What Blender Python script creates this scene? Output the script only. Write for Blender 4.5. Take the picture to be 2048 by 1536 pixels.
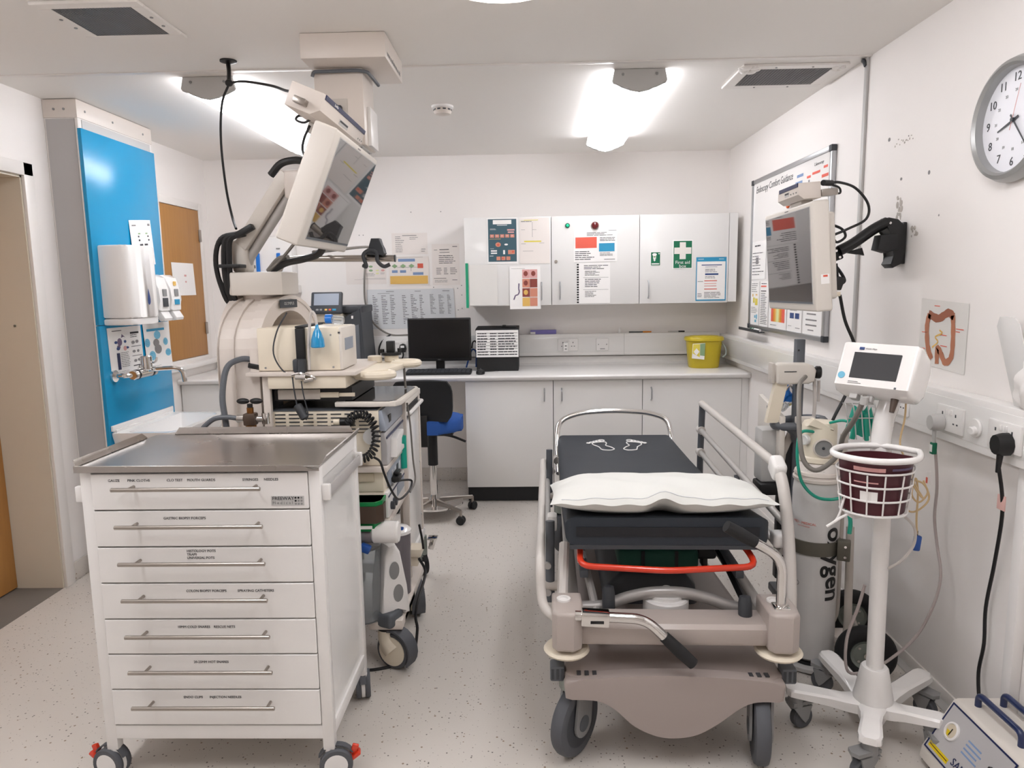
import bpy, bmesh, math, random
from mathutils import Vector, Matrix, Euler

for o in list(bpy.data.objects):
    bpy.data.objects.remove(o, do_unlink=True)
SC = bpy.context.scene
COL = SC.collection
PI = math.pi
rad = math.radians

# ---------------------------------------------------------------- camera, world, exposure
F_PX, PITCH, YAW, ROLL, CAM_H = 1425.0, 7.9, -1.455, -0.896, 1.487
cd = bpy.data.cameras.new('camera')
cd.sensor_fit = 'HORIZONTAL'; cd.sensor_width = 36.0; cd.lens = 36.0 * F_PX / 2048.0
cd.clip_start = 0.05
cam = bpy.data.objects.new('camera', cd); COL.objects.link(cam)
p_, y_, r_ = rad(PITCH), rad(YAW), rad(ROLL)
fw = Vector((math.sin(y_) * math.cos(p_), math.cos(y_) * math.cos(p_), -math.sin(p_)))
rt = Vector((math.cos(y_), -math.sin(y_), 0)); up = rt.cross(fw)
R2 = rt * math.cos(r_) + up * math.sin(r_); U2 = up * math.cos(r_) - rt * math.sin(r_)
m3 = Matrix((R2, U2, -fw)).transposed()
cam.matrix_world = Matrix.Translation((0, 0, CAM_H)) @ m3.to_4x4()
SC.camera = cam
SC.view_settings.view_transform = 'Standard'; SC.view_settings.look = 'None'
SC.view_settings.gamma = 1.0; SC.view_settings.use_curve_mapping = False
SC.view_settings.exposure = 0.0
W = bpy.data.worlds.new('world'); SC.world = W; W.use_nodes = True
W.node_tree.nodes['Background'].inputs[0].default_value = (0.8, 0.85, 0.9, 1)
W.node_tree.nodes['Background'].inputs[1].default_value = 0.3
TUBE_W, ADDED_W, FRONT_W = 12.0, 14.0, 5.0      # radiance of the far tube diffusers, of the added unseen near ones and of the round ceiling light
SC.cycles.max_bounces = 12; SC.cycles.diffuse_bounces = 7; SC.cycles.glossy_bounces = 4; SC.cycles.transmission_bounces = 8

# ---------------------------------------------------------------- materials
def lin(h):
    h = h.lstrip('#')
    c = [int(h[i:i + 2], 16) / 255 for i in (0, 2, 4)]
    return tuple(x / 12.92 if x <= .04045 else ((x + .055) / 1.055) ** 2.4 for x in c) + (1,)
MATS = {}
def mat(name, hx, rough=.5, metal=0, bump=0, bscale=200, var=0, vscale=6, trans=0, alpha=1, coat=0, emit=0, spec=.5, aniso=0):
    m = bpy.data.materials.new(name); m.use_nodes = True
    nt = m.node_tree; b = nt.nodes['Principled BSDF']
    b.inputs['Base Color'].default_value = lin(hx)
    b.inputs['Roughness'].default_value = rough; b.inputs['Metallic'].default_value = metal
    b.inputs['Specular IOR Level'].default_value = spec
    if trans: b.inputs['Transmission Weight'].default_value = trans; b.inputs['IOR'].default_value = 1.2
    if alpha < 1: b.inputs['Alpha'].default_value = alpha
    if coat: b.inputs['Coat Weight'].default_value = coat; b.inputs['Coat Roughness'].default_value = .08
    if emit:
        b.inputs['Emission Color'].default_value = lin(hx); b.inputs['Emission Strength'].default_value = emit
    if aniso: b.inputs['Anisotropic'].default_value = aniso
    tc = nt.nodes.new('ShaderNodeTexCoord')
    if bump:
        n = nt.nodes.new('ShaderNodeTexNoise'); n.inputs['Scale'].default_value = bscale
        nt.links.new(tc.outputs['Object'], n.inputs['Vector'])
        bp = nt.nodes.new('ShaderNodeBump'); bp.inputs['Strength'].default_value = bump; bp.inputs['Distance'].default_value = .004
        nt.links.new(n.outputs['Fac'], bp.inputs['Height']); nt.links.new(bp.outputs['Normal'], b.inputs['Normal'])
    n2 = nt.nodes.new('ShaderNodeTexNoise'); n2.inputs['Scale'].default_value = vscale; n2.inputs['Detail'].default_value = 4
    nt.links.new(tc.outputs['Object'], n2.inputs['Vector'])
    if var:
        mx = nt.nodes.new('ShaderNodeMix'); mx.data_type = 'RGBA'
        c = lin(hx); mx.inputs[6].default_value = c; mx.inputs[7].default_value = tuple(v * (1 - var) for v in c[:3]) + (1,)
        nt.links.new(n2.outputs['Fac'], mx.inputs[0]); nt.links.new(mx.outputs[2], b.inputs['Base Color'])
    else:
        mr = nt.nodes.new('ShaderNodeMapRange'); mr.inputs[3].default_value = max(0, rough - .03); mr.inputs[4].default_value = min(1, rough + .03)
        nt.links.new(n2.outputs['Fac'], mr.inputs[0]); nt.links.new(mr.outputs[0], b.inputs['Roughness'])
    MATS[name] = m
    return m
def M(n): return MATS[n]

mat('wall_paint', 'f0ece9', .55, bump=.06, bscale=90, var=.03, vscale=1.2)
mat('ceiling_paint', 'f0ede9', .7, var=.02, vscale=1)
mat('reveal_paint', 'dbd3c3', .5, var=.04)
mat('trim_white', 'e8e4e0', .35)
mat('white_laminate', 'e7e6e4', .22, coat=.2)
mat('worktop', 'e4e2e0', .25, var=.05, vscale=40)
mat('gray_panel', 'b3b0af', .45)
mat('blue_panel', '1492c4', .22, var=.05, vscale=2)
mat('wood', 'b07d45', .45)
mat('dark_floor', '77726d', .6, bump=.2)
mat('plinth_black', '17181c', .5)
mat('white_plastic', 'e9e7e5', .3)
mat('white_gloss', 'efedeb', .15, coat=.4)
mat('white_paintmetal', 'eae8e6', .3)
mat('cream', 'e6dcc9', .4)
mat('cream_dark', 'd2c6b0', .45)
mat('beige', 'd8cfc7', .35)
mat('warm_gray', 'c4bdb5', .4)
mat('monitor_case', 'd9d3cb', .42)
mat('light_gray', 'bdbcba', .4)
mat('mid_gray', '8c8c8c', .4)
mat('slate_gray', '5c6066', .45)
mat('dark_gray', '3b3e43', .5)
mat('black', '121214', .45)
mat('black_gloss', '0b0b0d', .08)
mat('black_rubber', '1c1c1e', .7)
mat('tyre_gray', '55575c', .65)
mat('chrome', 'e2e0de', .08, metal=1)
mat('steel', 'b4afab', .28, metal=1, bump=.03, bscale=400, aniso=.6)
mat('brushed', 'aaa39c', .33, metal=1)
mat('aluminium', 'bdbfc2', .35, metal=1)
mat('silver_paint', 'b9b6b3', .35, metal=.3)
mat('pale_tube', 'cdc8c3', .3)
mat('brass', '8a5d33', .35, metal=1)
mat('screen', '6e6a69', .03, metal=.75, spec=.8)
mat('screen_dark', '3f4043', .12, coat=.3)
mat('pc_screen', '0c0c0f', .18)
mat('mattress_cover', '232a33', .55, bump=.03, bscale=300)
mat('mattress_side', '14161c', .55)
mat('pillow_cloth', 'dddeda', .85, bump=.08, bscale=500)
mat('blue_fabric', '2a58a6', .9, bump=.4, bscale=700)
mat('black_fabric', '17181b', .8, bump=.2, bscale=500)
mat('yellow_plastic', 'c2ad22', .35)
mat('red_paint', 'd63a1f', .25, coat=.4)
mat('red_dome', '6a1016', .15, coat=.5)
mat('green_lamp', '12b98c', .3, emit=.6)
mat('green_dark', '0b6b4d', .4)
mat('green_edge', '139a72', .4)
mat('green_plastic', '0f8a4a', .3)
mat('green_bag', '0f4a3c', .7)
mat('brown_plastic', '4c3d33', .4)
mat('teal_tube', '1fa088', .3)
mat('teal_mask', '13a08a', .35)
mat('maroon', '4a1420', .4)
mat('navy', '1e2d66', .4)
mat('handle_blue', '1b2a55', .3, coat=.3)
mat('blue_clear', '178fc8', .1, coat=.5)
mat('blue_bright', '1673d0', .3)
mat('clip_blue', '1f4f9c', .4)
mat('purple_card', '7d74b8', .5)
mat('orange', 'e08a1c', .45)
mat('orange_magnet', 'd8591c', .4)
mat('paper', 'f2f0ee', .6)
mat('paper_gray', 'd4d7da', .45)
mat('paper_warm', 'e9e2dd', .5)
mat('laminate', 'e3e1dd', .2)
mat('ink', '3c3c40', .7)
mat('ink_soft', '8a8788', .7)
mat('ink_blue', '7c95bd', .6)
mat('ink_navy', '31497f', .6)
mat('ink_green', '8aa87f', .6)
mat('ink_red', 'd8604c', .6)
mat('ink_redbold', 'e4614e', .5)
mat('ink_cyan', '2a93bd', .5)
mat('ink_sky', '6fb6d4', .5)
mat('ink_amber', 'e3b863', .6)
mat('ink_yellow', 'e3d357', .6)
mat('ink_yellowsoft', 'dfe0a0', .6)
mat('ink_flesh', 'd18b74', .5)
mat('ink_fleshdark', '8a4037', .5)
mat('ink_pink', 'd9a3a0', .5)
mat('ink_teal', '3d5d69', .45)
mat('ink_violet', '6a5a78', .5)
mat('colon_pink', 'b5775a', .5)
mat('colon_dark', '9a6048', .5)
mat('sign_green', '0d6e4c', .35)
mat('clock_rim', 'a9aaa9', .35, metal=.5)
mat('clock_face', 'e9eaf0', .4)
mat('cylinder_paint', 'd5d3d1', .4, var=.18, vscale=9)
mat('band_olive', '5e5a50', .5)
mat('hub_gray', '8f9690', .35, metal=.6)
mat('cable_gray', '7b7670', .5)
mat('cable_light', 'c9c3be', .5)
mat('cable_pink', 'aca19e', .5)
mat('cable_tan', 'cfb489', .5)
mat('clear_plastic', 'dfe3e6', .08, trans=.85)
mat('smoke_plastic', 'a9a3a8', .1, trans=.6)
mat('glove_box', 'e6e5e3', .35, alpha=.75)
mat('glove_white', 'eceae8', .6)
mat('mesh_gray', '82807d', .6, bump=1, bscale=900)
mat('diffuser', 'fbfbff', .5, emit=TUBE_W)
mat('diffuser_added', 'fbfbff', .5, emit=ADDED_W)  # for the tubes added out of view, brighter than the far pair
mat('stretcher_paint', 'b3a9a3', .32)
mat('stretcher_hood', 'a39893', .38)
mat('round_diffuser', 'fff4e8', .5, emit=FRONT_W)
mat('indicator_yellow', 'e0c41d', .4)
mat('switch_green', '135a44', .3, coat=.4)
mat('panel_gray', 'b7b5b6', .35)
mat('equip_panel', '98a0ad', .3)
mat('stripe_blue', '17224f', .4)
mat('pink_tag', 'dcb3ac', .6)
mat('dirty_mark', 'b5aea7', .7)

def special_mats():
    # speckled safety-vinyl floor
    m = mat('floor_vinyl', 'd3cdc6', .38, var=.05, vscale=3)
    nt = m.node_tree; b = nt.nodes['Principled BSDF']; base = b.inputs['Base Color'].links[0].from_socket
    tc = nt.nodes.new('ShaderNodeTexCoord')
    prev = base
    for sc, thr, hx, seed in ((75, .10, '6b655f', 0), (45, .075, '8d7a66', 7.3), (120, .10, 'a39c95', 3.1)):
        mp = nt.nodes.new('ShaderNodeMapping'); mp.inputs['Location'].default_value = (seed, seed * 2, 0)
        nt.links.new(tc.outputs['Object'], mp.inputs['Vector'])
        v = nt.nodes.new('ShaderNodeTexVoronoi'); v.inputs['Scale'].default_value = sc
        nt.links.new(mp.outputs[0], v.inputs['Vector'])
        lt = nt.nodes.new('ShaderNodeMath'); lt.operation = 'LESS_THAN'; lt.inputs[1].default_value = thr * 2.2
        nt.links.new(v.outputs['Distance'], lt.inputs[0])
        sp = nt.nodes.new('ShaderNodeSeparateColor'); nt.links.new(v.outputs['Color'], sp.inputs[0])
        g = nt.nodes.new('ShaderNodeMath'); g.operation = 'GREATER_THAN'; g.inputs[1].default_value = .84
        nt.links.new(sp.outputs[0], g.inputs[0])
        mu = nt.nodes.new('ShaderNodeMath'); mu.operation = 'MULTIPLY'
        nt.links.new(lt.outputs[0], mu.inputs[0]); nt.links.new(g.outputs[0], mu.inputs[1])
        mx = nt.nodes.new('ShaderNodeMix'); mx.data_type = 'RGBA'; mx.inputs[7].default_value = lin(hx)
        nt.links.new(mu.outputs[0], mx.inputs[0]); nt.links.new(prev, mx.inputs[6]); prev = mx.outputs[2]
    nt.links.new(prev, b.inputs['Base Color'])
    # beech-like door wood with vertical grain
    m = MATS['wood']; nt = m.node_tree; b = nt.nodes['Principled BSDF']
    tc = nt.nodes.new('ShaderNodeTexCoord'); mp = nt.nodes.new('ShaderNodeMapping'); mp.inputs['Scale'].default_value = (14, 14, .8)
    n = nt.nodes.new('ShaderNodeTexNoise'); n.inputs['Scale'].default_value = 3; n.inputs['Detail'].default_value = 6
    nt.links.new(tc.outputs['Object'], mp.inputs[0]); nt.links.new(mp.outputs[0], n.inputs['Vector'])
    mx = nt.nodes.new('ShaderNodeMix'); mx.data_type = 'RGBA'; mx.inputs[6].default_value = lin('b98648'); mx.inputs[7].default_value = lin('a06f3b')
    nt.links.new(n.outputs['Fac'], mx.inputs[0]); nt.links.new(mx.outputs[2], b.inputs['Base Color'])
special_mats()

# ---------------------------------------------------------------- mesh builder
MW = {}
LOC = set()
def catmull(pts, n=6, closed=False):
    P = [Vector(p) for p in pts]; out = []
    L = len(P); rng = range(L if closed else L - 1)
    for i in rng:
        p0 = P[(i - 1) % L] if (closed or i > 0) else P[0] * 2 - P[1]
        p1 = P[i]; p2 = P[(i + 1) % L]
        p3 = P[(i + 2) % L] if (closed or i + 2 < L) else P[-1] * 2 - P[-2]
        for k in range(n):
            t = k / n
            out.append(.5 * ((2 * p1) + (p2 - p0) * t + (2 * p0 - 5 * p1 + 4 * p2 - p3) * t * t + (3 * p1 - p0 - 3 * p2 + p3) * t ** 3))
    if not closed: out.append(P[-1])
    return out
def rounded(pts, r, n=4):
    """polyline with its corners rounded by arcs (for bent tubes)"""
    P = [Vector(p) for p in pts]; out = [P[0]]
    for i in range(1, len(P) - 1):
        a, b, c = P[i - 1], P[i], P[i + 1]
        d = min(r, (a - b).length * .49, (c - b).length * .49)
        s = b + (a - b).normalized() * d; e = b + (c - b).normalized() * d
        for k in range(n + 1):
            t = k / n; out.append(s * (1 - t) ** 2 + b * 2 * t * (1 - t) + e * t * t)
    out.append(P[-1]); return out

class B:
    def __init__(s): s.bm = bmesh.new()
    def _xf(s, vs, Mx):
        if Mx is not None:
            for v in vs: v.co = Mx @ v.co
    def box(s, x0, x1, y0, y1, z0, z1, bev=0, seg=2, Mx=None):
        vs = [s.bm.verts.new((x, y, z)) for x in (x0, x1) for y in (y0, y1) for z in (z0, z1)]
        q = [(0, 1, 3, 2), (4, 6, 7, 5), (0, 4, 5, 1), (2, 3, 7, 6), (0, 2, 6, 4), (1, 5, 7, 3)]
        fs = [s.bm.faces.new([vs[i] for i in f]) for f in q]
        s._xf(vs, Mx)
        if bev:
            es = list({e for f in fs for e in f.edges})
            bmesh.ops.bevel(s.bm, geom=es, offset=bev, segments=seg, affect='EDGES', profile=.5, clamp_overlap=True)
        return s
    def cbox(s, c, sz, rot=(0, 0, 0), bev=0, seg=2):
        Mx = Matrix.Translation(c) @ Euler(rot).to_matrix().to_4x4()
        return s.box(-sz[0] / 2, sz[0] / 2, -sz[1] / 2, sz[1] / 2, -sz[2] / 2, sz[2] / 2, bev, seg, Mx)
    def loft(s, rings, cap=True, closed=False):
        R = [[s.bm.verts.new(p) for p in r] for r in rings]
        n = len(R[0])
        for a, b in zip(R, R[1:] + ([R[0]] if closed else [])):
            for i in range(n):
                j = (i + 1) % n
                try: s.bm.faces.new((a[i], a[j], b[j], b[i]))
                except ValueError: pass
        if cap and not closed:
            s.bm.faces.new(R[0][::-1]); s.bm.faces.new(R[-1])
        return s
    def tube(s, pts, r, n=8, closed=False, sm=0, cap=True, flat=1):
        P = catmull(pts, sm, closed) if sm else [Vector(p) for p in pts]
        L = len(P); rings = []; nrm = None
        for i in range(L):
            a = P[(i - 1) % L] if (closed or i > 0) else P[0]
            b = P[(i + 1) % L] if (closed or i < L - 1) else P[-1]
            t = (b - a).normalized()
            if nrm is None:
                h = Vector((0, 0, 1)) if abs(t.z) < .9 else Vector((1, 0, 0))
                nrm = (h - t * h.dot(t)).normalized()
            else:
                nrm = (nrm - t * nrm.dot(t)); nrm = nrm.normalized() if nrm.length > 1e-6 else t.orthogonal().normalized()
            bn = t.cross(nrm)
            rr = r(i / max(1, L - 1)) if callable(r) else r
            rings.append([P[i] + nrm * math.cos(2 * PI * k / n) * rr + bn * math.sin(2 * PI * k / n) * rr * flat for k in range(n)])
        return s.loft(rings, cap, closed)
    def cyl(s, p0, p1, r, r1=None, n=20, bev=0):
        p0 = Vector(p0); p1 = Vector(p1); r1 = r if r1 is None else r1
        t = (p1 - p0).normalized(); a = t.orthogonal().normalized(); b = t.cross(a)
        prof = [(p0, r), (p1, r1)]
        if bev:
            prof = [(p0, r - bev), (p0 + t * bev, r), (p1 - t * bev, r1), (p1, r1 - bev)]
        s.loft([[p + a * math.cos(2 * PI * k / n) * q + b * math.sin(2 * PI * k / n) * q for k in range(n)] for p, q in prof])
        return s
    def lathe(s, prof, c=(0, 0, 0), axis=(0, 0, 1), n=24, sx=1, sy=1):
        """prof: (radius, height along axis)"""
        t = Vector(axis).normalized(); a = t.orthogonal().normalized()
        if abs(t.z) > .99: a = Vector((1, 0, 0))
        b = t.cross(a); c = Vector(c)
        s.loft([[c + t * h + a * math.cos(2 * PI * k / n) * max(q, 1e-4) * sx + b * math.sin(2 * PI * k / n) * max(q, 1e-4) * sy for k in range(n)] for q, h in prof])
        return s
    def prism(s, poly, ax, d0, d1, bev=0, seg=2):
        """poly in the plane perpendicular to ax: 'x'->(y,z) 'y'->(x,z) 'z'->(x,y)"""
        f = {'x': lambda p, d: (d, p[0], p[1]), 'y': lambda p, d: (p[0], d, p[1]), 'z': lambda p, d: (p[0], p[1], d)}[ax]
        A = [s.bm.verts.new(f(p, d0)) for p in poly]; Bv = [s.bm.verts.new(f(p, d1)) for p in poly]
        n = len(poly); fs = []
        for i in range(n):
            j = (i + 1) % n; fs.append(s.bm.faces.new((A[i], A[j], Bv[j], Bv[i])))
        fa = s.bm.faces.new(A[::-1]); fb = s.bm.faces.new(Bv)
        if bev:
            es = list(set(fa.edges) | set(fb.edges))
            bmesh.ops.bevel(s.bm, geom=es, offset=bev, segments=seg, affect='EDGES', profile=.5, clamp_overlap=True)
        return s
    def ell(s, c, r, n=16, m=10):
        c = Vector(c); r = (r, r, r) if not hasattr(r, '__len__') else r
        rings = []
        for i in range(m + 1):
            a = -PI / 2 + PI * i / m; q = max(math.cos(a), 1e-3)
            rings.append([c + Vector((r[0] * q * math.cos(2 * PI * k / n), r[1] * q * math.sin(2 * PI * k / n), r[2] * math.sin(a))) for k in range(n)])
        return s.loft(rings)
    def grid(s, fn, nu, nv, closeu=False):
        V = [[s.bm.verts.new(fn(i / nu, j / nv)) for j in range(nv + 1)] for i in range(nu + (0 if closeu else 1))]
        L = len(V)
        for i in range(nu):
            for j in range(nv):
                s.bm.faces.new((V[i][j], V[(i + 1) % L][j], V[(i + 1) % L][j + 1], V[i][j + 1]))
        return s
    def face(s, pts):
        s.bm.faces.new([s.bm.verts.new(p) for p in pts]); return s
    def mesh(s, name, m, ang=35):
        bmesh.ops.recalc_face_normals(s.bm, faces=s.bm.faces[:])
        me = bpy.data.meshes.new(name); s.bm.to_mesh(me); s.bm.free()
        me.materials.append(M(m) if isinstance(m, str) else m)
        for p in me.polygons: p.use_smooth = True
        me.set_sharp_from_angle(angle=rad(ang))
        return me
    def out(s, name, m, parent, label=None, kind=None):
        me = s.mesh(name, m)
        o = bpy.data.objects.new(name, me); COL.objects.link(o)
        Mw = MW[parent.name]
        if parent.name not in LOC: me.transform(Mw.inverted())
        else: LOC.add(o.name)
        o.parent = parent; MW[o.name] = Mw
        if label: o['label'] = label
        if kind: o['kind'] = kind
        return o
    def thing(s, name, label, cat, m, group=None):
        me = s.mesh(name, m); o = bpy.data.objects.new(name, me); COL.objects.link(o)
        xs = [v.co for v in me.vertices]
        c = Vector(((min(v.x for v in xs) + max(v.x for v in xs)) / 2, (min(v.y for v in xs) + max(v.y for v in xs)) / 2, min(v.z for v in xs)))
        me.transform(Matrix.Translation(-c)); o.location = c; MW[o.name] = Matrix.Translation(c)
        tag(o, label, cat, group); return o
    def struct(s, name, m):
        me = s.mesh(name, m); o = bpy.data.objects.new(name, me); COL.objects.link(o)
        o['kind'] = 'structure'; MW[o.name] = Matrix.Identity(4); return o

def tag(o, label, cat, group=None):
    o['label'] = label; o['category'] = cat
    if group: o['group'] = group
def thing(name, label, cat, loc=(0, 0, 0), rot=(0, 0, 0), group=None, local=False):
    o = bpy.data.objects.new(name, None); COL.objects.link(o); o.empty_display_size = .1
    o.location = loc; o.rotation_euler = rot
    MW[o.name] = Matrix.Translation(loc) @ Euler(rot).to_matrix().to_4x4()
    if local: LOC.add(o.name)
    tag(o, label, cat, group); return o
def dup(root, loc, rot=None, label=None):
    def cp(o, par):
        c = o.copy(); COL.objects.link(c)
        if par: c.parent = par
        for ch in [x for x in bpy.data.objects if x.parent == o]: cp(ch, c)
        return c
    r = cp(root, None); r.location = loc
    if rot is not None: r.rotation_euler = rot
    if label: r['label'] = label
    return r

def text(s, size, m, parent, O, U, V, name='lettering', align='CENTER', ext=.0004, shear=0, sx=1):
    """lettering lying in the plane of unit vectors U (reading direction) and V (up), centred at O"""
    cu = bpy.data.curves.new('t', 'FONT'); cu.body = s; cu.size = size; cu.align_x = align; cu.align_y = 'CENTER'
    cu.extrude = ext; cu.shear = shear; cu.resolution_u = 2
    to = bpy.data.objects.new('t', cu); COL.objects.link(to)
    bpy.context.view_layer.update()
    me = bpy.data.meshes.new_from_object(to)
    bpy.data.objects.remove(to, do_unlink=True); bpy.data.curves.remove(cu)
    U = Vector(U).normalized(); V = Vector(V).normalized(); N = U.cross(V)
    Mx = Matrix((U * sx, V, N)).transposed().to_4x4(); Mx.translation = Vector(O)
    me.transform(Mx); me.name = name
    me.materials.clear(); me.materials.append(M(m))
    o = bpy.data.objects.new(name, me); COL.objects.link(o)
    if parent.name not in LOC: me.transform(MW[parent.name].inverted())
    o.parent = parent; MW[o.name] = MW[parent.name]
    return o

def prints(parent, P, items, eps=.0009, name='print'):
    """flat print on a sheet: P(u,v) maps 0..1,0..1 (v down) to a point of the sheet's front, items: {material: [shape,...]}"""
    n = (P(1, 0) - P(0, 0)).cross(P(0, 0) - P(0, 1)).normalized()
    h = 0
    for m, shapes in items:
        b = B(); h += 1; q = 0
        for sh in shapes:
            k = sh[0]; q += 1; e = n * (eps + h * .0001 + (q % 4) * .00002)
            if k == 'r': _, x0, y0, x1, y1 = sh; pts = [(x0, y0), (x0, y1), (x1, y1), (x1, y0)]
            elif k == 'e': _, x, y, rx, ry = sh; pts = [(x + rx * math.cos(a * PI / 8), y + ry * math.sin(a * PI / 8)) for a in range(16)]
            elif k == 'd': _, x, y, rx, ry = sh; pts = [(x - rx, y), (x, y + ry), (x + rx, y), (x, y - ry)]
            elif k == 'p': pts = sh[1]
            elif k == 's':
                _, pl, w, asp = sh   # stroke: polyline, half width (in u), aspect h/w
                for a, c in zip(pl, pl[1:]):
                    dx, dy = c[0] - a[0], (c[1] - a[1]) * asp; L = math.hypot(dx, dy) or 1; nx, ny = -dy / L * w, dx / L * w / asp
                    b.face([P(a[0] + nx, a[1] + ny) + e, P(a[0] - nx, a[1] - ny) + e, P(c[0] - nx, c[1] - ny) + e, P(c[0] + nx, c[1] + ny) + e])
                continue
            b.face([P(x, y) + e for x, y in pts])
        b.out(name, m, parent, kind='stuff' if len(shapes) > 1 else None)
_rl = random.Random(5)
def lines(x0, x1, y0, y1, n, th=.35, ragged=.35):
    """n lines of small print between y0 and y1"""
    o = []; st = (y1 - y0) / n
    for i in range(n):
        y = y0 + st * i; e = x0 + (x1 - x0) * (1 - ragged * _rl.random())
        x = x0
        while x < e - .01:
            w = (x1 - x0) * (.12 + .25 * _rl.random()); o.append(('r', x, y, min(e, x + w), y + st * th)); x += w + (x1 - x0) * .025
    return o
def poster(name, label, cat, P00, P10, P01, items, sheet='paper', th=.0008, group=None, curl=0, holes=False):
    """a sheet of paper: three corners (top left, top right, bottom left) as seen from the front"""
    A, Bq, Cq = Vector(P00), Vector(P10), Vector(P01)
    U = Bq - A; V = Cq - A; n = U.cross(-V).normalized()
    t = thing(name, label, cat, (A + U * .5 + V), group=group)
    def P(u, v): return A + U * u + V * v + n * (th + max(0, -curl) + curl * (u - .5) ** 2 * 4)
    b = B(); nu = 8 if curl else 1
    b.grid(lambda i, j: P(i, j), nu, 1)
    b.grid(lambda i, j: P(1 - i, j) - n * th, nu, 1)
    b.out('sheet', sheet, t)
    if items: prints(t, P, items, eps=.0006)
    return t
# ---------------------------------------------------------------- room shell
XR, XL, H, YB, YF = 1.463, -2.377, 2.427, 5.348, -1.6
B().box(XL, XR, YF, YB, -.06, 0).struct('floor', 'floor_vinyl')
B().box(XL - .7, XL, 2.2, 3.5, -.06, .001).struct('trim_1', 'dark_floor')
B().box(XL - .8, XR + .15, YF - .12, YB + .15, H, H + .1).struct('ceiling', 'ceiling_paint')
B().box(XL - .8, XR + .12, YB, YB + .12, 0, H).struct('wall_back', 'wall_paint')
B().box(XR, XR + .12, YF, YB, 0, H).struct('wall_right', 'wall_paint')
B().box(XL - .8, XR + .12, YF - .12, YF, 0, H).struct('wall_front', 'wall_paint')
DY0, DY1, DZ = 2.42, 3.405, 2.045
(B().box(XL - .28, XL, YF, DY0, 0, H).box(XL - .28, XL, DY1, YB, 0, H).box(XL - .28, XL, DY0, DY1, DZ, H)).struct('wall_left', 'wall_paint')
B().box(XL - .8, XL - .7, 2.0, 3.8, 0, H).struct('wall_corridor', 'wall_paint')
# lining and architrave of the doorway, and the door leaf beyond it
d = B().box(XL - .28, XL, DY1 - .022, DY1, 0, DZ).box(XL - .28, XL, DY0, DY0 + .022, 0, DZ).box(XL - .28, XL, DY0, DY1, DZ - .022, DZ).struct('trim_2', 'reveal_paint')
(B().box(XL, XL + .018, DY1 - .015, DY1 + .052, 0, DZ + .05, .004).box(XL, XL + .018, DY0 - .05, DY0 + .015, 0, DZ + .05, .004).box(XL, XL + .018, DY0 - .05, DY1 + .05, DZ - .012, DZ + .05, .004)).struct('trim_3', 'trim_white')
dr = B().box(XL - .275, XL - .235, DY0 + .024, DY1 - .024, .008, DZ - .024).struct('door_1', 'wood')
B().cyl((XL - .235, 3.1, 1.0), (XL - .18, 3.1, 1.0), .01).cyl((XL - .18, 3.1, 1.0), (XL - .18, 2.98, 1.0), .01).out('door_handle', 'brushed', dr)
B().cyl((XL - .1, DY1 - .0225, 1.33), (XL - .1, DY1 - .0255, 1.33), .006).out('screw_cap', 'hub_gray', d)
# skirtings: the vinyl is coved up the walls
B().box(XL, XL + .008, DY1 + .06, 3.6, 0, .1, .003).struct('baseboard_left', 'floor_vinyl')
B().box(XL, XR, YB - .008, YB, 0, .1, .003).struct('baseboard_back', 'floor_vinyl')
B().box(XR - .01, XR, YF, YB, 0, .045, .004).struct('baseboard_right', 'trim_white')
B().box(XR - .045, XR, YF, YB, 0, .004).struct('trim_4', 'light_gray')
# ceiling joint strip and vertical joint strip on the right wall
B().box(XL, XR, 3.205, 3.235, H - .004, H, .001).struct('trim_5', 'trim_white')
B().box(XR - .012, XR, 3.225, 3.25, 1.12, H, .003).struct('trim_6', 'light_gray')
# boxed-in pipe casing on the left wall
cas = thing('pipe_casing', 'tall grey and white boxed pipe casing at left wall beside doorway', 'casing', (-2.29, 3.95, 0))
CX0, CX1, CY0, CY1 = XL + .001, -2.21, 3.6, 4.29
B().box(CX0, CX1, CY0, CY1, 0, H - .002).out('casing_body', 'trim_white', cas)
B().box(CX0 + .008, CX1 - .014, CY0 - .003, CY0, .01, H - .095).out('front_panel', 'gray_panel', cas)
B().box(CX0, CX1 + .004, CY0 - .006, CY1 + .005, H - .09, H - .003, .002).out('top_plate', 'beige', cas)
B().box(CX1 - .012, CX1 + .004, CY0 - .005, CY0 + .014, 0, H - .09, .003).out('corner_trim', 'trim_white', cas)
B().box(CX1, CX1 + .003, CY0 + .03, CY1 - .02, 2.29, H - .095).out('gap_panel', 'light_gray', cas)
b = B()
for y in (3.66, 3.9, 4.2): b.cyl((CX1 + .004, y, H - .05), (CX1 + .007, y, H - .05), .006, n=8)
for x in (-2.32, -2.27): b.cyl((x, CY0 - .006, H - .05), (x, CY0 - .009, H - .05), .006, n=8)
b.out('screw', 'mid_gray', cas)
bp_ = thing('splash_panel', 'bright blue wall panel behind the hand wash basin', 'panel', (-2.2, 3.93, .02))
B().box(CX1 + .0005, -2.19, CY0 - .012, CY1 - .01, .02, 1.312, .002).out('lower_board', 'blue_panel', bp_)
B().box(CX1 + .0005, -2.19, CY0 - .012, CY1 - .01, 1.315, 2.285, .002).out('upper_board', 'blue_panel', bp_)
PX = -2.19

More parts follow.
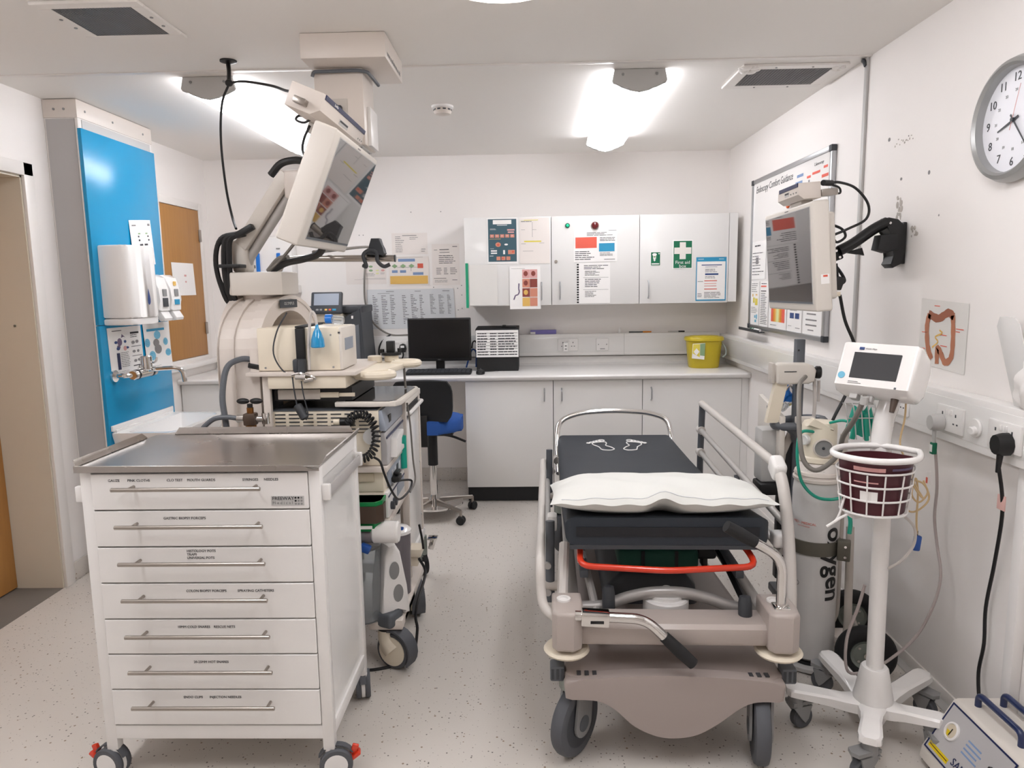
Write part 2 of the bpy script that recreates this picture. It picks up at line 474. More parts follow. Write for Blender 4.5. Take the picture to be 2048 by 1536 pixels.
# ---------------------------------------------------------------- ceiling lights
def tube_light(x, y0, y1, label, g, dm='diffuser'):
    t = thing('ceiling_light', label, 'ceiling light', (x, y0, H - .1), group=g)
    prof = [(-.112, -.012), (-.122, -.05), (-.116, -.06), (-.078, -.071), (-.042, -.09), (0, -.098), (.042, -.09), (.078, -.071), (.116, -.06), (.122, -.05), (.112, -.012)]
    B().box(x - .06, x + .06, y0 + .01, y1 - .01, H - .012, H - .0005).out('spine', 'white_paintmetal', t)
    B().prism([(x + a * .96, H + c * .97 - .001) for a, c in prof], 'y', y0 + .02, y1 - .02).out('diffuser', dm, t)
    cap = [(x - .112, H - .001)] + [(x + a, H + c) for a, c in prof[1:-1]] + [(x + .112, H - .001)]
    for q0, q1 in ((y0, y0 + .022), (y1 - .022, y1)):
        e = B().prism(cap, 'y', q0, q1, .004).out('end_cap', 'light_gray', t)
    b = B()
    for dx in (-.075, .075): b.cyl((x + dx, y0, H - .024), (x + dx, y0 - .003, H - .024), .006, n=8)
    b.out('screw', 'mid_gray', t)
    return t
tube_light(-1.418, 3.29, 4.77, 'long lit fluorescent ceiling light behind the hanging black cable', 'fluorescent ceiling lights')
tube_light(.503, 3.32, 4.79, 'long lit fluorescent ceiling light in front of the first aid cupboards', 'fluorescent ceiling lights')
tube_light(-1.418, .55, 2.03, 'added unseen tube light nearer the camera on the left side', 'fluorescent ceiling lights', 'diffuser_added')  # extra tube out of view, added to brighten the front of the room
tube_light(.503, .55, 2.03, 'added unseen tube light nearer the camera on the right side', 'fluorescent ceiling lights', 'diffuser_added')  # its twin on the right, likewise added as front fill
rl = thing('round_ceiling_light', 'round white ceiling light with a dark rim at the top edge', 'ceiling light', (-.07, 2.27, H - .05))
B().lathe([(.24, -.0005), (.24, -.012), (.225, -.018)], (-.07, 2.27, H)).out('rim', 'dark_gray', rl)
B().lathe([(.222, -.001), (.222, -.02), (.19, -.034), (.1, -.043), (.001, -.046)], (-.07, 2.27, H)).out('diffuser', 'round_diffuser', rl)

# ---------------------------------------------------------------- ceiling vents, smoke alarm
def vent(x0, x1, y0, y1, fx, label, rough=False):
    t = thing('ceiling_vent', label, 'vent', ((x0 + x1) / 2, (y0 + y1) / 2, H - .012))
    b = B(); f = fx
    for a in ((x0 - f, x1 + f, y0 - f, y0), (x0 - f, x1 + f, y1, y1 + f), (x0 - f, x0, y0, y1), (x1, x1 + f, y0, y1)): b.box(*a, H - .011, H - .0005, .002, 1)
    b.out('frame', 'ceiling_paint' if not rough else 'trim_white', t)
    B().box(x0, x1, y0, y1, H - .004, H - .0008).out('backing', 'mesh_gray', t)
    b = B(); n = 26
    for k in range(n + 1):
        q = x0 + (x1 - x0) * k / n; b.box(q - .0008, q + .0008, y0, y1, H - .009, H - .004)
        q = y0 + (y1 - y0) * k / n; b.box(x0, x1, q - .0008, q + .0008, H - .009, H - .004)
    b.out('grille', 'mid_gray', t, kind='stuff')
    b = B()
    for yy in (y0 + .09, y1 - .09) if not rough else ():
        for xx in (x0 - f / 2, x1 + f / 2): b.cyl((xx, yy, H - .011), (xx, yy, H - .0135), .006, n=8)
    if rough:
        for xx, yy in ((x0 + .1, y0 - f / 2), (x0 + .1, y1 + f / 2), (x1 - .1, y0 - f / 2), (x1 - .1, y1 + f / 2)): b.cyl((xx, yy, H - .011), (xx, yy, H - .0135), .005, n=8)
    b.out('screw', 'mid_gray', t)
    if rough:
        rr = random.Random(3); b = B()
        for k in range(9):
            b.ell((x0 - .02 + rr.uniform(-.04, .05), y0 - .01 + rr.uniform(-.03, .05), H - .012), (rr.uniform(.012, .03), rr.uniform(.012, .03), .008), 10, 6)
        b.out('filler', 'trim_white', t); b2 = B()
        for k in range(5):
            b2.ell((x1 + .0 + rr.uniform(-.03, .04), y0 + rr.uniform(-.03, .04), H - .012), (rr.uniform(.01, .02), rr.uniform(.01, .02), .006), 10, 6)
        b2.out('filler', 'trim_white', t)
vent(-1.575, -1.305, 2.475, 2.735, .045, 'flat square ceiling vent with grey mesh above the drawer trolley')
vent(1.0, 1.36, 3.345, 3.61, .05, 'ceiling vent with lumpy white filler round its frame near right wall', True)
sd = thing('smoke_alarm', 'white round smoke detector on the ceiling between the two lights', 'smoke alarm', (-.443, 3.91, H - .045))
B().lathe([(.058, -.0005), (.058, -.01), (.052, -.014)], (-.443, 3.91, H)).out('base', 'white_plastic', sd)
B().lathe([(.044, -.014), (.048, -.03), (.04, -.042), (.02, -.047), (.001, -.047)], (-.443, 3.91, H)).out('sensor_head', 'beige', sd)
b = B()
for k in range(10):
    a = k * PI / 5; b.cbox((-.443 + .046 * math.cos(a), 3.91 + .046 * math.sin(a), H - .022), (.004, .016, .007), (0, 0, a))
b.out('vent_slot', 'dark_gray', sd)

# ---------------------------------------------------------------- back wall: base units, worktop, trunking
def handle(par, x, y, z0, z1):
    return B().tube(rounded([(x, y, z0), (x, y - .028, z0 + .012), (x, y - .028, z1 - .012), (x, y, z1)], .012), .005, 8).out('handle', 'aluminium', par)
def base_unit(x0, x1, hx, label, dl=None):
    t = thing('base_cabinet', label, 'cabinet', ((x0 + x1) / 2, 5.0, .0), group='white base cabinets under the worktop')
    B().box(x0 + .002, x1 - .002, 4.763, 5.33, .114, .852).out('carcass', 'white_laminate', t)
    B().box(x0 + .002, x1 - .002, 4.80, 4.815, .004, .114).out('plinth', 'plinth_black', t)
    dd = B().box(x0 + .002, x1 - .002, 4.743, 4.762, .116, .848, .002).out('door', 'white_laminate', t)
    if hx: handle(dd, hx, 4.743, .71, .795)
base_unit(-.438, .156, .096, 'white base cabinet beside the swivel chair, handle top right')
base_unit(.156, .754, .213, 'middle white base cabinet behind the stretcher, handle top left')
base_unit(.754, 1.415, .812, 'white base cabinet at the right wall, partly behind the side rail')
base_unit(XL + .004, -1.72, None, 'low white cabinet in the corner behind the hand wash basin')
B().box(1.416, XR - .001, 4.75, 5.33, .004, .85).thing('filler_panel', 'narrow white filler strip between base cabinet and right wall', 'panel', 'white_laminate')
wt = thing('worktop', 'long pale grey rounded edge worktop along the back wall', 'worktop', (-.45, 5.02, .853))
B().prism([(4.72, .853), (5.337, .853), (5.337, .95), (5.325, .95), (5.318, .905), (5.3, .891), (4.73, .891), (4.712, .888), (4.704, .878), (4.704, .866), (4.71, .857)], 'x', XL + .003, XR - .002).out('counter_slab', 'worktop', wt)
# dado trunking with sockets
tk = thing('cable_trunking', 'white cable trunking along the back wall above the worktop', 'trunking', (0, 5.31, .96))
B().box(-1.75, XR - .062, 5.285, YB - .001, .962, 1.122, .004).out('body', 'white_plastic', tk)
B().box(-1.75, XR - .062, 5.2835, 5.286, .985, 1.1, .001).out('cover', 'white_laminate', tk)
B().box(.7, .703, 5.2828, 5.285, .963, 1.12).out('joint', 'light_gray', tk)
tr = thing('cable_trunking', 'white cable trunking along the right wall with power sockets', 'trunking', (1.433, 3.2, .94))
B().box(1.403, XR - .001, .8, 5.283, .942, 1.112, .006).out('body', 'white_plastic', tr)
B().box(1.4015, 1.404, .8, 5.28, .968, 1.09, .001).out('cover', 'white_laminate', tr)
tl = thing('cable_trunking', 'short white trunking ledge on left wall below the wooden hatch', 'trunking', (-2.35, 4.9, .92))
B().box(XL + .001, XL + .05, 4.3, 5.325, .952, .985, .004).out('body', 'white_plastic', tl)
cd_ = B().box(1.43, XR - .001, 2.03, 2.07, .006, .94, .003).thing('conduit', 'white vertical conduit on right wall below the black plug', 'conduit', 'white_plastic')

def socket_back(x, w, label, switch=False, usb=False):
    t = thing('wall_switch' if switch else 'power_socket', label, 'switch' if switch else 'socket', (x, 5.28, .985))
    B().box(x - w / 2, x + w / 2, 5.271, 5.283, .998, 1.088, .004).out('face_plate', 'white_plastic', t)
    b = B()
    if switch:
        b.cyl((x - .03, 5.2712, 1.043), (x - .03, 5.269, 1.043), .004, n=8).cyl((x + .03, 5.2712, 1.043), (x + .03, 5.269, 1.043), .004, n=8)
        b.out('screw', 'mid_gray', t)
        B().box(x - .018, x + .018, 5.2703, 5.2712, 1.008, 1.013).out('print', 'ink_soft', t)
    else:
        for s in (-1, 1):
            cx = x + s * .037
            b.box(cx - .003, cx + .003, 5.2703, 5.2712, 1.055, 1.064).box(cx - .014, cx - .006, 5.2703, 5.2712, 1.03, 1.035).box(cx + .006, cx + .014, 5.2703, 5.2712, 1.03, 1.035)
        b.out('pin_hole', 'dark_gray', t)
        B().box(x - .012, x - .003, 5.266, 5.272, 1.066, 1.08, .001).box(x + .003, x + .012, 5.266, 5.272, 1.066, 1.08, .001).out('rocker', 'white_plastic', t)
    return t
socket_back(.285, .15, 'double wall socket holding the small white charger plug')
socket_back(.54, .09, 'square white spur switch on the trunking right of the double socket', True)
socket_back(-.985, .15, 'double wall socket with the two black plugs')
t = thing('usb_charger', 'small white usb charger plugged into the back socket', 'charger', (.268, 5.25, 1.0))
B().box(.248, .286, 5.235, 5.272, .995, 1.062, .006).out('body', 'white_gloss', t)
B().box(.26, .274, 5.2343, 5.2352, 1.035, 1.041).box(.26, .274, 5.2343, 5.2352, 1.012, 1.018).out('port', 'dark_gray', t)
for k, (px, lb) in enumerate(((-1.03, 'left black plug in the socket beside the copier'), (-.94, 'right black plug in the socket, nearer the computer screen'))):
    t = thing('mains_plug', lb, 'plug', (px, 5.25, 1.0))
    B().prism([(px - .02, 1.005), (px + .02, 1.005), (px + .027, 1.03), (px + .02, 1.062), (px, 1.07), (px - .02, 1.062), (px - .027, 1.03)], 'y', 5.238, 5.271, .006).out('body', 'black', t)
    B().box(px - .014, px + .014, 5.2365, 5.2385, 1.04, 1.056).out('sticker', 'paper', t)
    B().tube([(px, 5.25, 1.008), (px + .002, 5.248, .98), (px - .02, 5.24, .93), (px - .05, 5.22, .896)], .0055, 8, sm=5).out('flex', 'black', t)

# ---------------------------------------------------------------- wall cabinets
def wall_unit(x0, x1, hx, label):
    t = thing('wall_cabinet', label, 'cabinet', ((x0 + x1) / 2, 5.15, 1.347), group='white wall cabinets above the worktop')
    B().box(x0 + .001, x1 - .001, 4.97, YB - .002, 1.347, 1.946).out('carcass', 'white_laminate', t)
    dd = B().box(x0 + .002, x1 - .002, 4.95, 4.969, 1.347, 1.945, .002).out('door', 'white_laminate', t)
    if hx: handle(dd, hx, 4.95, 1.385, 1.502)
    return t, dd
wall_unit(-.438, .157, .088, 'white wall cabinet with teal poster and scope photo sheet on it')
w2, w2d = wall_unit(.157, .758, .215, 'white wall cabinet with green lamp and red dome on its door')
wall_unit(.758, 1.362, .818, 'white wall cabinet with the green first aid sign')
B().cyl((.188, 4.9495, 1.642), (.188, 4.944, 1.642), .011, n=16).out('lock', 'brushed', w2d)
B().box(1.363, 1.419, 4.952, YB - .002, 1.352, 1.948).thing('filler_panel', 'narrow white end panel beside the first aid cabinet', 'panel', 'white_laminate')
t = thing('indicator_lamp', 'small round green lamp on the middle wall cabinet door', 'lamp', (.268, 4.94, 1.87))
B().lathe([(.016, 0), (.016, .006), (.012, .009)], (.268, 4.9495, 1.882), (0, -1, 0)).out('bezel', 'green_dark', t)
B().lathe([(.01, .006), (.009, .012), (.001, .014)], (.268, 4.9495, 1.882), (0, -1, 0)).out('lens', 'green_lamp', t)
t = thing('dome_button', 'dark red dome on the middle wall cabinet door', 'dome', (.454, 4.93, 1.86))
B().lathe([(.03, 0), (.03, .006), (.026, .008)], (.454, 4.9495, 1.879), (0, -1, 0)).out('bezel', 'beige', t)
B().lathe([(.026, .006), (.025, .014), (.018, .022), (.001, .026)], (.454, 4.9495, 1.879), (0, -1, 0)).out('lens', 'red_dome', t)

# papers on the cabinet doors
Yd = 4.9488
def pdoor(name, label, cat, x0, x1, z1, z0, items, sheet='paper', y=Yd, dx=0, dz=0, curl=0):
    return poster(name, label, cat, (x0, y, z1), (x1, y, z1 + dz), (x0 + dx, y, z0), items, sheet, curl=curl)
# dark teal poster
it = [('ink_teal', [('r', .04, .03, .96, .95)])]
pale = [('r', .2, .05, .8, .14), ('r', .33, .155, .66, .168), ('r', .1, .235, .28, .24), ('r', .1, .255, .3, .26), ('r', .1, .665, .22, .67), ('r', .12, .7, .32, .73), ('r', .12, .75, .32, .78), ('r', .52, .7, .58, .79), ('r', .08, .82, .2, .83), ('e', .62, .58, .06, .02)]
fl = [('r', .1 + k * .165, .36, .23 + k * .165, .43) for k in range(5)] + [('e', .36, .58, .09, .05)] + [('r', .68, .7, .9, .79)] + [('r', .3 + k * .16, .84, .43 + k * .16, .92) for k in range(3)]
pk = [('r', .66, .25, .9, .28), ('r', .68, .3, .88, .33)]
it += [('paper', pale), ('ink_flesh', fl), ('ink_pink', pk + [('e', .16 + k * .165, .39, .03, .02) for k in range(5)]), ('ink_amber', [('r', .08, .455, .45, .462)]), ('ink_red', [('e', .36, .585, .04, .025), ('e', .5, .88, .03, .02), ('e', .84, .74, .04, .02)])]
pdoor('poster', 'dark teal poster with rows of small pink round photos', 'poster', -.281, -.071, 1.942, 1.632, it)
pdoor('notice', 'white sheet with two yellow highlighted lines, right of the teal poster', 'notice', -.058, .146, 1.94, 1.63,
      [('ink_yellow', [('r', .15, .05, .62, .062), ('r', .15, .5, .72, .53)]), ('ink_soft', [('r', .05, .26, .18, .266), ('r', .42, .26, .56, .266), ('r', .05, .56, .2, .568), ('r', .66, .55, .82, .556), ('r', .1, .72, .45, .726), ('r', .42, .1, .43, .42)] + lines(.05, .5, .08, .12, 1)), ('ink_yellowsoft', [('r', .04, .06, .6, .066)])], 'paper_warm')
pdoor('notice_sleeve', 'blank clear sheet sleeve with green spine on left wall cabinet', 'sleeve', -.408, -.215, 1.628, 1.352, [], 'laminate')
t = B().box(-.433, -.415, 4.944, 4.9485, 1.335, 1.64).thing('comb_binding', 'green comb binding strip at the left cabinet edge', 'strip', 'green_edge')
ph = []; dk = []; lt = []; vi = []
cols = [('ink_pink', 'ink_fleshdark'), ('ink_pink', 'ink_fleshdark'), ('ink_flesh', 'ink_fleshdark'), ('ink_fleshdark', 'ink_flesh'), ('ink_fleshdark', 'ink_amber'), ('ink_flesh', 'ink_flesh'), ('ink_amber', 'ink_flesh'), ('ink_flesh', 'ink_pink')]
G = {}
for k in range(8):
    c0 = .41 + (k % 2) * .245; r0 = .08 + (k // 2) * .2175
    G.setdefault(cols[k][0], []).append(('r', c0, r0, c0 + .238, r0 + .2))
    G.setdefault(cols[k][1], []).append(('e', c0 + .11, r0 + .095, .07, .06))
G['ink_violet'] = [('s', [(.3, .4), (.29, .52), (.31, .6), (.27, .66), (.18, .68), (.13, .78)], .02, 1.45)]
G['ink_soft'] = [('r', .06, .055, .5, .06)]
pdoor('photo_sheet', 'white sheet with eight internal scope photos in two columns', 'photo sheet', -.131, .082, 1.615, 1.322, [(m, G[m]) for m in ('ink_soft', 'ink_violet', 'ink_pink', 'ink_flesh', 'ink_fleshdark', 'ink_amber') if m in G], y=Yd - .004)
pdoor('notice', 'white notice with an orange red box and a blue box', 'notice', .31, .605, 1.848, 1.634,
      [('ink', lines(.3, .92, .08, .2, 3) + lines(.6, .95, .24, .38, 3) + lines(.03, .5, .66, .96, 5) + lines(.6, .9, .72, .84, 3) + [('r', .7, .92, .95, .935), ('r', .8, .02, .98, .03)]), ('ink_redbold', [('r', .04, .22, .53, .56)]), ('ink_cyan', [('r', .58, .42, .94, .68)])], dz=.003)
pdoor('price_list', 'white typed sheet with black comb binding on its left edge', 'sheet', .328, .558, 1.63, 1.355,
      [('ink', lines(.22, .95, .06, .18, 3) + lines(.25, .7, .2, .33, 4) + [('r', .2, .36, .95, .365), ('r', .2, .66, .95, .665)] + lines(.25, .75, .4, .62, 5) + lines(.25, .6, .7, .86, 5)), ('plinth_black', [('r', .01, .02 + k * .062, .07, .062 + k * .062) for k in range(16)])])
t = pdoor('eyewash_sign', 'small green eyewash sign left of the first aid sign', 'sign', .831, .901, 1.697, 1.602,
      [('sign_green', [('r', .06, .04, .94, .96)]), ('paper', [('e', .4, .2, .22, .1), ('r', .26, .26, .54, .5), ('d', .4, .58, .12, .1), ('r', .76, .12, .9, .16), ('r', .81, .085, .85, .195), ('r', .12, .82, .86, .9)]), ('ink_green', [('r', .3, .3, .5, .42)])])
t = pdoor('first_aid_sign', 'large green first aid box sign with white cross', 'sign', .981, 1.118, 1.773, 1.578,
      [('sign_green', [('r', .05, .035, .95, .965)]), ('paper_warm', [('r', .08, .26, .92, .48), ('r', .35, .08, .65, .66)])])
text('First aid', .031, 'paper', t, (1.05, Yd - .0018, 1.622), (1, 0, 0), (0, 0, 1))
text('box', .031, 'paper', t, (1.05, Yd - .0018, 1.597), (1, 0, 0), (0, 0, 1))
pdoor('procedure_sheet', 'white procedure sheet with a blue border on the first aid cabinet', 'sheet', 1.142, 1.347, 1.655, 1.36,
      [('ink_cyan', [('r', 0, 0, 1, .1), ('r', 0, .97, 1, 1), ('r', 0, 0, .03, 1), ('r', .97, 0, 1, 1)]), ('paper', [('r', .04, .1, .96, .965), ('r', .06, .04, .25, .05), ('r', .75, .04, .92, .05)]), ('ink_navy', [('r', .18, .17, .85, .19), ('r', .3, .37, .74, .41), ('r', .3, .22, .7, .228)]), ('ink', lines(.3, .75, .27, .36, 3) + lines(.3, .72, .44, .5, 2) + lines(.28, .9, .8, .95, 5) + lines(.06, .22, .83, .93, 3) + [('r', .06, .55, .24, .56)]), ('ink_red', [('r', .28, .53, .7, .55), ('r', .28, .72, .7, .74), ('r', .28, .6, .68, .61)]), ('ink_pink', [('r', .28, .65, .68, .67)])])

# papers on the back wall
Yw = YB - .0005
def pw(name, label, x0, x1, z1, z0, items, sheet='paper_warm', curl=0, dx=0):
    return poster(name, label, 'notice', (x0, Yw, z1), (x1, Yw, z1), (x0 + dx, Yw, z0), items, sheet, curl=curl)
pw('notice', 'pale notice with ragged left column above the flow chart', -1.01, -.745, 1.88, 1.725, [('ink_soft', [('r', .3, .1, .7, .13)] + lines(.1, .35, .16, .95, 9, .3, .6) + lines(.5, .75, .2, .35, 2, .3) + lines(.82, .95, .75, .95, 2, .3))])
pw('flow_chart', 'flow chart with green diamonds, a red box and an amber panel', -1.04, -.74, 1.708, 1.495,
   [('ink_soft', [('r', .0, .02, .86, .028), ('r', .2, .36, .74, .37), ('r', .55, .36, .56, .5)]), ('ink_blue', [('r', .24, .07, .66, .17), ('r', .08, .46, .22, .55), ('r', .28, .46, .43, .55), ('r', .6, .54, .86, .63)]), ('ink_green', [('d', .15, .32, .075, .075), ('d', .36, .32, .075, .075), ('d', .57, .32, .075, .075)]), ('ink_red', [('r', .72, .24, .86, .4)]), ('ink_amber', [('r', .03, .66, .97, .94)]), ('brass', lines(.06, .94, .7, .92, 4, .3, .4))], curl=.003)
pw('faint_chart', 'faint chart with green and pink ovals left of the flow chart', -1.36, -1.06, 1.69, 1.51,
   [('ink_green', [('e', .62, .28, .05, .045), ('e', .62, .44, .05, .045)]), ('ink_pink', [('e', .92, .28, .04, .045), ('e', .92, .44, .045, .045)]), ('ink_yellowsoft', [('e', .78, .44, .04, .03), ('e', .78, .56, .04, .03)]), ('ink_soft', lines(.5, .72, .55, .7, 3, .3) + lines(.86, .99, .54, .62, 2, .3) + [('r', .4, .76, .98, .77), ('r', .2, .8, .98, .806)])])
pw('notice', 'tall white notice of centred text beside the wall cabinet', -.715, -.51, 1.797, 1.495,
   [('ink', [('r', .75, .06, .92, .075), ('r', .08, .14, .2, .15), ('r', .28, .13, .62, .145), ('r', .28, .2, .64, .21), ('r', .05, .83, .5, .84), ('r', .72, .87, .9, .88)] + lines(.25, .85, .28, .5, 5, .3, .3)), ('ink_soft', lines(.15, .35, .58, .76, 4, .4) + lines(.42, .58, .58, .76, 4, .4) + lines(.65, .9, .58, .76, 4, .4) + lines(.08, .6, .88, .95, 2, .3))])
gt = []
for c0 in (.06, .4, .72):
    for (a, bb) in ((0, .07), (.1, .18), (.2, .26)): gt += lines(c0 + a, c0 + bb, .14 + .02 * _rl.random(), .9 - .25 * (c0 > .5), 17, .3, .7)
pw('rota_sheets', 'wide grey laminated sheet of three typed tables behind the computer', -1.21, -.56, 1.47, 1.175, [('ink', gt + [('r', .22, .05, .31, .06), ('r', .55, .05, .62, .06), ('r', .87, .05, .95, .06), ('r', .12, .1, .26, .107)])], 'paper_gray', curl=.004, dx=.01)
# drawing pins and holes left in the wall
b = B()
for x, z in ((-1.25, 1.87), (-1.22, 1.87), (-.86, 2.03), (-.64, 2.03), (-.5, 1.49), (-.5, 1.42), (-.53, 1.47), (-.71, 1.48), (-.5, 1.32), (-.53, 1.31)): b.cyl((x, YB - .0005, z), (x, YB - .002, z), .004, n=8)
b.struct('trim_7', 'ink_soft')
# ---------------------------------------------------------------- left wall things
t = thing('wall_hatch', 'wooden hatch door in a white frame on the left wall', 'hatch door', (-2.37, 4.9, 1.0))
b = B()
for a in ((4.57, 4.622, .965, 2.1), (5.172, 5.225, .965, 2.1), (4.622, 5.172, 2.05, 2.1), (4.622, 5.172, .965, 1.018)): b.box(XL + .0005, XL + .02, a[0], a[1], a[2], a[3], .003)
b.out('frame', 'trim_white', t)
dd = B().box(XL + .0005, XL + .014, 4.625, 5.169, 1.021, 2.047, .001).out('door', 'wood', t)
for z in (1.83, 1.17):
    B().box(XL + .013, XL + .022, 5.15, 5.185, z, z + .085, .002).out('hinge', 'brushed', dd)
poster('notice', 'plain white sheet taped on the wooden hatch door', 'notice', (XL + .0155, 4.72, 1.672), (XL + .0155, 5.03, 1.672), (XL + .0155, 4.735, 1.452), [('ink_pink', [('r', .52, .36, .62, .42), ('e', .57, .58, .04, .03)])])

t = thing('towel_dispenser', 'large white paper towel dispenser with blue drop window on blue panel', 'dispenser', (-2.12, 3.78, 1.31))
b = B()
pl = [(PX + .001, 3.632), (PX + .001, 3.932), (PX + .1, 3.93), (PX + .135, 3.915), (PX + .152, 3.88), (PX + .156, 3.78), (PX + .152, 3.68), (PX + .135, 3.648), (PX + .1, 3.634)]
pl = [(p.x, p.y) for p in catmull([(x, y, 0) for x, y in pl], 4)]
b.prism(pl, 'z', 1.348, 1.722, .01, 3).out('cover', 'white_gloss', t)
B().prism([(x - .004 if x > PX + .02 else x, y) for x, y in pl], 'z', 1.312, 1.346, .008, 2).out('base', 'white_plastic', t)
b = B(); b.grid(lambda u, v: (PX + .157 + .001 * math.sin(PI * v), 3.795 + (.012 + .012 * v) * math.sin(PI * min(v, 1)) ** .5 * (u - .5) * 2 * (.35 + .65 * v), 1.5 - .088 * v), 8, 12)
b.out('drop_window', 'ink_navy', t)
for k, (y0, y1, lb) in enumerate(((4.0, 4.115, 'white soap dispenser with grey and black label beside towel dispenser'), (4.135, 4.25, 'white soap dispenser with blue label, farthest along the blue panel'))):
    t = thing('soap_dispenser', lb, 'dispenser', (-2.14, (y0 + y1) / 2, 1.31))
    pl = [(PX + .001, 1.37), (PX + .001, 1.575), (PX + .06, 1.578), (PX + .09, 1.56), (PX + .105, 1.5), (PX + .11, 1.43), (PX + .108, 1.372), (PX + .06, 1.366)]
    B().prism(pl, 'y', y0, y1, .014, 3).out('cover', 'white_gloss', t)
    B().prism([(PX + .06, 1.365), (PX + .1, 1.372), (PX + .125, 1.33), (PX + .12, 1.315), (PX + .095, 1.312), (PX + .07, 1.34)], 'y', y0 + .012, y1 - .012, .006).out('push_lever', 'white_plastic', t)
    B().box(PX + .05, PX + .075, y0 + .04, y1 - .04, 1.325, 1.365).out('nozzle', 'black', t)
    ym = (y0 + y1) / 2; xf = PX + .113
    B().box(xf - .006, xf, ym - .02, ym + .02, 1.455, 1.495).out('level_window', 'mid_gray', t)
    B().box(xf - .003, xf + .001, ym - .028, ym + .028, 1.395 + (.01 if k else 0), 1.445 - (.01 if k else 0)).out('label_sticker', 'dark_gray' if not k else 'ink_cyan', t)
    if k: B().box(xf - .012, xf - .006, ym - .012, ym + .012, 1.515, 1.54).out('symbol', 'ink_amber', t)
poster('notice', 'curled white notice above the towel dispenser on blue panel', 'notice', (PX + .002, 3.94, 1.872), (PX + .002, 4.165, 1.892), (PX + .012, 3.945, 1.62), [('ink', [('r', .28, .34, .8, .375), ('r', .3, .42, .82, .46), ('r', .32, .52, .7, .56), ('r', .3, .6, .78, .64)]), ('ink_green', [('r', .3, .28, .75, .31)]), ('ink_soft', [('r', .08, .1, .25, .13), ('r', .8, .08, .93, .13)])], curl=-.006)
poster('hand_poster', 'hand care poster with violet hands and a blue column', 'poster', (PX + .001, 3.645, 1.297), (PX + .001, 3.965, 1.296), (PX + .001, 3.655, 1.035),
       [('ink_violet', [('e', .32, .3, .07, .08), ('p', [(.4, .14), (.37, .22), (.45, .2), (.5, .22)]), ('e', .28, .4, .05, .04)]), ('ink_navy', [('e', .21, .3, .045, .03), ('e', .48, .3, .04, .03), ('e', .26, .43, .05, .035), ('e', .53, .43, .05, .025)]), ('ink_pink', [('e', .46, .44, .05, .05)]), ('stripe_blue', [('r', .2, .52, .29, .86)]), ('ink', lines(.31, .58, .52, .84, 9, .25, .3) + [('r', .12, .06, .4, .075), ('r', .65, .12, .92, .16)] + lines(.65, .95, .18, .26, 2, .3) + [('r', .65, .42, .96, .43), ('r', .65, .62, .96, .63), ('r', .66, .82, .9, .84)]), ('ink_soft', [('e', .72, .34, .05, .035), ('e', .84, .33, .05, .035), ('e', .72, .53, .05, .03), ('e', .85, .53, .04, .03), ('e', .74, .73, .05, .03), ('e', .85, .72, .04, .03)] + lines(.16, .6, .9, .96, 2, .2))])
poster('hand_poster', 'hand washing poster with round blue captions behind the tap', 'poster', (PX + .001, 3.985, 1.302), (PX + .001, 4.27, 1.302), (PX + .004, 4.0, 1.025),
       [('ink_cyan', [('r', .12, .12, .82, .17)]), ('ink_sky', [('e', .1, .4, .11, .09), ('e', .52, .26, .13, .09), ('e', .82, .42, .09, .08), ('e', .25, .68, .13, .1), ('e', .88, .66, .11, .08)]), ('ink_cyan', lines(.03, .18, .36, .46, 3, .3) + lines(.45, .6, .22, .3, 3, .3) + lines(.77, .88, .38, .46, 3, .3) + lines(.17, .33, .63, .74, 3, .3) + lines(.8, .97, .62, .72, 3, .3)), ('ink_soft', [('e', .45, .42, .12, .08), ('e', .5, .56, .14, .1), ('r', .1, .9, .55, .905)])], curl=.003)
# tap
t = thing('wall_tap', 'chrome wall mounted mixer tap over the white basin', 'tap', (-2.1, 3.8, 1.0))
b = B()
for y in (3.67, 3.93): b.cyl((PX + .001, y, 1.045), (PX + .012, y, 1.045), .032, n=20).tube(rounded([(PX + .01, y, 1.045), (-2.12, y, 1.045), (-2.1, y + (.05 if y < 3.8 else -.05), 1.045)], .03), .013, 10)
b.cyl((-2.1, 3.69, 1.045), (-2.1, 3.91, 1.045), .026, n=18, bev=.004)
b.out('body', 'chrome', t)
B().cyl((-2.1, 3.72, 1.045), (-2.1, 3.735, 1.045), .027).out('collar', 'black', t); B().cyl((-2.1, 3.86, 1.045), (-2.1, 3.875, 1.045), .027).out('collar', 'black', t)
B().cyl((-2.08, 3.8, 1.06), (-2.08, 3.8, 1.14), .03, n=20, bev=.006).out('lever_housing', 'chrome', t)
B().tube([(-2.06, 3.8, 1.1), (-2.03, 3.8, 1.105), (-2.02, 3.8, 1.13)], .006, 8, sm=4).out('lever', 'chrome', t)
B().tube(rounded([(-2.09, 3.8, 1.062), (-1.93, 3.8, 1.07), (-1.885, 3.8, 1.06), (-1.875, 3.8, .995)], .04), .012, 10).out('spout', 'chrome', t)
